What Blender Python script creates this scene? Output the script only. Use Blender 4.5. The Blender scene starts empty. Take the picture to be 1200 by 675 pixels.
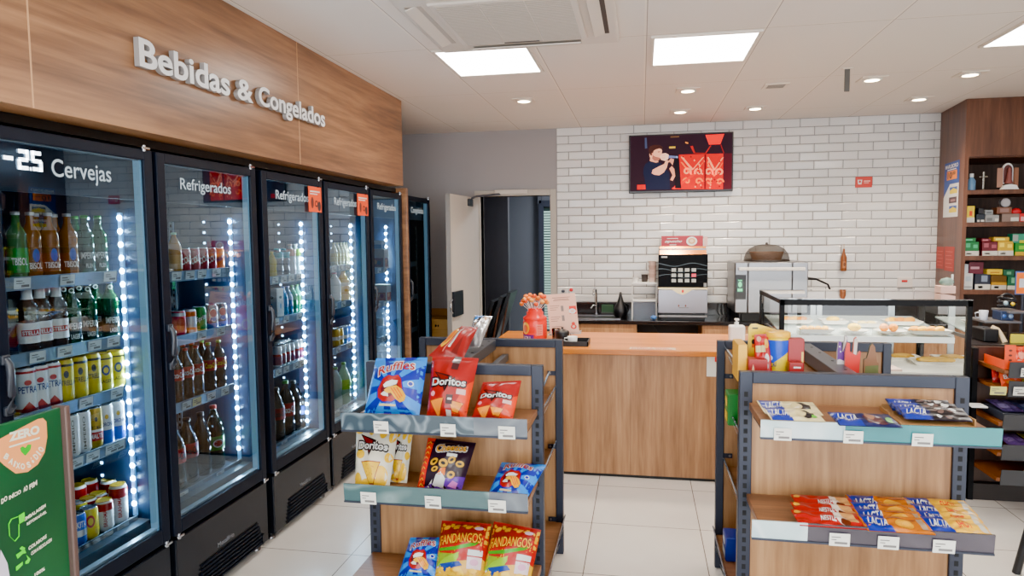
import bpy, bmesh, math, random
from mathutils import Vector, Matrix
from mathutils.geometry import tessellate_polygon
random.seed(7)
PI = math.pi
scene = bpy.context.scene
C = scene.collection

# ------------------------------------------------------------------ camera (solved from the vanishing points of the photo)
FPX, YAW, PITCH, ROLL, CAMZ = 802.6, .18677, .07371, -.01063, 1.62
_cy, _sy, _cp, _sp = math.cos(YAW), math.sin(YAW), math.cos(PITCH), math.sin(PITCH)
FWD = Vector((-_sy*_cp, _cy*_cp, -_sp))
_r0 = Vector((_cy, _sy, 0)); _u0 = _r0.cross(FWD)
RGT = _r0*math.cos(ROLL) + _u0*math.sin(ROLL)
UPV = _u0*math.cos(ROLL) - _r0*math.sin(ROLL)
CAM = Vector((0, 0, CAMZ))
cam_data = bpy.data.cameras.new('camera'); cam = bpy.data.objects.new('camera', cam_data); C.objects.link(cam)
cam_data.sensor_width = 36; cam_data.lens = FPX/1200*36; cam_data.clip_start = .05
cam.matrix_world = Matrix(((RGT.x, UPV.x, -FWD.x, 0), (RGT.y, UPV.y, -FWD.y, 0), (RGT.z, UPV.z, -FWD.z, CAMZ), (0, 0, 0, 1)))
scene.camera = cam

def _ray(x, y): return FWD + RGT*((x-600)/FPX) - UPV*((y-337.5)/FPX)
def at_y(x, y, Y): d = _ray(x, y); return CAM + d*(Y/d.y)
def at_x(x, y, X): d = _ray(x, y); return CAM + d*(X/d.x)
def at_z(x, y, Z): d = _ray(x, y); return CAM + d*((Z-CAMZ)/d.z)
def solve_y(px, X, Z):            # Y of the point with this X and Z that is seen at column px
    k = (px-600)/FPX
    a = RGT.y - k*FWD.y; b = (RGT - FWD*k).x*X + (RGT - FWD*k).z*(Z-CAMZ)
    return -b/a

# ------------------------------------------------------------------ materials
def s2l(c):
    c = c/255.0
    return c/12.92 if c <= .04045 else ((c+.055)/1.055)**2.4
SAT = 1.28
def rgb(c):
    v = [s2l(x) for x in c]; y = .2126*v[0]+.7152*v[1]+.0722*v[2]
    return tuple(min(1., max(0.002, y+(x-y)*SAT)) for x in v)+(1,)
_MC = {}
def mat(c, rough=.5, metal=0., emit=0., spec=.5, coat=0., name=None):
    key = (tuple(c), rough, metal, emit, spec, coat)
    if key in _MC: return _MC[key]
    m = bpy.data.materials.new(name or 'surface_%02x%02x%02x' % tuple(int(v) for v in c)); m.use_nodes = True
    b = m.node_tree.nodes['Principled BSDF']
    b.inputs['Base Color'].default_value = rgb(c); b.inputs['Roughness'].default_value = rough
    b.inputs['Metallic'].default_value = metal; b.inputs['Specular IOR Level'].default_value = spec
    b.inputs['Coat Weight'].default_value = coat; b.inputs['Coat Roughness'].default_value = .08
    if emit:
        b.inputs['Emission Color'].default_value = rgb(c); b.inputs['Emission Strength'].default_value = emit
    _MC[key] = m
    return m
class NT:
    def __init__(s, name):
        s.m = bpy.data.materials.new(name); s.m.use_nodes = True; s.t = s.m.node_tree
        s.b = s.t.nodes['Principled BSDF']; s.out = s.t.nodes['Material Output']
    def n(s, typ, **kw):
        o = s.t.nodes.new(typ)
        for k, v in kw.items():
            if k.startswith('i_'): o.inputs[k[2:].replace('_', ' ')].default_value = v
            else: setattr(o, k, v)
        return o
    def l(s, a, b): s.t.links.new(a, b)
    def coords(s, scale=(1, 1, 1), loc=(0, 0, 0), rot=(0, 0, 0)):
        g = s.n('ShaderNodeNewGeometry'); mp = s.n('ShaderNodeMapping')
        mp.inputs['Scale'].default_value = scale; mp.inputs['Location'].default_value = loc; mp.inputs['Rotation'].default_value = rot
        s.l(g.outputs['Position'], mp.inputs['Vector']); return mp.outputs['Vector']
    def ramp(s, fac, stops):
        r = s.n('ShaderNodeValToRGB'); e = r.color_ramp.elements
        while len(e) < len(stops): e.new(.5)
        for i, (p, c) in enumerate(stops): e[i].position = p; e[i].color = rgb(c)
        s.l(fac, r.inputs['Fac']); return r.outputs['Color']
    def mth(s, op, a, b=None):
        o = s.n('ShaderNodeMath', operation=op)
        for i, v in enumerate((a, b)):
            if v is None: continue
            if isinstance(v, (int, float)): o.inputs[i].default_value = v
            else: s.l(v, o.inputs[i])
        return o.outputs[0]
    def mix(s, fac, a, b):
        o = s.n('ShaderNodeMix', data_type='RGBA')
        if isinstance(fac, (int, float)): o.inputs[0].default_value = fac
        else: s.l(fac, o.inputs[0])
        for i, v in ((6, a), (7, b)):
            if isinstance(v, tuple): o.inputs[i].default_value = rgb(v)
            else: s.l(v, o.inputs[i])
        return o.outputs[2]

def wood(name, dark, mid, light, scale, rough=.45, coat=0.):
    """wood laminate: long fibres along the axis whose scale is small"""
    k = NT(name)
    v = k.coords(scale)
    n1 = k.n('ShaderNodeTexNoise', i_Scale=1.0, i_Detail=5., i_Roughness=.6, i_Distortion=.6); k.l(v, n1.inputs['Vector'])
    v2 = k.coords(tuple(x*5 for x in scale), (3.1, 1.7, 2.2))
    n2 = k.n('ShaderNodeTexNoise', i_Scale=1.0, i_Detail=3., i_Roughness=.55); k.l(v2, n2.inputs['Vector'])
    f = k.mth('ADD', k.mth('MULTIPLY', n1.outputs['Fac'], .68), k.mth('MULTIPLY', n2.outputs['Fac'], .32))
    global SAT
    keep, SAT = SAT, 1.2 if name != 'wood_countertop' else 1.28
    c = k.ramp(f, [(.36, dark), (.5, mid), (.64, light)]); SAT = keep
    k.l(c, k.b.inputs['Base Color']); k.b.inputs['Roughness'].default_value = rough; k.b.inputs['Coat Weight'].default_value = coat
    bp = k.n('ShaderNodeBump', i_Strength=.08, i_Distance=.002); k.l(f, bp.inputs['Height']); k.l(bp.outputs[0], k.b.inputs['Normal'])
    return k.m
M = {}
M['fascia_wood'] = wood('wood_fascia', (98, 70, 52), (132, 97, 73), (164, 125, 95), (3, .55, 9), .32)
M['counter_wood'] = wood('wood_counter', (128, 92, 64), (158, 120, 88), (180, 142, 108), (11, 3, .8), .42)
M['top_wood'] = wood('wood_countertop', (170, 104, 58), (194, 126, 72), (208, 144, 88), (.9, 12, 9), .3)
M['panel_wood'] = wood('wood_gondola', (128, 94, 66), (156, 119, 86), (178, 142, 106), (10, 9, .7), .45)
M['shelf_wood'] = wood('wood_shelf', (108, 74, 52), (134, 95, 68), (154, 113, 84), (.9, 12, 9), .38)
M['cab_wood'] = wood('wood_cabinet', (70, 44, 34), (90, 58, 44), (108, 73, 56), (9, 9, .8), .4)
M['dark_wood'] = wood('wood_dark', (44, 31, 26), (60, 43, 36), (74, 54, 45), (10, 10, .7), .45)
M['iron'] = mat((40, 44, 56), .45, .2, name='graphite_steel')
M['iron_light'] = mat((84, 86, 92), .38, .5, name='grey_steel')
M['slot'] = mat((10, 11, 14), .8)
M['black'] = mat((13, 14, 18), .38, name='black_plastic')
M['fr_black'] = mat((14, 19, 30), .48, .0, spec=.22, name='fridge_black')
M['base_black'] = mat((24, 26, 31), .2, spec=.28, name='gloss_black')
M['deep_black'] = mat((6, 6, 8), .5)
M['chrome'] = mat((200, 202, 206), .14, 1., name='chrome')
M['steel'] = mat((136, 136, 138), .34, 1., name='brushed_steel')
M['white'] = mat((232, 230, 226), .45)
M['paper'] = mat((226, 224, 216), .6)
M['ink'] = mat((116, 114, 112), .7)
M['grey_rail'] = mat((120, 130, 140), .35, .3)
M['navy_in'] = mat((44, 62, 88), .4, name='cooler_liner')
M['spacer'] = mat((190, 205, 215), .25, .6, name='glass_spacer')

def glass_mat(name, tint=(1, 1, 1), ior=1.5, boost=1.0, rough=0.0, base=0.0, refl=(1, 1, 1)):
    k = NT(name); t = k.t; t.nodes.remove(k.b)
    tr = k.n('ShaderNodeBsdfTransparent'); tr.inputs[0].default_value = (*tint, 1)
    gl = k.n('ShaderNodeBsdfGlossy'); gl.inputs['Roughness'].default_value = rough; gl.inputs['Color'].default_value = (*refl, 1)
    fr = k.n('ShaderNodeFresnel'); fr.inputs['IOR'].default_value = ior
    f = k.mth('ADD', k.mth('MULTIPLY', fr.outputs[0], boost), base)
    mx = k.n('ShaderNodeMixShader'); k.l(f, mx.inputs[0]); k.l(tr.outputs[0], mx.inputs[1]); k.l(gl.outputs[0], mx.inputs[2])
    k.l(mx.outputs[0], k.out.inputs['Surface'])
    return k.m
M['door_glass'] = glass_mat('cooler_glass', (.80, .92, 1.0), 1.5, 2.1, 0.0, .01, (.60, .80, 1.0))
M['clear_glass'] = glass_mat('case_glass', (.95, .98, .97), 1.5, 1.0)
M['acrylic'] = glass_mat('clear_acrylic', (.92, .93, .95), 1.45, 1.2, .05, .02)

def thin_mat(name, c, alpha, rough=.1):
    k = NT(name); b = k.b; b.inputs['Base Color'].default_value = rgb(c); b.inputs['Roughness'].default_value = rough
    b.inputs['Alpha'].default_value = alpha
    return k.m

# ------------------------------------------------------------------ mesh builder
OFF = {}
class MB:
    def __init__(s): s.v, s.f, s.mi, s.sm, s.mats = [], [], [], [], []
    def idx(s, m):
        if m not in s.mats: s.mats.append(m)
        return s.mats.index(m)
    def add(s, vs, fs, m, smooth=False):
        o = len(s.v); i = s.idx(m)
        s.v += [tuple(p) for p in vs]
        for f in fs: s.f.append(tuple(a+o for a in f)); s.mi.append(i); s.sm.append(smooth)
        return s
    def box(s, x0, x1, y0, y1, z0, z1, m, bev=0.):
        if x0 > x1: x0, x1 = x1, x0
        if y0 > y1: y0, y1 = y1, y0
        if z0 > z1: z0, z1 = z1, z0
        if bev <= 0:
            vs = [(x, y, z) for x in (x0, x1) for y in (y0, y1) for z in (z0, z1)]
            return s.add(vs, [(0, 1, 3, 2), (4, 6, 7, 5), (0, 4, 5, 1), (2, 3, 7, 6), (0, 2, 6, 4), (1, 5, 7, 3)], m)
        bm = bmesh.new(); bmesh.ops.create_cube(bm, size=1)
        for v in bm.verts: v.co = Vector(((x0+x1)/2+v.co.x*(x1-x0), (y0+y1)/2+v.co.y*(y1-y0), (z0+z1)/2+v.co.z*(z1-z0)))
        bmesh.ops.bevel(bm, geom=list(bm.edges), offset=bev, segments=2, affect='EDGES', profile=.5)
        bm.verts.index_update()
        s.add([v.co.copy() for v in bm.verts], [[v.index for v in f.verts] for f in bm.faces], m); bm.free()
        return s
    def obox(s, c, ax, ay, az, hx, hy, hz, m):
        """oriented box: centre, three unit axes, half sizes"""
        c, ax, ay, az = Vector(c), Vector(ax).normalized(), Vector(ay).normalized(), Vector(az).normalized()
        vs = [c+ax*hx*i+ay*hy*j+az*hz*k for i in (-1, 1) for j in (-1, 1) for k in (-1, 1)]
        return s.add(vs, [(0, 1, 3, 2), (4, 6, 7, 5), (0, 4, 5, 1), (2, 3, 7, 6), (0, 2, 6, 4), (1, 5, 7, 3)], m)
    def lathe(s, prof, c, m, n=20, axis='z', smooth=True, cap=True):
        c = Vector(c); vs, fs = [], []
        for r, h in prof:
            for i in range(n):
                a = 2*PI*i/n; x, y = r*math.cos(a), r*math.sin(a)
                vs.append(c + (Vector((x, y, h)) if axis == 'z' else Vector((x, h, y)) if axis == 'y' else Vector((h, x, y))))
        for j in range(len(prof)-1):
            for i in range(n):
                a, b = j*n+i, j*n+(i+1) % n
                fs.append((a, b, b+n, a+n) if axis != 'y' else (a, a+n, b+n, b))
        s.add(vs, fs, m, smooth)
        if cap:
            for j in (0, len(prof)-1):
                if prof[j][0] > 1e-5: s.add(vs[j*n:(j+1)*n], [tuple(range(n))], m)
        return s
    def cyl(s, c, r, h, m, n=20, axis='z', r2=None):
        return s.lathe([(r, 0), (r if r2 is None else r2, h)], c, m, n, axis)
    def tube(s, pts, r, m, n=8, cap=True):
        pts = [Vector(p) for p in pts]; vs, fs = [], []
        for i, p in enumerate(pts):
            d = (pts[min(i+1, len(pts)-1)]-pts[max(i-1, 0)]).normalized()
            u = d.cross(Vector((0, 0, 1)))
            if u.length < .05: u = d.cross(Vector((1, 0, 0)))
            u.normalize(); w = d.cross(u)
            rr = r[i] if isinstance(r, (list, tuple)) else r
            for k in range(n):
                a = 2*PI*k/n; vs.append(p+u*math.cos(a)*rr+w*math.sin(a)*rr)
        for i in range(len(pts)-1):
            for k in range(n):
                a, b = i*n+k, i*n+(k+1) % n; fs.append((a, b, b+n, a+n))
        s.add(vs, fs, m, True)
        if cap: s.add(vs[:n], [tuple(range(n))], m); s.add(vs[-n:], [tuple(range(n))], m)
        return s
    def ball(s, c, r, m, n=12, sq=(1, 1, 1)):
        vs, fs = [], []; c = Vector(c); h = n//2
        for j in range(h+1):
            t = PI*j/h
            for i in range(n):
                a = 2*PI*i/n; vs.append(c+Vector((r*sq[0]*math.sin(t)*math.cos(a), r*sq[1]*math.sin(t)*math.sin(a), r*sq[2]*math.cos(t))))
        for j in range(h):
            for i in range(n):
                a, b = j*n+i, j*n+(i+1) % n; fs.append((a, a+n, b+n, b))
        return s.add(vs, fs, m, True)
    def tri2d(s, tris, fn, e, m, maxlen=None):
        st = list(tris); out = []
        while st:
            t = st.pop()
            if maxlen:
                d = [((t[i][0]-t[(i+1) % 3][0])**2+(t[i][1]-t[(i+1) % 3][1])**2) for i in range(3)]
                k = max(range(3), key=lambda i: d[i])
                if d[k] > maxlen*maxlen:
                    a, b, c = t[k], t[(k+1) % 3], t[(k+2) % 3]; h = ((a[0]+b[0])/2, (a[1]+b[1])/2)
                    st += [(a, h, c), (h, b, c)]; continue
            out.append(t)
        vs, fs, ix = [], [], {}
        for t in out:
            f = []
            for p in t:
                kk = (round(p[0], 6), round(p[1], 6))
                if kk not in ix: ix[kk] = len(vs); vs.append(fn(p[0], p[1], e))
                f.append(ix[kk])
            if len(set(f)) == 3: fs.append(tuple(f))
        return s.add(vs, fs, m, maxlen is not None)
    def poly(s, pts, fn, e, m, maxlen=None):
        pts = [tuple(p) for p in pts]
        a = sum(pts[i][0]*pts[(i+1) % len(pts)][1]-pts[(i+1) % len(pts)][0]*pts[i][1] for i in range(len(pts)))
        if a < 0: pts = pts[::-1]
        tri = tessellate_polygon([[Vector((p[0], p[1], 0)) for p in pts]])
        ts = []
        for t in tri:
            q = [pts[i] for i in t]
            ar = (q[1][0]-q[0][0])*(q[2][1]-q[0][1])-(q[2][0]-q[0][0])*(q[1][1]-q[0][1])
            ts.append(tuple(q) if ar > 0 else (q[0], q[2], q[1]))
        return s.tri2d(ts, fn, e, m, maxlen)
    def rect(s, u0, v0, u1, v1, fn, e, m, maxlen=None):
        return s.poly([(u0, v0), (u1, v0), (u1, v1), (u0, v1)], fn, e, m, maxlen)
    def ell(s, u, v, ru, rv, fn, e, m, maxlen=None, n=20, rot=0.):
        ca, sa = math.cos(rot), math.sin(rot)
        P = [(math.cos(2*PI*i/n)*ru, math.sin(2*PI*i/n)*rv) for i in range(n)]
        return s.poly([(u+x*ca-y*sa, v+x*sa+y*ca) for x, y in P], fn, e, m, maxlen)
    def text(s, body, fn, e, m, u, v, w, h, bold=0., rot=0., shear=0., maxlen=None, warp=None):
        """lettering fitted to a w x h box whose lower left corner is (u, v)"""
        V, F = text2d(body, bold)
        ca, sa = math.cos(rot), math.sin(rot); P = []
        for x, y in V:
            X, Y = x*w + shear*y*h, y*h
            if warp: Y += warp*h*(1-(2*x-1)**2)
            X -= w/2; Y -= h/2
            P.append((u+w/2+X*ca-Y*sa, v+h/2+X*sa+Y*ca))
        return s.tri2d([tuple(P[i] for i in f) for f in F], fn, e, m, maxlen)
    def prism(s, pts, o, U, V, N, th, m, ms=None):
        o, U, V, N = Vector(o), Vector(U), Vector(V), Vector(N).normalized()
        fn = lambda a, b, e: o+U*a+V*b+N*e
        s.poly(pts, fn, th, m); n = len(pts)
        s.add([fn(*p, 0) for p in pts], [tuple(range(n))[::-1]], ms or m)
        for i in range(n):
            j = (i+1) % n
            s.add([fn(*pts[i], 0), fn(*pts[j], 0), fn(*pts[j], th), fn(*pts[i], th)], [(0, 1, 2, 3)], ms or m)
        return s
    def build(s, name, parent=None, loc=None, fix=False):
        off = Vector(loc) if loc is not None else Vector(OFF.get(parent.name, (0, 0, 0))) if parent else Vector((0, 0, 0))
        me = bpy.data.meshes.new(name)
        me.from_pydata([(p[0]-off.x, p[1]-off.y, p[2]-off.z) for p in s.v], [], s.f)
        for m in s.mats: me.materials.append(m)
        me.polygons.foreach_set('material_index', s.mi); me.polygons.foreach_set('use_smooth', s.sm)
        if fix:
            bm = bmesh.new(); bm.from_mesh(me); bmesh.ops.recalc_face_normals(bm, faces=bm.faces); bm.to_mesh(me); bm.free()
        me.update()
        o = bpy.data.objects.new(name, me); C.objects.link(o)
        if parent: o.parent = parent; OFF[o.name] = tuple(off)
        else: o.location = off; OFF[o.name] = tuple(off)
        return o
_TC = {}
def text2d(body, bold=0.):
    """letter triangles of the built-in font, scaled to the unit square"""
    key = (body, bold)
    if key in _TC: return _TC[key]
    cu = bpy.data.curves.new('lettering', 'FONT'); cu.body = body; cu.offset = bold; cu.resolution_u = 4
    o = bpy.data.objects.new('lettering', cu); C.objects.link(o)
    dg = bpy.context.evaluated_depsgraph_get(); me = bpy.data.meshes.new_from_object(o.evaluated_get(dg))
    V = [(v.co.x, v.co.y) for v in me.vertices]; F = []
    for p in me.polygons:
        q = list(p.vertices)
        for i in range(1, len(q)-1):
            t = (q[0], q[i], q[i+1]); a, b, c = (V[k] for k in t)
            F.append(t if (b[0]-a[0])*(c[1]-a[1])-(c[0]-a[0])*(b[1]-a[1]) > 0 else (t[0], t[2], t[1]))
    x0, x1 = min(v[0] for v in V), max(v[0] for v in V); y0, y1 = min(v[1] for v in V), max(v[1] for v in V)
    V = [((x-x0)/(x1-x0), (y-y0)/(y1-y0)) for x, y in V]
    bpy.data.objects.remove(o); bpy.data.curves.remove(cu); bpy.data.meshes.remove(me)
    _TC[key] = (V, F); return _TC[key]
def plane(o, U, V):
    o, U, V = Vector(o), Vector(U), Vector(V); N = U.cross(V).normalized()
    return lambda u, v, e: o+U*u+V*v+N*e
def around(c, r, z0, z1, th0, span):
    """u runs round a cylinder of radius r, v from z0 to z1"""
    return lambda u, v, e: Vector((c[0]+(r+e)*math.cos(th0+(u-.5)*span), c[1]+(r+e)*math.sin(th0+(u-.5)*span), c[2]+z0+(z1-z0)*v))

def tag(o, label, cat, group=None):
    o['label'] = label; o['category'] = cat
    if group: o['group'] = group
    return o
def thing(name, label, cat, loc, group=None):
    o = bpy.data.objects.new(name, None); C.objects.link(o); o.location = loc; o.empty_display_size = .1
    OFF[o.name] = tuple(loc); return tag(o, label, cat, group)
def struct(name, mb, fix=False):
    o = mb.build(name, fix=fix); o['kind'] = 'structure'; return o
def dup(root, loc, label=None, group=None, rz=0.):
    r = root.copy(); C.objects.link(r); r.location = loc; r.rotation_euler = (0, 0, rz)
    if label: r['label'] = label
    if group: r['group'] = group
    for ch in list(root.children):
        c = ch.copy(); C.objects.link(c); c.parent = r
        for g in list(ch.children):
            d = g.copy(); C.objects.link(d); d.parent = c
    return r
ORD = ['first', 'second', 'third', 'fourth', 'fifth', 'sixth', 'seventh', 'eighth', 'ninth', 'tenth']
# ================================================================== the room
YB, XL, XR, YF, ZC = 6.9, -2.72, 4.3, -2.2, 2.70
# floor: polished cream tiles
k = NT('porcelain_floor')
v = k.coords((1, 1, 1), (.2705+.0, -3.2, 0))
sx = k.n('ShaderNodeSeparateXYZ'); k.l(v, sx.inputs[0])
def near_line(k, val, pitch, w):
    f = k.mth('FRACT', k.mth('ADD', k.mth('DIVIDE', val, pitch), .5))
    return k.mth('LESS_THAN', k.mth('ABSOLUTE', k.mth('SUBTRACT', f, .5)), w/pitch/2)
ln = k.mth('MAXIMUM', near_line(k, sx.outputs[0], .595, .0045), near_line(k, sx.outputs[1], .594, .0045))
nz = k.n('ShaderNodeTexNoise', i_Scale=2.2, i_Detail=4.); k.l(v, nz.inputs['Vector'])
c = k.mix(ln, k.ramp(nz.outputs['Fac'], [(.3, (212, 207, 201)), (.7, (222, 218, 212))]), (96, 88, 80))
k.l(c, k.b.inputs['Base Color']); k.b.inputs['Roughness'].default_value = .24; k.b.inputs['Specular IOR Level'].default_value = .45
M['floor'] = k.m
struct('floor', MB().box(XL, XR, YF, 10.2, -.1, 0, M['floor']))
# ceiling: lay-in panels
k = NT('ceiling_panels')
v = k.coords((1, 1, 1), (-.018, -3.85, 0)); sx = k.n('ShaderNodeSeparateXYZ'); k.l(v, sx.inputs[0])
lx = near_line(k, sx.outputs[0], .6165, .010); ly = near_line(k, sx.outputs[1], 1.25, .010)
nz = k.n('ShaderNodeTexNoise', i_Scale=90., i_Detail=2.); k.l(v, nz.inputs['Vector'])
nb = k.n('ShaderNodeTexNoise', i_Scale=.9, i_Detail=2.); k.l(v, nb.inputs['Vector'])
pc = k.mix(nb.outputs['Fac'], (226, 220, 214), (233, 227, 221))
c = k.mix(k.mth('MAXIMUM', lx, ly), pc, (240, 233, 224))
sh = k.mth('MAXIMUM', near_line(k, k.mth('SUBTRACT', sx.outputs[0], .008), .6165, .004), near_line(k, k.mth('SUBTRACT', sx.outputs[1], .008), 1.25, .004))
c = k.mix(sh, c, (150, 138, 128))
k.l(c, k.b.inputs['Base Color']); k.b.inputs['Roughness'].default_value = .7
bp = k.n('ShaderNodeBump', i_Strength=.06, i_Distance=.002); k.l(nz.outputs['Fac'], bp.inputs['Height']); k.l(bp.outputs[0], k.b.inputs['Normal'])
M['ceiling'] = k.m
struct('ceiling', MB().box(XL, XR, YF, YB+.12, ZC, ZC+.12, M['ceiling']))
# white metro tiles, dark joints
k = NT('metro_tiles')
g = k.n('ShaderNodeNewGeometry'); sp = k.n('ShaderNodeSeparateXYZ'); k.l(g.outputs['Position'], sp.inputs[0])
cb = k.n('ShaderNodeCombineXYZ'); k.l(k.mth('ADD', sp.outputs[0], .072+2.56), cb.inputs[0]); k.l(k.mth('SUBTRACT', sp.outputs[2], 2.70-.079*40), cb.inputs[1])
def brick(mortar, smooth):
    b = k.n('ShaderNodeTexBrick', offset=.5, squash=1.0); b.inputs['Scale'].default_value = 1.0
    b.inputs['Brick Width'].default_value = .2556; b.inputs['Row Height'].default_value = .079; b.inputs['Mortar Size'].default_value = mortar
    b.inputs['Mortar Smooth'].default_value = smooth; b.inputs['Bias'].default_value = 0
    b.inputs['Color1'].default_value = (0, 0, 0, 1); b.inputs['Color2'].default_value = (1, 1, 1, 1); b.inputs['Mortar'].default_value = (.5, .5, .5, 1)
    k.l(cb.outputs[0], b.inputs['Vector']); return b
b1 = brick(.0022, .1); b2 = brick(.012, 1.0)
c = k.mix(b1.outputs['Fac'], k.mix(b1.outputs['Color'], (220, 219, 218), (230, 229, 228)), (86, 85, 86))
k.l(c, k.b.inputs['Base Color'])
k.l(k.mth('ADD', k.mth('MULTIPLY', b1.outputs['Fac'], .6), .14), k.b.inputs['Roughness'])
hgt = k.mth('SUBTRACT', 1.0, b2.outputs['Fac'])
bp = k.n('ShaderNodeBump', i_Strength=.75, i_Distance=.006); k.l(hgt, bp.inputs['Height'])
# each tile sits at a slightly different angle
vm = k.n('ShaderNodeTexWhiteNoise', noise_dimensions='3D'); k.l(b1.outputs['Color'], vm.inputs['Vector'])
vs = k.n('ShaderNodeVectorMath', operation='SUBTRACT'); k.l(vm.outputs['Color'], vs.inputs[0]); vs.inputs[1].default_value = (.5, .5, .5)
vk = k.n('ShaderNodeVectorMath', operation='SCALE'); k.l(vs.outputs[0], vk.inputs[0]); vk.inputs['Scale'].default_value = .085
va = k.n('ShaderNodeVectorMath', operation='ADD'); k.l(vk.outputs[0], va.inputs[0]); k.l(bp.outputs[0], va.inputs[1])
vn = k.n('ShaderNodeVectorMath', operation='NORMALIZE'); k.l(va.outputs[0], vn.inputs[0]); k.l(vn.outputs[0], k.b.inputs['Normal'])
M['tiles'] = k.m
M['grey_wall'] = mat((156, 152, 152), .7, name='grey_paint')
M['side_wall'] = mat((196, 190, 184), .7, name='pale_paint')
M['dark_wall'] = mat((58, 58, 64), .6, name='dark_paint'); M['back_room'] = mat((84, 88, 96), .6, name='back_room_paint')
# back wall with the door opening, tiled right of it
DX0, DX1, DZ = -1.62, -.90, 2.04
mb = MB(); gw = M['grey_wall']
mb.box(XL, DX0, YB, YB+.12, 0, ZC, gw); mb.box(DX0, DX1, YB, YB+.12, DZ, ZC, gw); mb.box(DX1, -.83, YB, YB+.12, 0, ZC, gw)
mb.box(-.83, XR, YB-.012, YB+.12, 0, ZC, M['tiles'])
struct('wall_back', mb)
struct('wall_left', MB().box(XL-.1, XL, YF, YB+.12, 0, ZC, M['grey_wall']))
struct('wall_right', MB().box(XR, XR+.1, YF, YB+.12, 0, ZC, M['side_wall']))
# front wall behind the camera: a wide glazed shop front
mb = MB(); mb.box(XL, -1.9, YF-.1, YF, 0, ZC, M['side_wall']); mb.box(XR-.5, XR, YF-.1, YF, 0, ZC, M['side_wall']); mb.box(-1.9, XR-.5, YF-.1, YF, 2.45, ZC, M['side_wall'])
for x in (-1.9, -.5, .95, 2.4, 3.75): mb.box(x, x+.05, YF-.09, YF-.03, 0, 2.45, M['iron'])
struct('wall_front', mb)
# room behind the door
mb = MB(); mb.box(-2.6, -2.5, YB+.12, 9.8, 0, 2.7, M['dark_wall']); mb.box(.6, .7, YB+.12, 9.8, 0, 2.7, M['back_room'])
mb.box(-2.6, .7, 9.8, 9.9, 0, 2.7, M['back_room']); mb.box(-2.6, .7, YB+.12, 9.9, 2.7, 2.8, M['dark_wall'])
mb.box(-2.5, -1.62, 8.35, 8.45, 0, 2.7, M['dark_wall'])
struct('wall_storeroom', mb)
# door frame and open leaf
fm = mat((176, 170, 162), .5, name='door_frame_paint'); mb = MB()
for a, b in ((DX0-.06, DX0), (DX1, DX1+.06)): mb.box(a, b, YB-.03, YB+.13, 0, DZ+.06, fm, .004)
mb.box(DX0, DX1, YB-.03, YB+.13, DZ, DZ+.06, fm, .004)
struct('trim_1', mb)
d = thing('door_1', 'grey white service door standing open beside the dark doorway', 'door', (DX0, YB-.04, 0)); d['kind'] = 'structure'
lf = mat((190, 184, 177), .5, name='door_leaf_paint'); px = DX0-.035
V = Vector((-.06, -.86, 0)).normalized(); W = Vector((0, 0, 1)); U = V.cross(W)
def door_box(mb, a, b, z0, z1, t0, t1, m):
    o = Vector((px, YB-.045, 0)); c0 = o+V*((a+b)/2)+W*((z0+z1)/2)+U*((t0+t1)/2)
    mb.obox(c0, V, W, U, abs(b-a)/2, abs(z1-z0)/2, abs(t1-t0)/2, m)
mb = MB(); door_box(mb, 0, .86, .01, 2.02, -.02, .02, lf); mb.build('door_panel', d)
mb = MB(); door_box(mb, .852, .862, .01, 2.02, -.021, .021, mat((150, 146, 142), .4, .4)); mb.build('edge_strip', d)
for s in (-1,):
    mb = MB(); door_box(mb, .59, .845, .90, 1.13, s*.02, s*.045, M['black']); lk = mb.build('lock_box', d)
    mb = MB(); o = Vector((px, YB-.045, 0)); P = [o+V*.86+W*z+U*(s*.03)+V*dx for z, dx in ((.94, 0), (.96, .04), (1.0, .05), (1.04, .04), (1.06, 0))]
    mb.tube(P, .008, M['chrome'], 8); mb.build('handle', d)
cl = thing('door_closer', 'small grey arm door closer above the dark doorway', 'door closer', (-1.3, YB-.06, 2.1))
mb = MB(); mb.box(-1.46, -1.12, YB-.075, YB-.03, 2.055, 2.10, mat((196, 190, 182), .4), .006); mb.build('body', cl)
MB().tube([(-1.4, YB-.06, 2.06), (-1.62, YB-.2, 2.03), (-1.68, YB-.33, 1.99)], .012, M['iron_light'], 6).build('arm', cl)
MB().box(-1.70, -1.64, YB-.40, YB-.24, 1.93, 2.0, M['black'], .005).build('bracket', cl)
# storeroom window with blind
w = thing('window_1', 'tall storeroom window with dark frame and pale blind slats', 'window', (-.9, 9.75, 0)); w['kind'] = 'structure'
a0, a1 = at_y(632, 248, 9.75), at_y(660, 248, 9.75)
mb = MB(); mb.box(a0.x, a0.x+.07, 9.68, 9.8, 0, 2.1, M['iron']); mb.box(a0.x, a1.x+.3, 9.70, 9.8, 2.05, 2.14, M['iron']); mb.build('window_frame', w)
mb = MB(); sk = mat((150, 176, 168), .5, emit=.55)  # the blind's lit look is put in as a faint glow
for i in range(46):
    z = .3+i*.037; mb.box(a0.x+.07, a1.x+.3, 9.72, 9.735, z, z+.022, sk)
mb.box(a0.x+.07, a1.x+.3, 9.745, 9.75, .3, 2.05, mat((20, 40, 38), .5)); mb.build('blind', w)
MB().box(-1.45, -1.40, 9.7, 9.8, 0, 2.3, mat((70, 74, 82), .5)).build('post', w)
L = bpy.data.lights.new('storeroom_fill_light', 'AREA'); L.size = .6; L.energy = 55; L.color = (.95, .97, 1.0); lo = bpy.data.objects.new('storeroom_fill_light', L); C.objects.link(lo); lo.location = (-.4, 8.6, 2.68)  # unseen lamp added to brighten the storeroom
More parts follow.
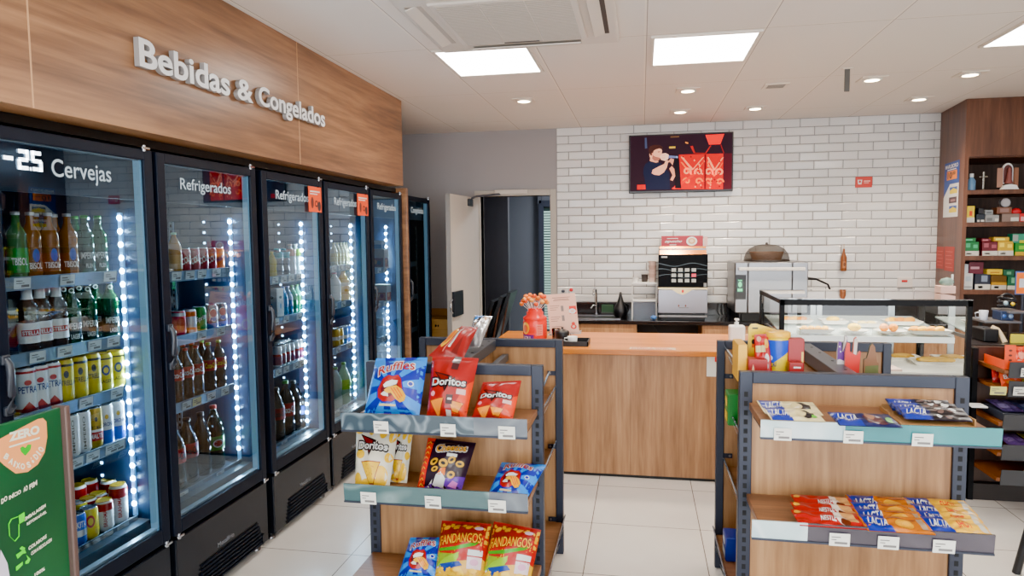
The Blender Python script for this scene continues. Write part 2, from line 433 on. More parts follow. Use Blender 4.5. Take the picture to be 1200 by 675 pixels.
# folded tables leaning behind the door
for i, (x, lab) in enumerate(((582, 'dark folded panel leaning in the doorway, nearest the door leaf'), (592, 'dark folded panel leaning in the doorway, middle one'), (601, 'dark folded panel leaning in the doorway, tallest and farthest right'))):
    p = at_y(x, 350-i*5, 7.6+i*.12); t = thing('folded_table', lab, 'folded table', (p.x, p.y, 0), 'folded panels leaning in the storeroom')
    A = Vector((.34, 0, p.z-.02)); 
    MB().obox((p.x-.17, p.y, p.z/2), A, (0, 1, 0), Vector((0, 1, 0)).cross(A), A.length/2, .22, .02, M['black']).build('tabletop', t)
    MB().tube([(p.x-.2, p.y-.2, .02), (p.x-.02, p.y-.2, p.z*.9)], .012, M['cab_wood'], 6).build('leg', t)
b = at_y(606, 385, 7.35)
tag(MB().obox((b.x, b.y, .35), (.5, 0, 1), (0, 1, 0), (1, 0, -.5), .4, .16, .012, mat((70, 66, 62), .6)).build('leaning_board', loc=(b.x, b.y, 0)), 'dull grey board leaning in the doorway before the folded panels', 'board')

# ================================================================== lights in the ceiling
M['panel_on'] = mat((255, 250, 244), .5, emit=13.0, name='lit_diffuser')
M['fixture'] = mat((222, 214, 204), .4)
def ceiling_light(x0, x1, y0, y1, label):
    t = thing('ceiling_light', label, 'ceiling light', ((x0+x1)/2, (y0+y1)/2, ZC), 'square ceiling light panels')
    mb = MB()
    for a in ((x0-.02, x1+.02, y0-.02, y0), (x0-.02, x1+.02, y1, y1+.02), (x0-.02, x0, y0, y1), (x1, x1+.02, y0, y1)): mb.box(*a, ZC-.012, ZC-.0005, M['fixture'])
    mb.build('frame', t)
    MB().box(x0, x1, y0, y1, ZC-.008, ZC-.0005, M['panel_on']).build('diffuser', t)
ceiling_light(-1.175, -.645, 3.90, 4.49, 'lit white ceiling panel beside the air conditioner')
ceiling_light(.07, .61, 3.90, 4.49, 'lit white ceiling panel right of the air conditioner, in line with the television')
ceiling_light(1.94, 2.48, 3.90, 4.49, 'lit white ceiling panel cut by the right edge of the photo')
for x, y in ((-1.17, .6), (.65, .6), (2.5, .6), (-1.17, -1.1), (.65, -1.1), (2.5, -1.1)):
    ceiling_light(x, x+.54, y, y+.59, 'lit white ceiling panel over the shop behind the viewer')
M['lamp_on'] = mat((255, 226, 186), .5, emit=30.0, name='lit_lamp')
DL = [((614, 117), 'small recessed spotlight nearest the grey wall'), ((806, 105), 'recessed spotlight just behind the middle light panel'), ((797, 130), 'recessed spotlight nearest the wall above the television'),
      ((885, 126), 'recessed spotlight near the tiled wall right of the television'), ((909, 100), 'unlit square recessed fitting between the spotlights'), ((1022, 92), 'large recessed spotlight right of the hanging dark bracket'),
      ((1077, 115), 'recessed spotlight near the corner of the wooden cabinet'), ((1137, 86), 'recessed spotlight above the wooden cabinet front, farthest right')]
for i, (p, lab) in enumerate(DL):
    q = at_z(*p, ZC); t = thing('downlight', lab, 'downlight', (q.x, q.y, ZC), 'recessed ceiling spotlights'); s = .085
    MB().box(q.x-s, q.x+s, q.y-s, q.y+s, ZC-.008, ZC-.0005, M['fixture'], .002).build('trim_plate', t)
    if i != 4:
        MB().lathe([(.06, -.004), (.062, -.012), (.05, -.016), (.048, -.010)], (q.x, q.y, ZC), M['white'], 20).build('ring', t)
        MB().cyl((q.x, q.y, ZC-.0145), .045, .004, M['lamp_on'], 20).build('bulb', t)
        L = bpy.data.lights.new('downlight_beam', 'SPOT'); L.energy = 60; L.color = (1, .82, .63); L.spot_size = 2.1; L.spot_blend = .9; L.shadow_soft_size = .05
        lo = bpy.data.objects.new('downlight_beam', L); C.objects.link(lo); lo.location = (q.x, q.y, ZC-.03)
    else:
        mb = MB()
        for j in range(5): mb.box(q.x-.06, q.x+.06, q.y-.055+j*.024, q.y-.043+j*.024, ZC-.0095, ZC-.0075, M['ink'])
        mb.build('grille', t)
p = at_z(993, 80, ZC); t = thing('hanging_bracket', 'slim dark grey plate hanging from the ceiling', 'bracket', (p.x, p.y, ZC))
MB().box(p.x-.016, p.x+.016, p.y-.006, p.y+.006, ZC-.15, ZC-.001, mat((74, 70, 66), .5), .002).build('plate', t)
MB().box(p.x-.03, p.x+.03, p.y-.02, p.y+.02, ZC-.006, ZC-.0005, M['fixture']).build('ceiling_clip', t)
# air conditioner cassette
ac = thing('air_conditioner', 'white square cassette air conditioner in the ceiling', 'air conditioner', (-.61, 3.35, ZC)); aw = mat((214, 206, 198), .4, name='ac_white')
x0, x1, y0, y1 = -1.11, -.12, 2.86, 3.86
mb = MB(); mb.box(x0, x1, y0, y1, ZC-.03, ZC-.0005, aw, .012)
mb.box(x0+.16, x1-.16, y0+.16, y1-.16, ZC-.045, ZC-.028, aw, .008); mb.build('panel', ac)
mb = MB(); gl = mat((176, 168, 160), .5)
for i in range(34):
    y = y0+.19+i*.0185; mb.box(x0+.19, x1-.19, y, y+.006, ZC-.0475, ZC-.0445, gl)
for x in (x0+.39, x1-.39): mb.box(x-.003, x+.003, y0+.19, y1-.19, ZC-.048, ZC-.044, aw)
mb.build('intake_grille', ac)
for (a, b, c2, d2) in ((x0+.045, x0+.125, y0+.2, y1-.2), (x1-.125, x1-.045, y0+.2, y1-.2), (x0+.2, x1-.2, y0+.045, y0+.125), (x0+.2, x1-.2, y1-.125, y1-.045)):
    mb = MB(); mb.box(a, b, c2, d2, ZC-.0325, ZC-.029, mat((60, 54, 52), .6) if a > x1-.2 else gl); sl = mb.build('air_slot', ac)
    mb = MB()
    if b-a < .1: mb.obox(((a+b)/2-.008, (c2+d2)/2, ZC-.038), (0, 1, 0), (1, 0, .35), (-.35, 0, 1), (d2-c2)/2, .03, .003, aw)
    else: mb.obox(((a+b)/2, (c2+d2)/2-.008, ZC-.038), (1, 0, 0), (0, 1, .35), (0, -.35, 1), (b-a)/2, .03, .003, aw)
    mb.build('louver', sl)
MB().box(-.72, -.53, y1-.20, y1-.19, ZC-.0485, ZC-.044, mat((50, 46, 46), .5)).build('display_strip', ac)

# ================================================================== fascia sign over the coolers
FX = -1.855
struct('trim_2', MB().box(XL, FX, YF, 5.22, 2.035, ZC-.001, M['fascia_wood'], .002))
mb = MB()
for y in (.15, 1.85, 3.55): mb.box(FX, FX+.0006, y-.003, y+.003, 2.036, ZC-.002, mat((196, 160, 128), .5))
struct('trim_3', mb)
struct('trim_4', MB().box(XL, -1.985, YF, 5.40, 2.0, 2.034, M['deep_black']))
struct('trim_5', MB().box(XL, -1.90, 5.415, 5.455, 0, 2.034, M['fascia_wood'], .002))
sg = thing('sign_lettering', 'raised white letters reading Bebidas & Congelados on the wood fascia', 'sign', (FX, 3.05, 2.3))
sw = mat((236, 236, 236), .35, name='sign_face'); se = mat((150, 146, 144), .5, name='sign_edge')
def raised(word, y0, y1, z0, z1, bold, name):
    cu = bpy.data.curves.new('lettering', 'FONT'); cu.body = word; cu.offset = bold; cu.extrude = .06; cu.resolution_u = 5
    o = bpy.data.objects.new('lettering', cu); C.objects.link(o)
    me = bpy.data.meshes.new_from_object(o.evaluated_get(bpy.context.evaluated_depsgraph_get()))
    X0, X1 = min(v.co.x for v in me.vertices), max(v.co.x for v in me.vertices); Y0, Y1 = min(v.co.y for v in me.vertices), max(v.co.y for v in me.vertices)
    mb = MB(); vs = [(FX+.004+(.022 if v.co.z > 0 else 0), y0+(v.co.x-X0)/(X1-X0)*(y1-y0), z0+(v.co.y-Y0)/(Y1-Y0)*(z1-z0)) for v in me.vertices]
    for p in me.polygons: mb.add([vs[i] for i in p.vertices], [tuple(range(len(p.vertices)))], sw if p.normal.z > .5 else se)
    bpy.data.objects.remove(o); mb.build(name, sg)
raised('Bebidas', 2.295, 2.865, 2.268, 2.375, .022, 'word'); raised('&', 2.925, 3.055, 2.272, 2.368, .022, 'word'); raised('Congelados', 3.105, 3.815, 2.249, 2.372, .022, 'word')
# ================================================================== upright glass-door coolers
M['led'] = mat((196, 228, 255), .4, emit=240.0, name='led_dot'); M['led_reflection'] = mat((190, 222, 255), .4, emit=9.0, name='led_reflection_dot'); M['led_bar'] = mat((120, 165, 205), .4, emit=.45, name='led_bar')
M['led_glow'] = mat((150, 190, 215), .3, emit=.22)
M['etch'] = mat((170, 184, 192), .5, emit=.25, name='door_lettering'); M['display'] = mat((240, 246, 250), .4, emit=3.0, name='display_digit')
M['tag'] = mat((214, 220, 218), .55, name='price_tag'); M['tag_y'] = mat((226, 222, 176), .55)
M['header'] = mat((52, 58, 68), .35, name='cooler_header')
FR = [(1.735, .735), (2.487, .735), (3.27, .695), (3.987, .712), (4.725, .668), (5.52, .63)]
SHELF = [[1.495, 1.239, 1.032, .821, .476], [1.474, 1.184, .882, .47], [1.404, 1.168, .876, .44], [1.432, 1.18, .875, .44], [1.381, 1.107, .827, .55], [1.4, 1.1, .8, .45]]
FN = ['first', 'second', 'third', 'fourth', 'fifth', 'sixth']
FLAB = ['black glass-door cooler of beers showing -25, leftmost of the row', 'black glass-door cooler second from the left, red and green capped bottles inside',
        'black glass-door cooler third from the left, orange sticker on its door', 'black glass-door cooler fourth from the left, orange sticker, green bottles at the bottom',
        'black glass-door cooler fifth from the left, beside the wooden end panel', 'black glass-door cooler standing alone past the wooden end panel']
TAGS = [[(25, 78, 128), (43, 75, 110, 132), (100, 136), (88, 108, 130, 138), (92, 101, 112, 125, 144)], [(206, 222, 236, 253), (236, 258), (218, 230, 247, 263), (215, 258)],
        [(322, 332, 341, 350), (323, 335, 350), (326, 335, 346, 353), (333, 350, 356)], [(391, 399, 407), (392, 402), (396, 408), (395, 405)], [(444, 451), (443, 451), (449,), (446,)], []]
SEG = {'2': 'abged', '5': 'afgcd', '-': 'g'}
def seven(mb, ch, fn, u, w, v0, v1):
    h = v1-v0; t = .012
    S = {'a': (u+.1*w, v1-t, u+.9*w, v1), 'g': (u+.1*w, v0+h/2-t/2, u+.9*w, v0+h/2+t/2), 'd': (u+.1*w, v0, u+.9*w, v0+t),
         'f': (u, v0+h/2, u+t, v1), 'b': (u+w-t, v0+h/2, u+w, v1), 'e': (u, v0, u+t, v0+h/2), 'c': (u+w-t, v0, u+w, v0+h/2)}
    for q in SEG[ch]: mb.rect(*S[q], fn, .001, M['display'])
def cooler(i):
    Y0, W = FR[i]; Y1 = Y0+W; XF = -1.93; XB = -2.66
    r = thing('beverage_cooler', FLAB[i], 'cooler', (XF, Y0, 0), 'upright beverage coolers along the left wall')
    k = M['fr_black']; n = M['navy_in']
    mb = MB(); mb.box(XB, -1.98, Y0, Y0+.03, .05, 1.99, k); mb.box(XB, -1.98, Y1-.03, Y1, .05, 1.99, k); mb.box(XB, -1.98, Y0+.03, Y1-.03, 1.94, 1.99, k); mb.box(XB, XB+.03, Y0+.03, Y1-.03, .05, 1.94, k)
    mb.box(XB+.03, XB+.034, Y0+.03, Y1-.03, .40, 1.94, n); mb.box(XB+.034, -1.985, Y0+.03, Y0+.034, .40, 1.94, n); mb.box(XB+.034, -1.985, Y1-.034, Y1-.03, .40, 1.94, n)
    mb.box(XB+.03, -1.98, Y0+.03, Y1-.03, .05, .40, k); mb.build('cabinet', r)
    # header panel behind the glass
    MB().box(-2.0, -1.988, Y0+.034, Y1-.034, 1.785, 1.94, M['header']).build('header_panel', r)
    # door
    dmb = MB(); fr = .048
    for a in ((Y0+.004, Y0+.004+fr, .374, 1.982), (Y1-.004-fr, Y1-.004, .374, 1.982), (Y0+.05, Y1-.05, 1.94, 1.982), (Y0+.05, Y1-.05, .374, .436)):
        dmb.box(-1.976, XF, *a, k, .004)
    d = dmb.build('door', r); g0, g1 = Y0+.052, Y1-.052
    mb = MB(); sp = M['spacer']
    mb.box(-1.972, -1.944, g1-.012, g1, .436, 1.94, M['led_glow'])  # LED light on this bead is put in as emission
    for a in ((g0, g0+.008, .436, 1.94), (g0, g1, .436, .446), (g0, g1, 1.936, 1.94)): mb.box(-1.972, -1.944, *a, sp)
    mb.build('glazing_bead', d)
    MB().add([(-1.942, g0, .437), (-1.942, g1, .437), (-1.942, g1, 1.939), (-1.942, g0, 1.939)], [(0, 1, 2, 3)], M['door_glass']).build('glass', d)
    hy = Y0+.028; hz = M['black'] if False else mat((40, 44, 52), .32)
    mb = MB(); mb.box(XF, XF+.012, hy-.014, hy+.014, 1.085, 1.115, hz, .003); mb.box(XF, XF+.012, hy-.014, hy+.014, 1.245, 1.275, hz, .003)
    mb.tube([(XF+.006, hy, 1.10), (XF+.020, hy, 1.115), (XF+.022, hy, 1.15), (XF+.022, hy, 1.21), (XF+.020, hy, 1.245), (XF+.006, hy, 1.26)], .0115, hz, 8); mb.build('handle', d)
    fn = plane((-1.9395, Y0, 0), (0, 1, 0), (0, 0, 1))
    mb = MB()
    if i == 0:
        md = MB()
        mb.text('Cervejas', fn, .0006, M['etch'], .255, 1.822, .262, .078, .006)
        for ch, u in (('-', .075), ('2', .128), ('5', .178)): seven(md, ch, fn, u, .042, 1.852, 1.916)
        md.rect(.171, 1.852, .177, 1.862, fn, .001, M['display']); md.build('temperature_display', d)
    elif i < 5:
        w = (.368, .37, .35, .385)[i-1]; mb.text('Refrigerados', fn, .0006, M['etch'], .155, 1.826, w, .064, .006)
    else: mb.text('Congelados', fn, .0006, M['etch'], .12, 1.826, .34, .064, .006)
    mb.build('lettering', d)
    if i in (2, 3):
        fn2 = plane((-1.929, Y1-.19 if i == 2 else Y1-.215, 1.785), (0, 1, 0), (0, 0, 1)); mb = MB(); o = mat((226, 96, 62), .5); wq = .165 if i == 2 else .19
        mb.rect(0, 0, wq, .15, fn2, .0, o); mb.rect(.02, .118, wq-.02, .126, fn2, .0006, M['white']); mb.rect(.02, .104, wq-.05, .11, fn2, .0006, M['white'])
        mb.ell(wq*.28, .055, .018, .034, fn2, .0006, mat((96, 44, 40), .5)); mb.ell(wq*.6, .05, .02, .02, fn2, .0006, mat((60, 34, 36), .5)); mb.ell(wq*.82, .036, .022, .03, fn2, .0006, mat((58, 40, 44), .5))
        mb.ell(wq*.6, .05, .011, .011, fn2, .001, o)
        mb.build('sticker', d)
    for z, yy in ((1.986, Y1-.05), (.368, Y1-.03), (.368, Y0+.03)):
        mb = MB(); mb.box(-1.97, XF+.012, yy-.022, yy+.022, z-.005, z+.005, M['chrome'], .002); mb.cyl((XF, yy, z-.012), .008, .024, M['chrome'], 10); mb.build('hinge', r)
    # base with sloped grille
    mb = MB(); b = M['base_black']; mb.box(XB, XF, Y0+.008, Y1-.008, .04, .358, b, .006); base = mb.build('base_panel', r)
    fb = plane((XF, Y0, 0), (0, 1, 0), (0, 0, 1)); mb = MB()
    ya, yb = .165, W-.115
    mb.poly([(ya-.04, .045), (yb+.055, .045), (yb, .182), (ya, .182)], fb, .001, M['deep_black'])
    for j in range(7):
        z = .052+j*.019; t0 = (z-.045)/.137; mb.box(XF+.001, XF+.010, Y0+ya-.04+.04*t0+.006, Y0+yb+.055-.055*t0-.006, z, z+.008, k)
    mb.box(XF, XF+.012, Y0+yb+.03, Y0+yb+.05, .05, .10, b); mb.build('grille', base)
    MB().text('Metalfrio', fb, .0012, mat((120, 122, 128), .4), .29, .196, .13, .022, .004).build('lettering', base)
    for yy in (Y0+.05, Y1-.05):
        for xx in (XF-.05, XB+.05): MB().lathe([(.022, 0), (.022, .012), (.012, .014), (.012, .042)], (xx, yy, 0), M['steel'], 12).build('foot', r)
    # inside: shelves with price rails, LED strip, shelf ladder
    for j, z in enumerate(SHELF[i]):
        deck = j == len(SHELF[i])-1; y0, y1 = Y0+.045, Y0+.045+ (W-.14 if not deck else W-.09)
        mb = MB(); grid = mat((96, 108, 122), .4, .4)
        if deck: mb.box(XB+.035, -1.995, Y0+.036, Y1-.036, z-.06, z-.004, mat((46, 54, 64), .3))
        else:
            for q in range(15): yy = y0+.01+q*(y1-y0-.02)/14; mb.box(XB+.04, -2.05, yy-.0025, yy+.0025, z-.009, z-.003, grid)
            for xx in (XB+.05, -2.3, -2.07): mb.box(xx-.004, xx+.004, y0, y1, z-.014, z-.008, grid)
        s = mb.build('shelf', r)
        if deck:
            mb = MB(); mb.box(-2.052, -2.046, y0, y1, z-.004, z+.014, M['grey_rail']); rz0, rz1, rx, tilt = z-.016, z+.014, -2.045, 0
        else:
            mb = MB(); mb.obox((-2.045, (y0+y1)/2, z-.012), (0, 1, 0), (0.12, 0, 1), (1, 0, -.12), (y1-y0)/2, .023, .004, M['grey_rail']); rz0, rz1, rx = z-.033, z+.010, -2.0405
        mb.build('price_rail', s)
        for q, pxx in enumerate(TAGS[i][j] if j < len(TAGS[i]) else ()):
            yy = solve_y(pxx, rx, z); tw = .032 if i < 3 else .036
            if not (y0+tw < yy < y1): yy = min(max(yy, y0+tw+.004), y1-tw-.004)
            ft = plane((rx, yy-tw, rz0+.004), (0, 1, 0), (.10 if not deck else 0, 0, 1)); mb = MB()
            m = M['tag_y'] if (i, j, q) in ((1, 2, 1),) else M['tag']
            mb.rect(0, 0, 2*tw, rz1-rz0-.006, ft, .002, m)
            for a, b, c, e in ((.12, .66, .5, .76), (.12, .46, .6, .54), (.42, .14, .9, .36)): mb.rect(a*2*tw, b*(rz1-rz0-.006), c*2*tw, e*(rz1-rz0-.006), ft, .0026, M['ink'])
            mb.build('price_tag', s)
    yl = Y1-.036; zt, zb = 1.715, SHELF[i][-1]+.03
    mb = MB(); mb.box(-2.068, -2.052, yl-.010, yl, zb-.02, zt+.02, M['led_bar'] if i < 5 else M['spacer'])
    nled = int((zt-zb)/.0535)
    for q in range(nled+1):
        z = zt-q*.0535; mb.lathe([(.0105, 0), (.0075, -.004), (0, -.006)], (-2.06, yl-.0095, z), M['led'] if i < 5 else M['spacer'], 10, 'y')
    mb.build('led_strip', r)
    if i == 5: return r
    mb = MB()
    for q in range(nled+1):
        z = zt-q*.0535; mb.box(-2.219, -2.209, Y1-.0365, Y1-.0345, z-.0045, z+.0045, M['led_reflection'])
    mb.build('led_reflection_row', r)  # small glowing dots stand for LED reflections between the glass panes
    mb = MB(); lm = mat((120, 136, 148), .4, .5)
    for xx in (-2.40,):
        mb.box(xx-.012, xx+.012, Y1-.042, Y1-.034, .5, 1.72, lm)
        for q in range(40): mb.box(xx-.004, xx+.004, Y1-.0435, Y1-.0415, .52+q*.03, .535+q*.03, M['slot'])
    mb.build('shelf_ladder', r)
    return r
for i in range(6): cooler(i)

# ------------------------------------------------------------------ drinks
def g_bottle(c, rough=.08): return thin_mat('bottle_%02x%02x%02x' % c, c, .82, rough)
CLR = {}
def gm(c):
    if c not in CLR: CLR[c] = g_bottle(c)
    return CLR[c]
TH = -.55
PROTO = {}
def mk_bottle(name, kind, label, cat, h, r, glass, capm, lab=None, neck=.36, group=None, capname='cap', extra=None, texts=(), foil=None):
    t = thing(name, label, cat, (0, 0, 0), group)
    p = [(r*.9, 0), (r, .006), (r, h*(1-neck)-.0), (r*.93, h*(1-neck)+h*.05), (r*.55, h*(1-neck)+h*.14), (r*.42, h*(1-neck)+h*.2), (r*.40, h*.955), (r*.36, h*.96)]
    if kind == 'pet': p = [(r*.8, 0), (r, .012), (r*.97, h*.22), (r*.90, h*.34), (r*.97, h*.44), (r*.97, h*.60), (r*.98, h*.64), (r*.72, h*.76), (r*.36, h*.88), (r*.30, h*.93), (r*.30, h*.95)]
    MB().lathe(p, (0, 0, 0), glass, 18).build('bottle_body', t)
    cr = r*.42 if kind != 'pet' else r*.36
    if foil:
        MB().lathe([(r*.80, h*.62), (r*.60, h*.74), (r*.50, h*.82), (r*.46, h*.995), (0, h)], (0, 0, 0), foil, 18).build('foil', t)
    else: MB().lathe([(cr, h*.945), (cr*1.05, h*.955), (cr*1.02, h*.995), (0, h)], (0, 0, 0), capm, 16).build(capname, t)
    if lab:
        z0, z1, m = lab; mb = MB(); mb.lathe([(r*1.004+.0006, h*z0), (r*1.004+.0006, h*z1)], (0, 0, 0), m, 18, cap=False)
        for (tx, tm, u0, v0, w_, h_) in texts: mb.text(tx, around((0, 0, 0), r*1.004+.0006, h*z0, h*z1, TH, 2.0), .0008, tm, u0, v0, w_, h_, .015, maxlen=.12)
        if extra: extra(mb, r, h, z0, z1)
        mb.build('label', t)
    return t
def mk_can(label, cat, h, r, m, bands=(), texts=(), extra=None, group=None, lid=None):
    t = thing('drink_can', label, cat, (0, 0, 0), group); mb = MB()
    mb.lathe([(r*.78, 0), (r*.86, .003), (r, .012), (r, h-.014), (r*.86, h-.003)], (0, 0, 0), m, 20, cap=False)
    for z0, z1, bm_ in bands: mb.lathe([(r+.0006, h*z0), (r+.0006, h*z1)], (0, 0, 0), bm_, 20, cap=False)
    fn = around((0, 0, 0), r+.0012, 0, h, TH, 2.0)
    for (tx, tm, u0, v0, w_, h_, rot) in texts: mb.text(tx, fn, .0002, tm, u0, v0, w_, h_, .015, rot=rot, maxlen=.12)
    if extra: extra(mb, fn)
    mb.build('can_body', t)
    mb = MB(); al = lid or mat((188, 190, 192), .25, .9); mb.lathe([(r*.86, h-.003), (r*.88, h), (r*.80, h), (r*.76, h-.005), (0, h-.005)], (0, 0, 0), al, 20); mb.ell(0, 0, r*.3, r*.18, lambda u, v, e: Vector((u, v, h-.003+e)), 0, al); mb.build('lid', t)
    return t
red, wht, yel, blk = mat((164, 14, 32), .3), mat((232, 232, 230), .35), mat((222, 200, 40), .3), mat((22, 22, 24), .35)
blue, dblue, green, orange, gold = mat((34, 86, 176), .3), mat((26, 46, 110), .3), mat((34, 140, 66), .3), mat((224, 118, 52), .3), mat((190, 156, 84), .3, .4)
teal, pink, cyanm, silver, maroon = mat((80, 172, 186), .35), mat((206, 66, 92), .3), mat((96, 160, 200), .3), mat((196, 198, 200), .3, .5), mat((112, 30, 42), .35)
amber, dkgreen, cola, clear = gm((150, 96, 44)), gm((36, 84, 52)), thin_mat('cola', (15, 9, 9), .96, .08), thin_mat('clear_bottle', (196, 210, 216), .35, .05)
palegreen, brown = gm((84, 120, 80)), gm((70, 44, 26))
K = {}
K['amber'] = ('amber beer bottle with blue print', mk_bottle('beer_bottle', 'g', 'x', 'bottle', .232, .031, amber, silver, (.10, .46, thin_mat('amber_label', (146, 104, 60), .6)), texts=(('TBISOL', wht, .12, .12, .76, .26),), extra=lambda mb, r, h, a, b: mb.ell(.6, .68, .17, .28, around((0, 0, 0), r+.001, h*a, h*b, TH, 2.0), .0008, blue, .2)))
K['pale'] = ('clear green-labelled beer bottle', mk_bottle('beer_bottle', 'g', 'x', 'bottle', .232, .031, palegreen, silver, (.10, .46, green), texts=(('TBISOL', wht, .12, .3, .76, .3),)))
K['emerald'] = ('green beer bottle with white lettering', mk_bottle('beer_bottle', 'g', 'x', 'bottle', .228, .030, dkgreen, green, (.08, .44, gm((34, 66, 52))), texts=(('IMPERIO', wht, .1, .52, .8, .3), ('PILSEN', wht, .35, .1, .4, .2))))
K['foil'] = ('brown beer bottle with white foil neck', mk_bottle('beer_bottle', 'g', 'x', 'bottle', .236, .034, brown, wht, (.14, .44, wht), foil=wht, texts=(), extra=lambda mb, r, h, a, b: [mb.rect(.08, .36, .92, .66, around((0, 0, 0), r+.001, h*a, h*b, TH, 2.0), .0008, red, .2), mb.text('STELLA', around((0, 0, 0), r+.001, h*a, h*b, TH, 2.0), .0016, wht, .14, .41, .72, .2, .02, maxlen=.12)]))
K['bluecap'] = ('green beer bottle with ringed neck', mk_bottle('beer_bottle', 'g', 'x', 'bottle', .228, .031, dkgreen, blue, (.06, .44, gm((30, 54, 48))), texts=(('IMPERIO', wht, .08, .5, .84, .28), ('LAGER', wht, .3, .08, .46, .2)), extra=lambda mb, r, h, a, b: [mb.ell(.5, .5, .34, .5, around((0, 0, 0), r*.44, h*.84, h*.92, TH, 2.0), .001, wht, .3), mb.ell(.5, .5, .18, .3, around((0, 0, 0), r*.44, h*.84, h*.92, TH, 2.0), .0018, dkgreen, .3)]))
K['petra'] = ('white beer can with red rim', mk_can('x', 'can', .157, .033, wht, ((.88, .93, red), (.02, .10, maroon)), (('PETRA', dblue, .06, .45, .88, .15, 0),), lambda mb, fn: [mb.poly([(.2, .1), (.8, .1), (.5, .26)], fn, .0002, red, .2), mb.ell(.5, .68, .16, .06, fn, .0003, red, .2)]))
K['estrella'] = ('tall yellow beer can with black lettering', mk_can('x', 'can', .157, .033, yel, ((.84, .90, blk),), (('ESTRELLA', blk, .05, .40, .9, .12, 0),), lambda mb, fn: mb.ell(.5, .66, .12, .09, fn, .0002, blk, .2), lid=gold))
K['emblem'] = ('yellow beer can with round emblem', mk_can('x', 'can', .148, .033, yel, ((.84, .88, blk),), (('LAGER', blk, .2, .22, .6, .09, 0),), lambda mb, fn: [mb.ell(.5, .56, .22, .14, fn, .0002, dblue, .2), mb.ell(.5, .56, .13, .08, fn, .0006, yel, .2)], lid=gold))
K['whitecan'] = ('tall white beer can with grey lettering', mk_can('x', 'can', .157, .031, wht, (), (('IMPERIO', mat((110, 110, 104), .5), .1, .42, .8, .14, 1.57),)))
K['goldcan'] = ('gold beer can with broad red band', mk_can('x', 'can', .157, .031, gold, ((.18, .40, red), (.40, .46, wht)), (('PURO MALTE', blk, .1, .47, .8, .09, 0), ('MALTE', wht, .15, .24, .7, .12, 0)), lambda mb, fn: mb.ell(.5, .72, .08, .06, fn, .0004, blk, .2)))
K['skycan'] = ('white and blue beer can', mk_can('x', 'can', .157, .033, wht, ((.02, .36, blue),), (('CORONA', dblue, .1, .46, .8, .1, 0),), lambda mb, fn: mb.ell(.5, .7, .1, .06, fn, .0004, gold, .2)))
K['bluecan'] = ('short blue and silver can', mk_can('x', 'can', .122, .033, blue, ((.3, .5, silver),), (('SUKITA', wht, .1, .58, .8, .2, 0),)))
K['yellowcan'] = ('short yellow can with red round mark', mk_can('x', 'can', .122, .033, yel, (), (), lambda mb, fn: [mb.ell(.45, .6, .22, .2, fn, .0002, red, .2), mb.ell(.45, .6, .13, .12, fn, .0008, yel, .2)]))
def redwhite(h, lab): return (lab, mk_can('x', 'can', h, .033, wht, ((.68, .92, red),), (('BRAHMA', red, .12, .34, .55, .2, 1.57),), None, None, gold))
K['redshort'] = redwhite(.122, 'short red and white can'); K['redtall'] = redwhite(.157, 'tall red and white can')
K['cokecan'] = ('small dark red soda can', mk_can('x', 'can', .112, .028, mat((150, 26, 44), .3), (), (('COLA', wht, .1, .4, .8, .26, .3),)))
K['pinkcan'] = ('red and pink soda can', mk_can('x', 'can', .116, .031, pink, ((.78, .92, silver),), (), lambda mb, fn: mb.ell(.5, .48, .3, .28, fn, .0002, red, .2)))
K['orangecan'] = ('orange soda can with blue lettering', mk_can('x', 'can', .112, .028, orange, (), (('FANTA', dblue, .15, .4, .7, .22, .2),)))
K['orangeband'] = ('orange and silver soda can', mk_can('x', 'can', .116, .031, silver, ((.70, .90, orange), (.03, .25, orange)), ()))
K['sprite'] = ('green soda can with white lettering', mk_can('x', 'can', .12, .032, green, ((.05, .1, yel),), (('Sprite', wht, .1, .4, .8, .26, .2),)))
K['pepsi'] = ('dark blue soda can with red mark', mk_can('x', 'can', .12, .033, mat((20, 28, 58), .3), ((.05, .25, blue),), (('PEPSI', wht, .2, .36, .6, .12, 0),), lambda mb, fn: [mb.ell(.5, .58, .3, .28, fn, .0001, wht, .2), mb.ell(.5, .66, .26, .17, fn, .0006, red, .2), mb.ell(.5, .42, .22, .1, fn, .0006, blue, .2)]))
K['energy'] = ('slim silver and red energy drink can', mk_can('x', 'can', .125, .027, silver, ((.1, .5, mat((120, 50, 80), .3)), (.5, .6, red)), ()))
K['coke'] = ('cola bottle with red cap', mk_bottle('soda_bottle', 'pet', 'x', 'bottle', .238, .033, cola, red, (.42, .64, red), texts=(('Coca-Cola', wht, .06, .26, .88, .5),)))
K['cokegreen'] = ('red-labelled soda bottle with green cap', mk_bottle('soda_bottle', 'pet', 'x', 'bottle', .238, .033, cola, green, (.42, .64, red), texts=(('Coca-Cola', yel, .06, .26, .88, .5),)))
K['bigcoke'] = ('large cola bottle with red label', mk_bottle('soda_bottle', 'pet', 'x', 'bottle', .31, .047, cola, mat((36, 20, 20), .3), (.40, .62, red), texts=(('Coca-Cola', blk, .06, .26, .88, .5),)))
K['bigdark'] = ('large dark unlabelled soda bottle', mk_bottle('soda_bottle', 'pet', 'x', 'bottle', .31, .046, cola, blk))
K['guarana'] = ('large dark soda bottle with green label', mk_bottle('soda_bottle', 'pet', 'x', 'bottle', .32, .048, gm((18, 34, 24)), red, (.30, .52, green), extra=lambda mb, r, h, a, b: [mb.ell(.5, .5, .28, .3, around((0, 0, 0), r+.001, h*a, h*b, TH, 2.0), .0008, wht, .2), mb.ell(.5, .5, .22, .22, around((0, 0, 0), r+.001, h*a, h*b, TH, 2.0), .0014, red, .2)]))
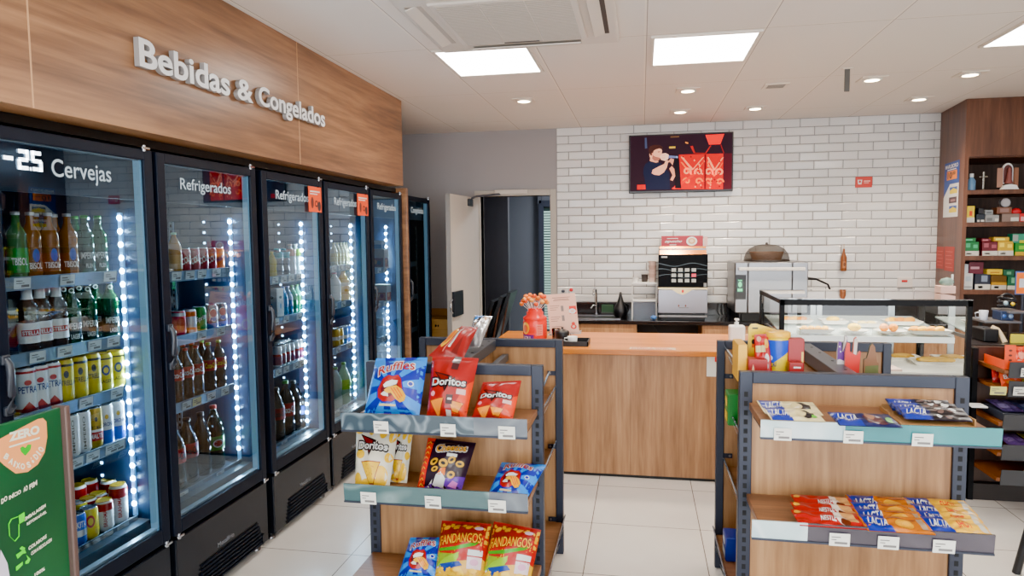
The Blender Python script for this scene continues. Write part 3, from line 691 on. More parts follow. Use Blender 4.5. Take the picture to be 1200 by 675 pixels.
K['bigcokegreen'] = ('large cola bottle with green cap', mk_bottle('soda_bottle', 'pet', 'x', 'bottle', .33, .05, cola, green, (.36, .60, red), texts=(('Coca-Cola', wht, .06, .26, .88, .5),)))
K['bluesoda'] = ('dark soda bottle with blue label', mk_bottle('soda_bottle', 'pet', 'x', 'bottle', .28, .044, cola, blk, (.3, .5, blue)))
K['juice'] = ('amber tea bottle with pale green cap', mk_bottle('tea_bottle', 'pet', 'x', 'bottle', .185, .031, gm((188, 140, 84)), mat((150, 205, 170), .35), (.1, .45, mat((196, 160, 110), .4))))
K['teacap'] = ('dark water bottle with teal cap', mk_bottle('water_bottle', 'pet', 'x', 'bottle', .165, .031, gm((46, 52, 78)), teal, (.66, .86, teal)))
K['yellowjuice'] = ('small yellow juice bottle', mk_bottle('juice_bottle', 'pet', 'x', 'bottle', .15, .027, gm((206, 190, 60)), yel))
K['peach'] = ('white bottle with peach shoulder', mk_bottle('milk_bottle', 'pet', 'x', 'bottle', .19, .033, mat((214, 206, 206), .3), mat((226, 190, 180), .4), (.62, .84, mat((228, 150, 128), .4))))
K['lime'] = ('white bottle with lime green shoulder', mk_bottle('milk_bottle', 'pet', 'x', 'bottle', .19, .033, mat((200, 216, 214), .3), wht, (.62, .84, mat((150, 206, 70), .4))))
K['bluewater'] = ('blue water bottle', mk_bottle('water_bottle', 'pet', 'x', 'bottle', .175, .029, gm((60, 130, 180)), blue, (.3, .6, mat((50, 104, 160), .3))))
K['greenwater'] = ('green water bottle', mk_bottle('water_bottle', 'pet', 'x', 'bottle', .175, .029, gm((60, 150, 120)), green, (.3, .6, mat((60, 140, 90), .3))))
K['cream'] = ('small pale yellow yoghurt bottle', mk_bottle('yoghurt_bottle', 'pet', 'x', 'bottle', .165, .025, mat((216, 214, 178), .35), mat((206, 214, 170), .4), (.2, .55, mat((222, 214, 150), .4))))
K['jug'] = ('white milk jug with pink cap', mk_bottle('milk_jug', 'pet', 'x', 'bottle', .21, .044, mat((206, 216, 224), .3), pink))
K['juicejug'] = ('orange juice bottle with pale neck', mk_bottle('juice_bottle', 'pet', 'x', 'bottle', .215, .046, gm((218, 172, 70)), gold, (.5, .62, mat((232, 214, 180), .4))))
K['goldsoda'] = ('gold and white soda can', mk_can('x', 'can', .122, .033, gold, ((.35, .55, wht),), ()))
K['bluesodacan'] = ('light blue soda can', mk_can('x', 'can', .122, .033, mat((60, 130, 196), .3), ((.3, .5, wht),), ()))
K['limebottle'] = ('large pale green soda bottle', mk_bottle('soda_bottle', 'pet', 'x', 'bottle', .30, .047, gm((176, 204, 176)), green, (.36, .6, mat((166, 206, 60), .4))))
K['whitebottle'] = ('large frosted white water bottle', mk_bottle('water_bottle', 'pet', 'x', 'bottle', .29, .045, gm((180, 204, 200)), green))
K['clear'] = ('clear water bottle with red cap', mk_bottle('water_bottle', 'pet', 'x', 'bottle', .25, .036, clear, red, (.35, .6, mat((190, 206, 220), .3))))
K['clear2'] = ('clear water bottle with blue label', mk_bottle('water_bottle', 'pet', 'x', 'bottle', .24, .036, clear, blue, (.35, .6, mat((120, 150, 190), .3))))
def mk_box(lab, w, d, h, m, m2, art):
    t = thing('food_carton', 'x', 'carton', (0, 0, 0)); mb = MB(); mb.box(-d/2, d/2, -w/2, w/2, 0, h, m, .003)
    for s, fn in ((1, plane((d/2, -w/2, 0), (0, w, 0), (0, 0, h))), (2, plane((-d/2, -w/2, 0), (d, 0, 0), (0, 0, h)))):
        mb.rect(.08, .08, .92, .55, fn, .0006, m2)
        for u, v, a, b, mm in art: mb.ell(u, v, a, b, fn, .0012, mm)
    mb.build('box', t); return (lab, t)
K['whitebox'] = mk_box('white carton with small dark print', .075, .07, .17, wht, mat((210, 218, 222), .4), ((.5, .7, .2, .05, blk), (.5, .4, .1, .1, cyanm)))
K['meal'] = mk_box('pale food carton with brown picture', .09, .14, .155, mat((222, 212, 196), .4), mat((150, 96, 70), .4), ((.4, .35, .15, .12, mat((230, 170, 110), .5)), (.65, .3, .12, .1, blk)))
K['mealred'] = mk_box('pale food carton with red corner', .07, .12, .115, mat((214, 214, 210), .4), mat((206, 120, 100), .4), ((.6, .3, .2, .16, red),))
K['mealwhite'] = mk_box('small white and blue frozen carton', .07, .1, .07, mat((206, 220, 232), .4), mat((130, 160, 200), .4), ())
K['mealpic'] = mk_box('white food carton with red picture', .1, .14, .14, mat((226, 222, 214), .4), mat((198, 110, 84), .4), ((.4, .4, .16, .14, mat((240, 200, 150), .5)), (.7, .35, .1, .12, red)))

USED = {}
def drink(kind, f, s, px, row, XX=-2.10, label=None):
    lab, proto = K[kind]; z = SHELF[f][s]+.0
    y = solve_y(px, XX, z+.05); Y0, W = FR[f]
    sp = ['top', 'second', 'third', 'fourth', 'bottom'][s] if s < len(SHELF[f])-1 else 'bottom'
    full = label or '%s, %s, %s shelf, %s cooler' % (lab, row, sp, FN[f])
    grp = 'drinks on the %s shelf of the %s cooler' % (sp, FN[f])
    loc = (XX, y, z)
    if kind not in USED:
        USED[kind] = 1; proto.location = loc; proto['label'] = full; proto['group'] = grp; return proto
    return dup(proto, loc, full, grp)
def rowof(f, s, items, XX=-2.10, tail=''):
    for n_, (kind, px) in enumerate(items): drink(kind, f, s, px, (ORD[n_]+(' from left' if not tail or 'row' not in tail else '')+tail), XX)
rowof(0, 0, [('pale', 21), ('amber', 38), ('amber', 59), ('amber', 81), ('emerald', 101), ('emerald', 116.5)])
rowof(0, 0, [('amber', 44), ('amber', 66), ('emerald', 90)], -2.19, ' behind')
rowof(0, 1, [('foil', 34), ('foil', 49), ('foil', 68), ('bluecap', 85), ('bluecap', 104), ('bluecap', 130)])
rowof(0, 1, [('foil', 56), ('bluecap', 76), ('bluecap', 94), ('bluecap', 113)], -2.18, ' behind')
rowof(0, 2, [('petra', 31), ('petra', 45.5), ('petra', 60.5), ('estrella', 75.5), ('estrella', 92), ('estrella', 107.5), ('emblem', 121.5), ('emblem', 136)])
rowof(0, 2, [('petra', 50), ('petra', 63), ('estrella', 77), ('estrella', 90)], -2.18, ' behind')
rowof(0, 3, [('whitecan', 70), ('whitecan', 83.5), ('whitecan', 96.5), ('goldcan', 110.5), ('skycan', 122.5), ('skycan', 136)])
rowof(0, 3, [('whitecan', 83), ('goldcan', 97), ('skycan', 110)], -2.18, ' behind')
rowof(0, 4, [('bluecan', 90), ('yellowcan', 104.5), ('redshort', 122.5), ('redtall', 139.5)])
rowof(0, 4, [('yellowcan', 92), ('redshort', 104), ('redshort', 116), ('redtall', 129)], -2.18, ' of second row')
rowof(0, 4, [('redtall', 92), ('redtall', 106), ('redtall', 118)], -2.26, ' of back row')
rowof(1, 0, [('juice', 205), ('cokecan', 216), ('cokecan', 227), ('cokecan', 237), ('cokecan', 246.5), ('orangecan', 256)])
rowof(1, 1, [('pinkcan', 209.5), ('orangeband', 222), ('sprite', 233.5), ('pepsi', 247), ('pepsi', 258)])
rowof(1, 2, [('coke', 207), ('coke', 219), ('coke', 231), ('cokegreen', 245.5), ('cokegreen', 257.5)])
rowof(1, 2, [('coke', 216), ('coke', 226), ('cokegreen', 238)], -2.19, ' behind')
rowof(1, 3, [('bigcoke', 206), ('bigcoke', 221), ('bigdark', 237), ('guarana', 252)], -2.13)
rowof(2, 0, [('yellowjuice', 319), ('teacap', 326), ('teacap', 333.5), ('peach', 340.5), ('lime', 347)])
rowof(2, 0, [('teacap', 324), ('teacap', 331.5)], -2.19, ' behind')
rowof(2, 1, [('whitebox', 322.5), ('bluewater', 332), ('bluewater', 337.5), ('greenwater', 343), ('greenwater', 348.5)])
rowof(2, 2, [('energy', 325), ('energy', 330), ('energy', 335), ('energy', 340), ('energy', 345.5), ('energy', 350.5)])
rowof(2, 2, [('energy', 327), ('energy', 332), ('energy', 337)], -2.18, ' behind')
rowof(2, 3, [('bigcoke', 325), ('bigcokegreen', 336), ('bigdark', 345), ('bluesoda', 352)], -2.12)
rowof(3, 0, [('cream', 391.5), ('cream', 395.5), ('cream', 399.3), ('cream', 403), ('cream', 406.5)])
rowof(3, 1, [('jug', 392.5), ('juicejug', 402.5)])
rowof(3, 2, [('goldsoda', 393), ('goldsoda', 397), ('bluesodacan', 402.5), ('bluesodacan', 407)])
rowof(3, 3, [('whitebottle', 394), ('limebottle', 403.5)])
rowof(4, 0, [('meal', 443.5), ('mealred', 449.5)])
q = drink('mealwhite', 4, 0, 441.7, '', label='small white and blue frozen carton on top of another in fifth cooler'); q.location.z += .155; q.location.x = -2.1
q.location.y = [o for o in bpy.data.objects if o.get('label', '').startswith('pale food carton with brown')][0].location.y
rowof(4, 1, [('mealpic', 446.5)])
rowof(4, 2, [('clear', 444.5), ('clear2', 449.5)])
rowof(4, 3, [('clear2', 443), ('clear', 449)])
# ================================================================== gondolas
def strip_mat(name, a, b, c, sc, rough=.12):  # wavy tones paint reflections into the colour of the plastic rails
    k = NT(name); v = k.coords((sc, sc, sc))
    w = k.n('ShaderNodeTexWave', wave_type='RINGS', i_Scale=1.1, i_Distortion=9., i_Detail=1.5); w.inputs['Detail Scale'].default_value = .9; k.l(v, w.inputs['Vector'])
    k.l(k.ramp(w.outputs['Fac'], [(.1, a), (.5, b), (.9, c)]), k.b.inputs['Base Color']); k.b.inputs['Roughness'].default_value = rough; k.b.inputs['Coat Weight'].default_value = .5; k.b.inputs['Alpha'].default_value = .96
    return k.m
M['strip_wave_reflection'] = strip_mat('wavy_rail_reflection', (70, 82, 90), (126, 138, 146), (62, 74, 84), 8)
M['strip_grey'] = strip_mat('grey_price_rail', (100, 106, 114), (120, 126, 132), (94, 100, 108), 3)
M['strip_pale'] = strip_mat('pale_price_rail', (92, 112, 114), (124, 142, 142), (80, 102, 104), 4)
M['strip_teal_reflection'] = strip_mat('teal_rail_reflection', (62, 118, 124), (78, 134, 138), (68, 126, 130), 1.5)  # teal is the daylight reflection painted into the rail
M['strip_dark'] = strip_mat('dark_price_rail', (60, 56, 64), (72, 68, 76), (64, 60, 68), 1.2)
M['strip_white_reflection'] = strip_mat('white_rail_reflection', (196, 214, 216), (214, 226, 228), (186, 206, 210), 4)  # pale end is a bright white reflection painted in
M['tag_w'] = mat((226, 226, 218), .55); 
def upright(mb, x0, x1, y0, y1, z1, face, n0=.06):
    mb.box(x0, x1, y0, y1, 0, z1, M['iron'], .003)
    zz = n0
    while zz < z1-.09:
        mb.box((x0+x1)/2-.007, (x0+x1)/2+.007, face-.0008, face+.002, zz, zz+.019, M['slot']); zz += .0345
def price_tag(s, o, U, Vv, w, h, m=None):
    fn = plane(o, Vector(U)*w, Vector(Vv)*h); mb = MB(); mb.rect(0, 0, 1, 1, fn, .0012, m or M['tag_w'])
    for a, b, c, e in ((.1, .66, .55, .74), (.1, .46, .35, .53), (.26, .16, .88, .34)): mb.rect(a, b, c, e, fn, .0018, M['ink'])
    mb.build('price_tag', s)
def gondola(label, x0, x1, yf, yb, H, endshelves, sidez, outs):
    xm = (x0+x1)/2
    r = thing('display_gondola', label, 'display shelf', (xm, (yf+yb)/2, 0), 'metal and wood display gondolas')
    # front end frame
    mb = MB(); upright(mb, x0, x0+.046, yf, yf+.04, H, yf); up = mb.build('upright', r)
    mb = MB(); upright(mb, x1-.046, x1, yf, yf+.04, H, yf); mb.build('upright', r)
    MB().box(x0+.046, x1-.046, yf, yf+.04, H-.042, H, M['iron'], .003).build('top_rail', r)
    MB().box(x0+.046, x1-.046, yf+.012, yf+.03, .02, H-.042, M['panel_wood']).build('back_panel', r)
    # far end frame: plain posts, panel and lugs
    for a in (x0, x1-.036):
        mb = MB(); mb.box(a, a+.036, yb-.04, yb, 0, H, M['iron'], .003)
        for z in (.18, .56, H-.17):
            s_ = 1 if a == x0 else -1; xx = a+.036 if s_ > 0 else a
            mb.box(xx, xx+s_*.04, yb-.036, yb-.03, z-.011, z+.011, M['iron']); mb.cyl((xx+s_*.028, yb-.037, z), .006, .002, M['steel'], 10, 'y')
        mb.build('end_post', r)
    MB().box(x0+.036, x1-.036, yb-.04, yb, H-.04, H, M['iron'], .003).build('end_rail', r)
    MB().box(x0+.036, x1-.036, yb-.024, yb-.008, .02, H-.04, M['panel_wood']).build('end_panel', r)
    # spine
    MB().box(xm-.02, xm+.02, yf+.04, yb-.04, .02, H-.055, M['panel_wood']).build('spine_panel', r)
    mb = MB(); mb.box(xm-.035, xm+.035, yf+.04, yb-.04, H-.055, H-.004, M['iron_light'], .003)
    for q in (.12, .3, .5, .64): mb.cyl((xm+.012, yf+q, H-.0045), .006, .0015, M['slot'], 10)
    mb.build('spine_rail', r)
    MB().box(xm+.07, xm+.10, yf+.04, yb-.04, H-.11, H-.075, M['iron_light'], .003).build('shelf_bar', r)
    for sgn in (-1, 1):
        for z in sidez[(sgn+1)//2]:
            a, b = (xm+.022, x1-.05-.0) if sgn > 0 else (x0+.05, xm-.022)
            if z < .3: a, b = (a, x1-.005) if sgn > 0 else (x0+.005, b)
            mb = MB(); mb.box(a, b, yf+.045, yb-.045, z-.02, z, M['shelf_wood']); s = mb.build('side_shelf', r)
            e = b if sgn > 0 else a
            MB().obox((e+sgn*.004, (yf+yb)/2, z+.012), (0, 1, 0), (sgn*.42, 0, 1), (1, 0, -sgn*.42), (yb-yf)/2-.05, .036, .003, M['strip_grey']).build('price_rail', s)
            for yy in (yf+.07, yf+.32, yf+.5): price_tag(s, Vector((e+sgn*.006+sgn*.001, yy + (0 if sgn > 0 else .06), z-.005)), (0, sgn, 0), (sgn*.42, 0, 1), .06, .038)
    for xx, sg in outs: MB().obox((xx+.004, yf+.07, 1.035), (0, 1, 0), (sg*.42, 0, 1), (1, 0, -sg*.42), .028, .034, .003, M['strip_grey']).build('tag_holder', r)
    # end shelves facing the viewer
    for j, (z, y0, sx0, sx1, segs, tags, zr) in enumerate(endshelves):
        mb = MB(); mb.box(sx0, sx1, y0, yf-.001, z-.025, z, M['shelf_wood'], .002)
        s = mb.build('end_shelf', r)
        zl, zh = zr; U = Vector((0, -.10, 1)); mb = MB()
        for (a, b, m) in segs:
            mb.obox(((a+b)/2, y0-.006, (zl+zh)/2), (1, 0, 0), (0, -.10, 1), (0, 1, .10), (b-a)/2, (zh-zl)/2, .003, M[m])
        mb.obox(((segs[0][0]+segs[-1][1])/2, y0-.003, zl+.002), (1, 0, 0), (0, 1, 0), (0, 0, 1), (segs[-1][1]-segs[0][0])/2, .008, .003, M['iron'])
        mb.build('price_rail', s)
        for a, w_ in tags: price_tag(s, (a, y0-.0105, zl-.002), (1, 0, 0), (0, -.10, 1), w_, (zh-zl)*.66)
        for xx in (sx0+.02, sx1-.02): MB().box(xx-.004, xx+.004, y0+.06, yf, z-.055, z-.025, M['iron']).build('bracket', s)
    MB().box(x0+.046, x1-.046, yf-.02, yf+.01, 0, .1, M['iron']).build('kick_plate', r)
    return r
LX0, LX1, LYF, LYB, LH = -1.135, -.386, 2.68, 3.42, 1.106
gondola('wood and graphite gondola of snack bags beside the coolers', LX0, LX1, LYF, LYB, LH,
        [(.93, 2.40, -1.10, -.408, [(-1.118, -.735, 'strip_wave_reflection'), (-.735, -.60, 'strip_wave_reflection'), (-.60, -.402, 'strip_grey')], [(-.985, .058), (-.725, .058), (-.507, .062)], (.893, .966)),
         (.645, 2.40, -1.10, -.408, [(-1.115, -.70, 'strip_pale'), (-.70, -.545, 'strip_pale'), (-.545, -.402, 'strip_grey')], [(-1.045, .062), (-.79, .062), (-.548, .066)], (.617, .69)),
         (.285, 2.28, -1.125, -.396, [(-1.125, -.396, 'strip_grey')], [(-1.0, .06), (-.7, .06)], (.25, .325))],
        ((.93, .70, .45, .17), (.83, .55, .17)), ((LX1, 1),))
RX0, RX1, RYF, RYB, RH = .358, 1.125, 2.60, 3.40, 1.118
gondola('wood and graphite gondola of chocolate bars, right of the aisle', RX0, RX1, RYF, RYB, RH,
        [(1.005, 2.31, .392, 1.075, [(.384, .64, 'strip_white_reflection'), (.64, 1.09, 'strip_teal_reflection')], [(.425, .054), (.635, .058), (.835, .06)], (.957, 1.02)),
         (.662, 2.31, .388, 1.072, [(.362, .535, 'strip_white_reflection'), (.535, 1.082, 'strip_dark')], [(.60, .062), (.745, .062), (.905, .064)], (.618, .684)),
         (.285, 2.2, .37, 1.115, [(.37, 1.115, 'strip_grey')], [(.5, .06), (.8, .06)], (.25, .325))],
        ((1.05, .79, .51, .17), (.93, .66, .42, .17)), ())

# ------------------------------------------------------------------ printed bags
foil_cache = {}
def foil(c, rough=.3): return mat(tuple(v*.9 for v in c), rough, .0, 0, .4, .12)
def bag(name, label, cat, cs, bulge, base, art, group, seed=1, back=None, bb=.35):
    bl, br, tr, tl = (Vector(p) for p in cs); n = (br-bl).cross(tl-bl).normalized()
    rnd = random.Random(seed); ph = [rnd.uniform(0, 6) for _ in range(6)]
    def P(u, v): return bl*(1-u)*(1-v)+br*u*(1-v)+tr*u*v+tl*(1-u)*v
    def g(u, v):
        vv = min(max((v-.05)/.90, 0), 1); uu = min(max(u, 0), 1)
        return (4*uu*(1-uu))**.55*(4*vv*(1-vv))**.5 if 0 < vv < 1 and 0 < uu < 1 else 0.
    def wr(u, v): return .0042*math.sin(9*u+6*v+ph[0])*math.sin(7*v-5*u+ph[1])+.0026*math.sin(17*u+ph[2]-4*v)*math.sin(13*v+ph[3])
    def fr(u, v, e): 
        q = g(u, v); pin = (u-.5)*.05*q
        return P(u-pin, v)+n*(bulge*q+wr(u, v)*min(1, 2*q)+e+.0008)
    def bk(u, v): q = g(u, v); return P(u-(u-.5)*.05*q, v)-n*(bulge*bb*q+.0008)
    NU, NV = 20, 24; mb = MB()
    def edge(v, i): return (.006*(1 if i % 2 else 0) if v in (0, 1) else 0)
    vs = [fr(i/NU, j/NV, 0) for j in range(NV+1) for i in range(NU+1)]
    fs = [(j*(NU+1)+i, j*(NU+1)+i+1, (j+1)*(NU+1)+i+1, (j+1)*(NU+1)+i) for j in range(NV) for i in range(NU)]
    mb.add(vs, fs, base, True)
    vs = [bk(i/NU, j/NV) for j in range(NV+1) for i in range(NU+1)]
    mb.add(vs, [f[::-1] for f in fs], back or base, True)
    art(mb, fr)
    loc = (bl+br)/2
    return tag(mb.build(name, loc=tuple(loc)), label, cat, group)
def corners(px4, Yb, Yt, zfloor=None):
    """bag corners from where they are seen: foot on the plane Y = Yb, head on the plane Y = Yt"""
    bl, br, tr, tl = at_y(*px4[0], Yb), at_y(*px4[1], Yb), at_y(*px4[2], Yt), at_y(*px4[3], Yt)
    if zfloor is not None:
        for a, b in ((bl, tl), (br, tr)):
            d = a-b; k = (zfloor-b.z)/d.z; a.x, a.y, a.z = (b+d*k)
    return bl, br, tr, tl
ML = .09
def wedges(mb, fr, c, n, m, e, ph=0.):
    def hit(a):
        dx, dy = math.cos(a), math.sin(a); t = 9
        if dx > 1e-6: t = min(t, (1-c[0])/dx)
        if dx < -1e-6: t = min(t, -c[0]/dx)
        if dy > 1e-6: t = min(t, (1-c[1])/dy)
        if dy < -1e-6: t = min(t, -c[1]/dy)
        return (c[0]+dx*t, c[1]+dy*t)
    for k_ in range(n):
        a0 = ph+2*PI*k_/n; a1 = a0+PI/n
        mb.poly([c, hit(a0), hit((a0+a1)/2), hit(a1)], fr, e, m, ML)
def outlined(mb, s, fr, e, u, v, w, h, m, mo, rot=0., shear=0., pad=.012, warp=None):
    mb.text(s, fr, e, mo, u-pad, v-pad, w+2*pad, h+2*pad, .05, rot, shear, ML, warp)
    mb.text(s, fr, e+.0009, m, u, v, w, h, .012, rot, shear, ML, warp)
cy, roy, rd, wh, bk_, yl_, or_ = foil((14, 140, 226)), foil((16, 34, 150)), foil((158, 6, 26)), foil((236, 236, 232)), foil((26, 18, 20)), foil((240, 186, 38)), foil((232, 120, 40))
def art_ruffles(mb, fr, rot=.18):
    wedges(mb, fr, (.46, .45), 9, roy, .0006, .3)
    outlined(mb, 'Ruffles', fr, .0016, .16, .68, .68, .17, rd, wh, rot, .0, .016, .25)
    lips = [(.22, .40), (.25, .27), (.36, .20), (.52, .21), (.66, .30), (.70, .42), (.66, .56), (.58, .64), (.48, .61), (.40, .63), (.30, .57)]
    mb.poly([(x+(x-.46)*.08, y+(y-.42)*.08-.004) for x, y in lips], fr, .0016, roy, ML); mb.poly(lips, fr, .0024, rd, ML)
    mb.poly([(.29, .40), (.33, .30), (.46, .27), (.58, .34), (.62, .46), (.54, .55), (.42, .53), (.34, .50)], fr, .0032, foil((90, 16, 34)), ML)
    mb.poly([(.33, .46), (.36, .42), (.58, .48), (.60, .54), (.48, .55), (.38, .51)], fr, .004, wh, ML)
    mb.poly([(.30, .32), (.36, .29), (.46, .28), (.44, .34), (.36, .36)], fr, .004, wh, ML)
    mb.poly([(.36, .38), (.44, .44), (.58, .46), (.70, .40), (.78, .30), (.76, .22), (.68, .20), (.58, .26), (.50, .34), (.42, .33)], fr, .0048, yl_, ML)
    for q in range(3): mb.poly([(.47+q*.06, .42), (.49+q*.06, .43), (.66+q*.035, .25+q*.02), (.645+q*.035, .24+q*.02)], fr, .0056, or_, ML)
    mb.ell(.83, .50, .05, .045, fr, .0016, wh, ML); mb.ell(.83, .50, .035, .03, fr, .0024, roy, ML)
    mb.rect(.30, .14, .60, .17, fr, .0024, foil((226, 206, 160)), ML)
def dor_logo(mb, fr, s, u, v, w, h, rot=0.):
    mb.poly([(u+w*.02, v+h*2.0), (u+w*.62, v+h*1.2), (u+w*.42, v-h*.9), (u+w*.30, v+h*.4)], fr, .001, bk_, ML)
    mb.poly([(u+w*.10, v+h*1.75), (u+w*.50, v+h*1.12), (u+w*.41, v-h*.4), (u+w*.33, v+h*.5)], fr, .0018, foil((120, 22, 26)), ML)
    mb.text(s, fr, .0026, bk_, u-.026, v-.026, w+.052, h+.052, .095, rot, 0, ML); mb.text(s, fr, .0034, wh, u, v, w, h, .02, rot, 0, ML)
def chip(mb, fr, u, v, s, m, rot=0., e=.002):
    P = [(-.5, .34), (.5, .36), (.06, -.55)]; ca, sa = math.cos(rot), math.sin(rot)
    R_ = lambda k: [(u+(x*ca-y*sa)*s*k, v+(x*sa+y*ca)*s*k*.9) for x, y in P]
    mb.poly(R_(1.1), fr, e, foil((150, 62, 24)), ML); mb.poly(R_(1), fr, e+.0008, m, ML)
def art_dor_red(mb, fr, tape=True):
    mb.poly([(.6, 0), (1, 0), (1, .62), (.8, .35)], fr, .0006, foil((226, 84, 44)), ML)
    mb.poly([(.0, 0), (.5, 0), (.2, .2), (0, .3)], fr, .0006, foil((164, 20, 30)), ML)
    dor_logo(mb, fr, 'Doritos', .10, .48, .80, .115)
    chip(mb, fr, .28, .16, .34, foil((238, 150, 52)), .1); chip(mb, fr, .60 if not tape else .74, .14, .32, foil((240, 160, 60)), -.1)
    mb.rect(.72, .36, .92, .44, fr, .0014, foil((236, 196, 190)), ML); mb.ell(.14, .36, .05, .04, fr, .0014, foil((220, 150, 160)), ML)
    if tape:
        mb.rect(.50, .86, .66, 1.0, fr, .0036, mat((150, 146, 144), .2, .6), ML); mb.rect(.52, .74, .66, .86, fr, .0036, foil((60, 26, 28)), ML)
        mb.rect(.50, .20, .66, .34, fr, .0036, foil((52, 24, 26)), ML); mb.rect(.52, .0, .64, .12, fr, .0036, foil((200, 196, 194)), ML); mb.rect(.54, .26, .64, .29, fr, .0044, wh, ML)
def art_dor_yel(mb, fr):
    y2 = foil((244, 200, 54)); rn = random.Random(4)
    for u, v, a, b in ((.12, .93, .12, .1), (.45, .92, .1, .12), (.72, .9, .08, .1), (.93, .86, .1, .12), (.2, .52, .12, .07), (.12, .12, .14, .12), (.8, .2, .16, .16), (.5, .08, .3, .09), (.92, .5, .08, .08)):
        a, b = min(a, u, 1-u), min(b, v, 1-v); mb.ell(u, v, a, b, fr, .0006, y2, ML)
    dor_logo(mb, fr, 'Doritos', .14, .60, .74, .13)
    chip(mb, fr, .50, .24, .50, foil((236, 196, 78)), 0)
    for _ in range(12):
        mb.ell(rn.uniform(.38, .62), rn.uniform(.18, .36), .012, .01, fr, .0036, foil((206, 150, 50)))
def art_cheetos(mb, fr):
    mb.rect(0, 0, .17, 1, fr, .0006, foil((206, 58, 40)), ML)
    for q in range(9): mb.poly([(.04, .06+q*.1), (.085, .10+q*.1), (.13, .06+q*.1), (.13, .085+q*.1), (.085, .125+q*.1), (.04, .085+q*.1)], fr, .0014, yl_, ML)
    mb.poly([(.17, 0), (1, 0), (1, .30), (.6, .22), (.17, .06)], fr, .0006, foil((96, 52, 150)), ML)
    mb.text('Cheetos', fr, .0012, foil((206, 204, 200)), .25, .72, .66, .19, .09, .12, 0, ML); mb.text('Cheetos', fr, .002, bk_, .27, .74, .62, .155, .045, .12, 0, ML); mb.text('Cheetos', fr, .0028, foil((238, 180, 44)), .28, .745, .60, .145, .012, .12, 0, ML)
    mb.rect(.55, .64, .76, .70, fr, .0014, wh, ML)
    for u, v, a, b, r_ in ((.30, .52, .09, .07, .4), (.52, .50, .10, .08, -.3), (.68, .58, .08, .07, .6), (.86, .52, .08, .06, 0), (.36, .38, .08, .05, .2), (.74, .30, .08, .07, 0)):
        mb.ell(u, v, a, b, fr, .0014, foil((212, 168, 62)), ML, rot=r_); mb.ell(u, v, a*.5, b*.4, fr, .0022, bk_, ML, rot=r_)
    for pts, m in (([(.34, .05), (.42, .28), (.52, .34), (.64, .22), (.6, .04)], wh), ([(.44, .28), (.5, .4), (.6, .42), (.62, .28)], foil((216, 120, 70))), ([(.24, .06), (.34, .2), (.32, .05)], wh), ([(.7, .1), (.8, .2), (.92, .16), (.88, .06)], foil((210, 130, 200)))): mb.poly(pts, fr, .0018, m, ML)
def art_fandangos(mb, fr):
    mb.poly([(0, .44), (1, .40), (1, .80), (0, .72)], fr, .0004, foil((170, 40, 36)), ML)
    mb.poly([(0, .26), (.5, .34), (.5, .46), (0, .48)], fr, .0007, foil((150, 176, 60)), ML)
    mb.poly([(0, .72), (1, .80), (1, 1), (0, 1)], fr, .0006, foil((142, 22, 32)), ML)
    mb.poly([(0, .66), (.3, .70), (1, .76), (1, .80), (.4, .75), (0, .72)], fr, .001, foil((190, 60, 44)), ML)
    mb.poly([(.02, .54), (.4, .58), (.9, .70), (.8, .62), (.4, .52), (.05, .50)], fr, .0012, foil((86, 158, 52)), ML)
    outlined(mb, 'FANDANGOS', fr, .0016, .05, .62, .84, .155, foil((236, 182, 62)), foil((110, 40, 26)), .1, 0, .014, .15)
    mb.poly([(.45, .36), (1, .42), (1, .62), (.62, .56)], fr, .0010, foil((170, 36, 42)), ML); mb.rect(.68, .46, .95, .55, fr, .0016, foil((222, 226, 226)), ML)
    mb.poly([(.02, .26), (.2, .40), (.5, .5), (.46, .34), (.2, .24)], fr, .0012, foil((160, 200, 62)), ML)
    mb.poly([(.04, .20), (.12, .30), (.52, .36), (.6, .30), (.42, .26), (.2, .16)], fr, .0018, foil((34, 62, 140)), ML); mb.poly([(.05, .24), (.08, .27), (.2, .13), (.16, .11)], fr, .0024, wh, ML)
    mb.rect(.68, .26, .95, .44, fr, .0016, foil((226, 206, 210)), ML); mb.ell(.82, .36, .08, .05, fr, .0024, foil((214, 160, 186)), ML)
    rn = random.Random(9)
    for _ in range(22):
        u, v = rn.uniform(.1, .9), rn.uniform(.03, .26); mb.ell(u, v, .085, .035, fr, .0026+rn.uniform(0, .0012), foil((240, 200+int(rn.uniform(-12, 12)), 96)), ML, rot=rn.uniform(-.8, .8))
    for u, v in ((.35, .9), (.6, .92), (.15, .88)): mb.ell(u, v, .07, .035, fr, .0016, foil((226, 170, 60)), ML, rot=.4)
    mb.ell(.80, .90, .09, .03, fr, .0016, foil((214, 180, 190)), ML)
G1 = 'snack bags on the left gondola'
bag('snack_bag', 'tall cyan and blue chip bag with red lips and yellow tongue, top shelf', 'snack bag', corners([(426, 488), (491, 489), (501, 419), (441, 420)], 2.47, 2.60, .932), .046, cy, art_ruffles, G1, 1)
bag('snack_bag', 'tall red tortilla chip bag with silver tape down its front, top shelf', 'snack bag', corners([(500, 490), (546, 491), (561, 420), (507, 417)], 2.47, 2.60, .932), .046, rd, art_dor_red, G1, 2)
bag('snack_bag', 'short red tortilla chip bag at the right end of the top shelf', 'snack bag', corners([(553, 490), (601, 491), (611, 446), (566, 448)], 2.47, 2.57, .932), .04, rd, lambda mb, fr: art_dor_red(mb, fr, False), G1, 3)
bag('snack_bag', 'pale bag of tortilla chips tucked behind its twin, second shelf', 'snack bag', corners([(453, 572), (476, 572), (484, 505), (456, 503)], 2.53, 2.64, .648), .02, foil((226, 222, 206)), art_dor_yel, G1, 4)
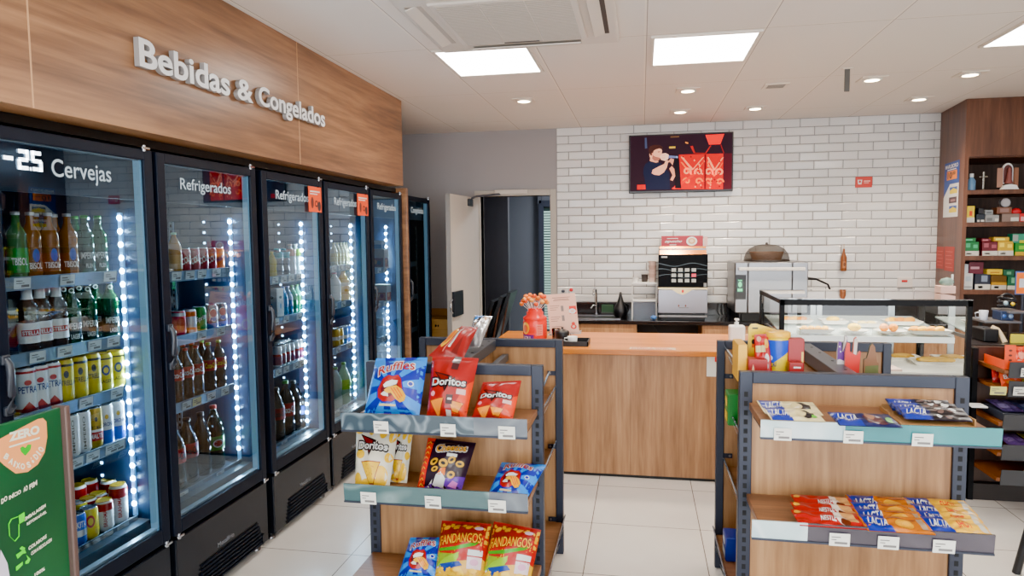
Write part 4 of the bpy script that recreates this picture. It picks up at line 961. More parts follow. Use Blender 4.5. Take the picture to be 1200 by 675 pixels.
bag('snack_bag', 'yellow and cream tortilla chip bag in front, second shelf left end', 'snack bag', corners([(416, 572), (456, 573), (467, 503), (418, 500)], 2.45, 2.58, .648), .044, foil((230, 226, 210)), art_dor_yel, G1, 5)
bag('snack_bag', 'black and purple cheese snack bag with orange left edge, second shelf', 'snack bag', corners([(488, 576), (540, 577), (558, 519), (502, 513)], 2.47, 2.58, .648), .044, foil((34, 20, 34)), art_cheetos, G1, 6)
bag('snack_bag', 'blue chip bag slumped flat at the right end of the second shelf', 'snack bag', corners([(571, 582), (619, 582), (640, 545), (588, 542)], 2.44, 2.60, .648), .036, cy, lambda mb, fr: art_ruffles(mb, fr, .0), G1, 7)
bag('snack_bag', 'blue chip bag leaning on the lowest shelf, left of the red-topped bags', 'snack bag', corners([(462, 690), (513, 694), (520, 630), (481, 630)], 2.44, 2.58, .288), .044, cy, art_ruffles, G1, 8)
bag('snack_bag', 'red-topped yellow corn snack bag, middle of the lowest shelf', 'snack bag', corners([(506, 700), (563, 702), (576, 614), (518, 610)], 2.43, 2.58, .288), .05, foil((222, 176, 74)), art_fandangos, G1, 9)
bag('snack_bag', 'red-topped yellow corn snack bag, right end of the lowest shelf', 'snack bag', corners([(560, 700), (617, 702), (634, 621), (579, 611)], 2.43, 2.58, .288), .05, foil((222, 176, 74)), art_fandangos, G1, 10)
# two bags lying on top of the spine
def lying(label, a, b, c, d, bulge, base, art, seed, grp): return bag('snack_bag', label, 'snack bag', (a, b, c, d), bulge, base, art, grp, seed, bb=.1)
def L3(px, py, Y): return at_y(px, py, Y)
def art_lie(mb, fr):
    mb.ell(.2, .5, .12, .3, fr, .001, yl_, ML); mb.ell(.2, .5, .08, .2, fr, .0018, foil((210, 120, 40)), ML); mb.rect(.42, .2, .50, .8, fr, .001, wh, ML); mb.poly([(.6, .1), (.8, .1), (.72, .6)], fr, .001, foil((120, 16, 26)), ML); mb.poly([(.32, .1), (.4, .9), (.43, .9), (.36, .1)], fr, .001, foil((226, 150, 140)), ML)
lying('red snack bag lying across the top of the left gondola', L3(502, 417, 2.80), L3(541, 424, 2.80), L3(560, 384, 3.0), L3(541, 382, 3.0), .035, rd, art_lie, 11, G1)
def art_silver(mb, fr):
    mb.poly([(.1, .75), (.6, .8), (.6, 1), (.1, 1)], fr, .001, cy, ML); mb.poly([(.3, .8), (.5, .7), (.55, .85), (.4, .92)], fr, .0018, bk_, ML); mb.poly([(.2, .1), (.3, .5), (.38, .5), (.32, .1)], fr, .001, wh, ML); mb.poly([(.6, .2), (.7, .6), (.8, .5), (.72, .2)], fr, .001, foil((150, 150, 152)), ML); mb.ell(.8, .85, .1, .07, fr, .001, foil((214, 170, 130)), ML)
lying('silver and blue snack bag behind the red bag on the left gondola top', L3(547, 408, 2.98), L3(562, 407, 2.98), L3(577, 371, 3.2), L3(556, 370, 3.2), .03, mat((188, 188, 190), .22, .7), art_silver, 12, G1)

# ------------------------------------------------------------------ chocolate bars on the right gondola
def bar(label, c, U, W_, bulge, base, art, group, seed, cat='chocolate bar', name='chocolate_bar'):
    """flat wrapped bar: centre of its front edge, width vector, depth vector"""
    c, U, W_ = Vector(c), Vector(U), Vector(W_)
    return bag(name, label, cat, (c-U/2, c+U/2, c+U/2+W_, c-U/2+W_), bulge, base, art, group, seed, bb=.2)
vio, navy2, cream2, gold2 = foil((24, 44, 140)), foil((20, 24, 74)), foil((236, 222, 178)), foil((196, 120, 48), .22)
def art_lacta(m2, dots=True, txt='LACTA'):
    def f(mb, fr):
        mb.poly([(.02, 0), (.42, 0), (.36, .5), (.40, 1), (.02, 1)], fr, .0006, vio, ML); mb.text(txt, fr, .0014, wh, .06, .3, .30, .42, .02, 0, .1, ML)
        m2(mb, fr)
    return f
def fill_white(mb, fr):
    mb.ell(.72, .5, .16, .3, fr, .001, bk_, ML); mb.ell(.62, .45, .10, .2, fr, .0016, foil((222, 206, 160)), ML); mb.ell(.86, .3, .05, .1, fr, .0016, foil((120, 190, 90)), ML)
def fill_dark(mb, fr): mb.rect(.48, .1, .8, .6, fr, .001, foil((70, 30, 36)), ML); mb.ell(.88, .35, .05, .2, fr, .001, foil((140, 200, 130)), ML); mb.ell(.6, .6, .08, .2, fr, .0016, foil((150, 110, 90)), ML)
def fill_oreo(mb, fr):
    mb.rect(.44, 0, 1, 1, fr, .0006, bk_, ML); rn = random.Random(3)
    for _ in range(9): mb.ell(rn.uniform(.5, .94), rn.uniform(.12, .85), rn.uniform(.03, .07), rn.uniform(.06, .14), fr, .0014, rn.choice([wh, wh, foil((110, 90, 84))]), ML)
def fill_gold(mb, fr):
    mb.rect(.42, 0, .97, 1, fr, .0006, gold2, ML); mb.ell(.62, .4, .14, .25, fr, .0014, foil((224, 168, 88)), ML); mb.rect(.86, .2, .95, .8, fr, .0014, foil((170, 150, 130)), ML); mb.rect(.44, .7, .84, .8, fr, .0014, foil((140, 70, 30)), ML)
def fill_yel(mb, fr):
    mb.rect(.42, 0, .88, 1, fr, .0006, foil((246, 196, 84)), ML); mb.text('SHOT', fr, .0014, foil((206, 60, 40)), .52, .3, .24, .36, .02, 0, 0, ML); mb.rect(.88, .1, .97, .9, fr, .0012, foil((206, 202, 190)), ML)
def art_nestle(mb, fr):
    mb.text('NESTLÉ', fr, .0014, wh, .36, .3, .24, .34, .02, 0, .1, ML); mb.poly([(.62, .95), (.72, .95), (.80, .4), (.70, .1), (.62, .4)], fr, .0012, foil((236, 222, 210)), ML)
    mb.poly([(.70, .9), (.92, .9), (.94, .3), (.78, .3)], fr, .001, foil((214, 164, 116)), ML); mb.ell(.74, .3, .07, .18, fr, .0018, foil((92, 44, 32)), ML); mb.ell(.07, .8, .05, .14, fr, .0014, yl_, ML)
G2 = 'chocolate bars on the top shelf of the right gondola'; G3 = 'chocolate bars on the lower shelf of the right gondola'
def flat(label, pl, pr, z, dep, lift, base, art, group, seed, bulge=.008):
    a, b = at_z(*pl, z), at_z(*pr, z); y = (a.y+b.y)/2
    a, b = Vector((a.x, y, z)), Vector((b.x, y, z))
    return bag('chocolate_bar', label, 'chocolate bar', (a, b, b+Vector((-.012, dep, lift)), a+Vector((-.012, dep, lift))), bulge, base, art, group, seed, bb=.2)
z1 = 1.008; z2 = .665
flat('cream chocolate bar with blue corner, behind the other cream bar', (896, 484), (966, 488), z1+.01, .10, .02, cream2, art_lacta(fill_white), G2, 21)
flat('cream chocolate bar with blue corner, front one at the left end', (904, 492), (968, 495), z1+.016, .085, .018, cream2, art_lacta(fill_white), G2, 22)
flat('single dark blue chocolate bar in the middle of the top shelf', (984, 499), (1058, 501), z1+.008, .10, .016, navy2, art_lacta(fill_dark), G2, 23)
tray = thing('display_box', 'open brown cardboard box holding blue and black chocolate bars', 'box', (.95, 2.45, z1))
cb = mat((160, 124, 88), .7, name='cardboard'); ta, tb = at_z(1068, 505, z1), at_z(1152, 508, z1)
mb = MB(); mb.box(ta.x-.006, tb.x+.008, 2.345, 2.55, z1-.002, z1+.004, cb); mb.build('bottom', tray)
for a in ((ta.x-.006, ta.x-.002, 2.46, 2.55, z1+.004, z1+.012), (tb.x+.004, tb.x+.008, 2.345, 2.55, z1+.004, z1+.026), (ta.x, tb.x+.004, 2.546, 2.55, z1+.004, z1+.02)): MB().box(*a, cb).build('side', tray)
for q, lab in enumerate(('blue and black cookie chocolate bar, rear one in the cardboard box', 'blue and black cookie chocolate bar, middle one in the cardboard box', 'blue and black cookie chocolate bar, front one in the cardboard box')):
    y = 2.475-q*.055; x0_, x1_ = ta.x+.004+.0*q, tb.x-.002; zz = z1+.020
    bag('chocolate_bar', lab, 'chocolate bar', ((x0_, y-.02, zz), (x1_, y-.02, zz), (x1_, y+.055, zz+.022), (x0_, y+.055, zz+.022)), .006, navy2, art_lacta(fill_oreo), G2, 24+q, bb=.1)
for q, (l, r_, lab) in enumerate((((937, 597), (1008, 600), 'red chocolate bar at the back of the red stack'), ((937, 607), (1012, 610), 'red chocolate bar, middle of the red stack'), ((938, 617), (1016, 620), 'red chocolate bar, front of the red stack'))):
    flat(lab+', left on the lower shelf', l, r_, z2+.012+.0*q, .085, .018, foil((170, 22, 36)), art_nestle, G3, 31+q)
for q, (l, r_, nm) in enumerate((((1003, 598), (1082, 601), 'back'), ((1008, 607), (1087, 610), 'second'), ((1013, 615), (1091, 618), 'third'), ((1018, 623), (1096, 626), 'front'))):
    flat('blue and copper chocolate bar, %s of its stack on the lower shelf' % nm, l, r_, z2+.012, .08, .02, gold2, art_lacta(fill_gold, txt='LACTA'), G3, 41+q)
for q, (l, r_, nm) in enumerate((((1072, 601), (1146, 604), 'back'), ((1080, 609), (1152, 612), 'second'), ((1087, 617), (1158, 620), 'third'), ((1093, 625), (1164, 628), 'front'))):
    flat('blue and yellow chocolate bar, %s of its stack on the lower shelf' % nm, l, r_, z2+.012, .08, .02, foil((240, 190, 70)), art_lacta(fill_yel), G3, 51+q)

# ------------------------------------------------------------------ things on the side shelves of the right gondola
SZ = 1.052
def carton(name, label, px0, px1, pyt, Y, dep, z0, m, art=None, cat='box', grp=None, ytop=None):
    a, b = at_y(px0, pyt, Y), at_y(px1, pyt, Y); o = (a.x, Y, z0); h = a.z-z0
    t = thing(name, label, cat, o, grp); mb = MB(); mb.box(a.x, b.x, Y, Y+dep, z0, a.z, m, .0025)
    fn = plane((a.x, Y, z0), (b.x-a.x, 0, 0), (0, 0, h)); mb.build('box', t)
    if art: mb2 = MB(); art(mb2, fn); mb2.build('print', t)
    return t
rb = mat((140, 12, 24), .4)
carton('candy_box', 'yellow carton at the left end of the gondola top shelf', 865, 876, 404, 2.74, .16, SZ, mat((226, 178, 84), .4))
carton('candy_box', 'low red candy box in front of the red packet', 877, 900, 421, 2.71, .07, SZ, rb, lambda mb, fn: [mb.rect(.5, .2, .9, .3, fn, .0006, wht), mb.poly([(.1, .3), (.4, .3), (.25, .8)], fn, .0006, mat((226, 190, 160), .4))])
carton('candy_box', 'dark red candy box right of the cocoa drum', 924, 943, 397, 2.76, .05, SZ, rb, lambda mb, fn: [mb.rect(.1, .2, .5, .25, fn, .0006, mat((226, 160, 150), .4)), mb.rect(.82, .2, .95, .7, fn, .0006, mat((220, 190, 120), .4)), mb.rect(.2, .45, .5, .8, fn, .0006, mat((140, 18, 30), .4))])
carton('candy_box', 'low dark red candy box under the front of the other', 925, 942, 425, 2.71, .04, SZ, rb, lambda mb, fn: mb.rect(.3, .75, .8, .82, fn, .0006, wht))
a = at_y(913, 389, 2.77); t = thing('cocoa_drum', 'blue and yellow cocoa drum with yellow lid on the right gondola', 'cocoa drum', (a.x, 2.79, SZ)); rr = .043; zt = a.z
MB().lathe([(rr*.84, 0), (rr*.84, .003), (rr*.98, (zt-SZ)*.82), (rr*.98, zt-SZ-.022)], (a.x, 2.79, SZ), yel, 24).build('drum_body', t)
mb = MB(); hh = zt-SZ; fnc = around((a.x, 2.79, SZ), rr, 0, hh, -PI/2+.1, 2.8); fnd = lambda u, v, e: fnc(u, v, e-rr*.16*(1-min(v, .84)/.84)+.0006)
mb.poly([(0, .45), (.25, .38), (.55, .52), (.8, .62), (1, .70), (1, .84), (0, .84)], fnd, .0004, mat((28, 70, 176), .3), .12); mb.ell(.12, .48, .12, .06, fnd, .001, wht, .12); mb.text('CACAU', fnd, .001, dblue, .06, .3, .3, .1, .02, .1, 0, .12); mb.build('label', t)
MB().lathe([(rr*1.04, -.022), (rr*1.08, -.020), (rr*1.08, -.003), (rr*1.0, 0), (0, 0)], (a.x, 2.79, zt), mat((240, 190, 40), .35), 24).build('lid', t)
bag('candy_pack', 'red candy packet with white spots leaning by the cocoa drum', 'candy packet', corners([(884, 436), (905, 436), (900, 391), (884, 392)], 2.745, 2.78, SZ), .012, foil((176, 26, 36)), lambda mb, fr: [mb.ell(.6, .35, .2, .12, fr, .001, wh, ML), mb.ell(.75, .5, .14, .09, fr, .001, wh, ML), mb.ell(.3, .9, .16, .06, fr, .001, foil((220, 170, 150)), ML), mb.rect(.05, .62, .7, .76, fr, .0016, foil((222, 208, 160)), ML), mb.ell(.8, .8, .14, .1, fr, .001, foil((224, 170, 80)), ML)], None, 61)
# large yellow blister card behind
a, b, c2 = at_y(876, 432, 2.86), at_y(876, 379, 2.86), at_y(921, 388, 2.86); mb = MB()
t = thing('blister_pack', 'large yellow blister card standing behind the red candy packet', 'blister pack', (a.x, 2.86, SZ)); Wd, Hh = c2.x-a.x, b.z-SZ
mb.prism([(0, 0), (Wd, 0), (Wd, Hh*.84), (Wd*.5, Hh*.94), (Wd*.2, Hh), (.01, Hh*.99), (0, Hh*.92)], (a.x, 2.86, SZ), (1, 0, 0), (0, 0, 1), (0, -1, 0), .006, mat((236, 208, 84), .3), mat((226, 214, 180), .3)); mb.build('card', t)
fn = plane((a.x, 2.854, SZ), (Wd, 0, 0), (0, 0, Hh)); mb = MB(); mb.rect(.1, .9, .26, .93, fn, .0008, blk); mb.ell(.14, .66, .05, .05, fn, .0008, blk); mb.rect(.1, .55, .35, .62, fn, .0008, or_); mb.rect(.1, .74, .3, .78, fn, .0008, mat((180, 150, 60), .4)); mb.build('print', t)
# egg packs with card ears on the right-hand side
def ears(label, px0, px1, pyt, Y, shape, m, side, extra=None):
    a, b = at_y(px0, pyt, Y), at_y(px1, pyt, Y); Wd, Hh = b.x-a.x, a.z-SE
    t = thing('egg_pack', label, 'egg pack', (a.x, Y, SE), 'Easter egg packs with card ears'); mb = MB()
    mb.prism([(x*Wd, (1-(1-y)*.55)*Hh if y > 0 else 0) for x, y in shape], (a.x, Y, SE), (1, 0, 0), (0, 0, 1), (0, -1, 0), .012, m, side); mb.build('card_front', t)
    MB().box(a.x+.004, b.x-.004, Y+.002, Y+.06, SE, SE+Hh*.42, m, .004).build('pack', t)
    if extra: fp = plane((a.x, Y-.012, SE), (Wd, 0, 0), (0, 0, Hh)); fn = lambda u, v, e: fp(u, 1-(1-v)*.55, e); mb = MB(); extra(mb, fn); mb.build('print', t)
Yq = 2.82; SE = .932
ears('purple spotted egg pack with a white ear, leftmost', 981, 993, 392, Yq+.02, [(0, 0), (1, 0), (1, .5), (.95, .95), (.7, 1), (.55, .6), (.4, .62), (.35, .84), (.1, .85), (0, .6)], mat((88, 34, 116), .45), mat((206, 200, 196), .6), lambda mb, fn: [mb.ell(.2, .72, .06, .02, fn, .0006, wht), mb.ell(.3, .6, .06, .02, fn, .0006, wht), mb.poly([(0, .1), (.5, .1), (.9, .36), (.2, .42), (0, .4)], fn, .0006, mat((214, 208, 206), .5)), mb.poly([(.55, .62), (.95, .93), (.7, .99)], fn, .0006, mat((214, 206, 200), .5))])
ears('red egg pack with tall card ears, middle one', 990, 1008, 394, Yq, [(0, 0), (.78, 0), (1, .62), (.96, .66), (.72, .54), (.8, .9), (.7, 1), (.56, .95), (.5, .6), (.3, .64), (.28, .84), (.1, .86), (0, .6)], mat((198, 56, 52), .45), mat((214, 150, 136), .6), lambda mb, fn: mb.poly([(.52, .6), (.72, .56), (.79, .9), (.7, .98), (.57, .94)], fn, .0006, mat((206, 196, 188), .6)))
ears('brown and olive egg pack with one pointed ear, rightmost', 1012, 1029, 402, Yq-.02, [(0, 0), (1, 0), (1, .5), (.9, .52), (.72, .92), (.55, 1), (.4, .94), (.2, .62), (0, .58)], mat((120, 84, 60), .5), mat((70, 72, 50), .6), lambda mb, fn: mb.poly([(0, 0), (1, 0), (1, .45), (.1, .42)], fn, .0006, mat((92, 98, 62), .5)))
a = at_y(1032, 426, 2.86); 
MB_ = MB().tube([(a.x-.05, 2.95, SE+.02), (a.x-.01, 2.97, SE+.034), (a.x+.05, 2.99, SE+.018)], [.012, .016, .008], mat((220, 110, 84), .5), 8); tag(MB_.build('candy_twist', loc=(a.x, 2.97, SE)), 'salmon coloured candy twist lying behind the egg packs', 'candy')
# packs peeping out on the aisle side of the right gondola
for (x, y0, y1, Y, z, m, m2, lab) in ((837, 480, 518, 3.1, .79, mat((40, 120, 60), .4), mat((232, 200, 60), .4), 'green and yellow packet peeping past the far post of the right gondola'), (836, 617, 641, 3.12, .17, mat((24, 40, 120), .4), wht, 'dark blue packet low on the aisle side of the right gondola')):
    p0, p1 = at_y(x, y1, Y), at_y(x, y0, Y); zz = z+.002; h = .14 if z > .5 else .11
    t = thing('packet', lab, 'packet', (.41, Y, zz)); MB().box(.372, .44, Y-.05, Y+.06, zz, zz+h, m, .006).build('pack', t); mb = MB(); fn = plane((.372, Y+.06, zz), (0, -.11, 0), (0, 0, h)); mb.rect(.1, .1, .9, .4, fn, .0006, m2); mb.ell(.5, .7, .3, .16, fn, .0006, m2); mb.build('print', t)
# ================================================================== service counter
CT = .872
t = thing('service_counter', 'long wooden service counter with pale wood top between the gondolas', 'counter', (-.1, 4.55, 0))
mb = MB(); mb.box(-1.02, .848, 4.56, 4.60, .022, CT-.035, M['counter_wood']); mb.box(-1.02, -.98, 4.60, 5.34, .022, CT-.035, M['counter_wood']); mb.box(-1.0, .848, 5.28, 5.32, .022, CT-.035, M['counter_wood']); mb.build('front_panel', t)
MB().box(-1.05, .85, 4.535, 5.36, CT-.035, CT, M['top_wood'], .003).build('countertop', t)
MB().box(-1.0, .846, 4.575, 5.3, 0, .022, M['deep_black']).build('kickboard', t)
xs = at_y(739, 480, 4.56).x
MB().box(xs-.0012, xs+.0012, 4.5595, 4.5605, .022, CT-.036, mat((96, 70, 52), .6)).build('panel_seam', t)
fn = plane((at_z(738, 407, CT).x, 4.565, CT), (.30, 0, 0), (0, .10, 0)); mb = MB()
for v_, h_ in ((.1, .3), (.55, .3)): mb.rect(.0, v_, 1.0, v_+h_, fn, .0008, mat((236, 226, 210), .4))
mb.text('Aceitamos cartões', fn, .0012, mat((190, 24, 14), .4), .02, .14, .9, .24, .02); mb.text('crédito e débito', fn, .0012, mat((190, 24, 14), .4), .05, .58, .8, .24, .02)
tag(mb.build('counter_sticker', loc=(xs, 4.6, CT)), 'strip of red lettering stuck on the wooden countertop', 'sticker')
p0, p1 = at_y(828, 441, 4.558), at_y(838.5, 415, 4.558); t = thing('notice_sheet', 'small white notice taped to the counter front beside the right gondola', 'notice', (p0.x, 4.558, p0.z))
MB().box(p0.x, p1.x+.02, 4.555, 4.5595, p0.z, p1.z, M['paper']).build('sheet', t); MB().box(p1.x-.005, p1.x+.02, 4.553, 4.555, p1.z-.05, p1.z+.01, mat((206, 40, 50), .4)).build('red_clip', t)
# lollipop jar
jy = 4.95; jx = at_y(627, 385, jy).x; t = thing('lollipop_jar', 'orange red plastic jar of lollipops with yellow and purple label', 'jar', (jx, jy, CT)); jm = mat((224, 66, 24), .25, coat=.2)
jr = .088
MB().lathe([(jr*.92, 0), (jr, .012), (jr, .05), (jr*.985, .055), (jr, .06), (jr, .135), (jr*.95, .142), (jr, .15), (jr*.98, .165), (jr*.70, .18), (jr*.72, .20), (jr*.6, .21), (jr*.58, .225), (jr*.5, .23)], (jx, jy, CT), jm, 28).build('jar_body', t)
mb = MB(); fn = around((jx, jy, CT), jr, 0, .17, -PI/2-.25, 2.4)
mb.ell(.30, .52, .17, .26, fn, .0012, mat((244, 196, 44), .4), .1); mb.ell(.30, .5, .11, .17, fn, .002, mat((214, 112, 48), .4), .1); mb.rect(.12, .02, .62, .24, fn, .0012, mat((96, 36, 130), .4), .1); mb.text('LOLI', fn, .002, wht, .2, .06, .3, .12, .02, maxlen=.1); mb.rect(.72, .22, .95, .68, fn, .0012, mat((236, 150, 140), .4), .1)
for q in range(5): mb.rect(.74, .28+q*.08, .92, .31+q*.08, fn, .0018, mat((200, 70, 60), .4), .1)
mb.build('label', t)
rn = random.Random(5); lp = [mat((226, 168, 112), .3), mat((216, 128, 78), .3), mat((206, 92, 62), .3)]; first = None
for q in range(26):
    a = q*2.4; r_ = .022+.03*math.sqrt((q+.5)/26); tilt = 1.35
    b0 = Vector((jx+math.cos(a)*r_*.5, jy+math.sin(a)*r_*.5, CT+.20)); z_ = CT+.268+.05*(1-q/26)+rn.uniform(-.012, .012); b1 = Vector((jx+math.cos(a)*r_*1.9, jy+math.sin(a)*r_*1.6, z_))
    l = thing('lollipop', 'round caramel lollipop sticking out of the red jar', 'lollipop', tuple(b0), 'lollipops in the red jar')
    MB().tube([b0-(b1-b0)*.3, b1], .0022, wht, 6).build('stick', l); MB().ball(b1, .0175, lp[q % 3], 12, (1, 1, .9)).build('candy', l)
# menu stand
my = 4.93; A, B, D, E_ = at_y(640, 345.5, my+.03), at_y(673, 342.5, my+.03), at_y(679, 390, my-.01), at_y(645, 392, my-.01)
t = thing('menu_board', 'pale pink menu card leaning upright behind the black tray', 'menu card', tuple((D+E_)/2)); U = (D-E_); V = (A-E_); fn0 = plane(E_, U, V); pk = mat((236, 196, 178), .55)
mb = MB(); mb.rect(0, 0, 1, 1, fn0, 0, pk); mb.rect(0, 0, 1, 1, lambda u, v, e: fn0(1-u, v, -.004), 0, pk)
cs_ = [fn0(*c_, e) for c_ in ((0, 0), (1, 0), (1, 1), (0, 1)) for e in (0, -.004)]; mb.add(cs_, [(0, 1, 3, 2), (2, 3, 5, 4), (4, 5, 7, 6), (6, 7, 1, 0)], pk); mb.build('card', t)
mb = MB(); tx = mat((150, 104, 96), .6); rdm = mat((214, 66, 56), .5)
for v_, w_ in ((.90, .62), (.86, .5), (.83, .56)): mb.rect(.5-w_/2, v_, .5+w_/2, v_+.014, fn0, .0008, tx)
mb.build('heading', t)
for v0 in (.70, .42, .18):
    mb = MB()
    for q in range(3): mb.rect(.08, v0-q*.05, .42-q*.06, v0-q*.05+.012, fn0, .0008, tx)
    mb.build('text_block', t)
mb = MB()
for v0 in (.56, .32): mb.rect(.46, v0, .55, v0+.14, fn0, .0008, mat((140, 126, 122), .6))
mb.build('print', t); mb = MB(); mb.rect(.74, .48, .98, .68, fn0, .0008, rdm); mb.ell(.84, .55, .12, .065, fn0, .0014, wht); mb.ell(.84, .55, .06, .03, fn0, .002, pk); mb.build('cup_picture', t); mb = MB()
mb.ell(.83, .16, .10, .06, fn0, .0008, rdm); mb.ell(.83, .24, .06, .04, fn0, .0008, rdm); mb.ell(.83, .165, .05, .035, fn0, .0014, pk); mb.build('symbol', t)
MB().tube([tuple(fn0(.25, 0, -.004)), tuple(fn0(.25, .5, -.004)+Vector((0, .10, 0)))], .004, M['cab_wood'], 6).build('prop', t) if False else None
MB().obox(fn0(.5, .02, -.02), U, (0, 1, 0), (0, 0, 1), .12, .04, .008, M['acrylic']).build('stand', t)
p = at_y(668, 340, my+.03); t = thing('decorative_pick', 'tiny red and dark picks showing over the menu card', 'pick', (p.x, my+.06, CT))
MB().tube([(p.x, my+.06, CT), (p.x-.01, my+.06, p.z)], .0025, mat((60, 50, 50), .5), 6).build('stick', t); MB().ball((p.x+.006, my+.06, p.z), .014, mat((170, 36, 50), .4), 10).build('tip', t)
# black tray with what stands in it
c0 = at_z(657, 406, CT); c1 = at_z(691, 403, CT); x0_, x1_, ty0, ty1 = c0.x, c1.x+.0, 4.63, 4.83
t = thing('serving_tray', 'small black square tray on the wooden counter', 'tray', ((x0_+x1_)/2, 4.73, CT)); mb = MB(); mb.box(x0_, x1_, ty0, ty1, CT, CT+.006, M['black'])
for a in ((x0_, x1_, ty0, ty0+.008), (x0_, x1_, ty1-.008, ty1), (x0_, x0_+.008, ty0, ty1), (x1_-.008, x1_, ty0, ty1)): mb.box(*a, CT+.006, CT+.034, M['black'])
mb.build('tray_body', t)
p = at_y(659, 390, 4.79); t = thing('sugar_bowl', 'black lidded bowl in the black tray', 'bowl', (p.x, 4.79, CT+.006))
MB().lathe([(.03, 0), (.046, .012), (.05, .05), (.048, .07)], (p.x, 4.79, CT+.006), M['black'], 20).build('bowl_body', t); MB().lathe([(.05, .07), (.046, .08), (.02, .09), (.006, .094), (.010, .105), (0, .108)], (p.x, 4.79, CT+.006), M['black'], 20).build('lid', t)
p = at_y(650, 393, 4.80); t = thing('drinking_glass', 'clear glass beside the black bowl', 'glass', (p.x, 4.88, CT)); MB().lathe([(.026, .0), (.026, .006), (.031, .09), (.029, .09), (.024, .008), (0, .008)], (p.x, 4.88, CT), M['acrylic'], 20).build('glass_body', t)
p = at_y(671, 396, 4.74); t = thing('espresso_cup', 'white espresso cup with dark emblem in the black tray', 'cup', (p.x, 4.73, CT+.006))
MB().lathe([(.026, 0), (.030, .004), (.036, .05), (.034, .05), (.027, .008), (0, .008)], (p.x, 4.73, CT+.006), wht, 20).build('cup_body', t); MB().tube([(p.x-.034, 4.73, CT+.045), (p.x-.055, 4.72, CT+.044), (p.x-.058, 4.72, CT+.028), (p.x-.032, 4.73, CT+.018)], .004, wht, 8).build('handle', t)
# sanitizer
p = at_y(863, 392, 4.83); t = thing('pump_bottle', 'white square pump bottle on the counter behind the right gondola', 'pump bottle', (p.x, 4.83, CT)); sx_ = at_y(854, 392, 4.83).x; ex_ = at_y(872.5, 392, 4.83).x
h_ = at_y(863, 381, 4.83).z-CT
MB().box(sx_, ex_, 4.79, 4.87, CT, CT+h_, wht, .012).build('bottle_body', t); mb = MB(); mb.cyl((p.x, 4.83, CT+h_), .014, .022, wht, 16); mb.cyl((p.x, 4.83, CT+h_+.022), .006, .014, wht, 12); mb.box(p.x-.014, p.x+.014, 4.81, 4.84, CT+h_+.034, CT+h_+.046, wht, .003); mb.build('pump', t)
p = at_y(876, 385, 4.78); tag(MB().box(p.x-.02, p.x+.03, 4.80, 4.86, CT, CT+.075, mat((196, 150, 120), .5), .004).build('small_box', loc=(p.x, 4.83, CT)), 'small tan box right of the white pump bottle', 'box')

# ================================================================== back counter along the tiled wall
BT, BF = .845, 6.34; gran = mat((22, 22, 25), .18, coat=.3, name='black_granite')
t = thing('back_counter', 'black stone worktop with wood cupboards along the tiled wall', 'worktop', (.6, BF, 0))
mb = MB(); mb.box(-.83, 2.57, BF, YB-.014, BT-.035, BT, gran, .002); mb.build('worktop', t)
MB().box(-.83, 2.55, BF+.06, YB-.05, 0, .08, M['deep_black']).build('plinth', t)
tag(MB().box(-.83, 2.57, YB-.034, YB-.0135, BT+.0005, .962, gran, .002).build('splashback', loc=(.6, YB-.02, BT)), 'black stone upstand along the tiled wall behind the sink', 'splashback')
w0, w1, w2 = at_y(746, 385, BF).x, at_y(823, 385, BF).x, 2.57
for a, b in ((-.83, w0), (w1, 1.6), (1.605, w2)):
    mb = MB(); mb.box(a, b, BF+.02, YB-.02, .08, BT-.036, M['counter_wood']); c_ = mb.build('cupboard', t)
    MB().box(a+.012, b-.03, BF+.002, BF+.02, .10, BT-.075, M['counter_wood'], .002).build('door', c_)
mb = MB(); mb.box(w0, w1, YB-.1, YB-.02, .08, BT-.036, mat((34, 33, 36), .6)); mb.box(w0, w1, BF+.04, YB-.1, .08, .12, mat((44, 42, 44), .6)); mb.build('open_niche', t)
MB().tube([at_y(762, 379, 6.6), at_y(768, 386, 6.6), at_y(775, 396, 6.6)], .006, blk, 6).build('cable', t)
# sink and tap
p = at_z(703, 372, BT); t = thing('sink', 'shallow steel sink set in the black worktop', 'sink', (p.x, 6.58, BT)); mb = MB()
mb.box(p.x-.24, p.x+.2, 6.44, 6.46, BT, BT+.006, M['steel']); mb.box(p.x-.24, p.x+.2, 6.72, 6.74, BT, BT+.006, M['steel']); mb.box(p.x-.24, p.x-.22, 6.46, 6.72, BT, BT+.006, M['steel']); mb.box(p.x+.18, p.x+.2, 6.46, 6.72, BT, BT+.006, M['steel']); mb.build('rim', t); MB().box(p.x-.22, p.x+.18, 6.46, 6.72, BT, BT+.002, mat((70, 70, 74), .3, .9)).build('basin', t)
px_ = at_y(699, 370, 6.78).x; t = thing('tap', 'chrome swan-neck tap over the sink', 'tap', (px_, 6.78, BT)); MB().tube([(px_, 6.78, BT), (px_, 6.78, BT+.2), (px_-.004, 6.77, BT+.25), (px_-.012, 6.73, BT+.27), (px_-.02, 6.68, BT+.25), (px_-.02, 6.675, BT+.2)], .011, M['chrome'], 10).build('spout', t)
mb = MB(); mb.cyl((px_, 6.78, BT), .02, .02, M['chrome'], 14); mb.tube([(px_, 6.77, BT+.09), (px_-.03, 6.74, BT+.10), (px_-.05, 6.73, BT+.07)], .009, M['chrome'], 8); mb.build('lever', t)
a, b = at_y(705, 366, 6.80), at_y(719, 357, 6.80); t = thing('sponge_holder', 'dark green card propped against the splashback beside the tap', 'card', (a.x, 6.8, BT)); MB().box(a.x, b.x, 6.80, 6.806, BT+.002, b.z, mat((34, 62, 40), .5), .002).build('card', t); MB().box(a.x-.005, b.x+.012, 6.79, 6.82, BT, a.z, blk, .002).build('base', t)
p = at_y(727.5, 366, 6.7); t = thing('black_kettle', 'round black kettle on the worktop left of the white rack', 'kettle', (p.x, 6.62, BT)); rk = .058
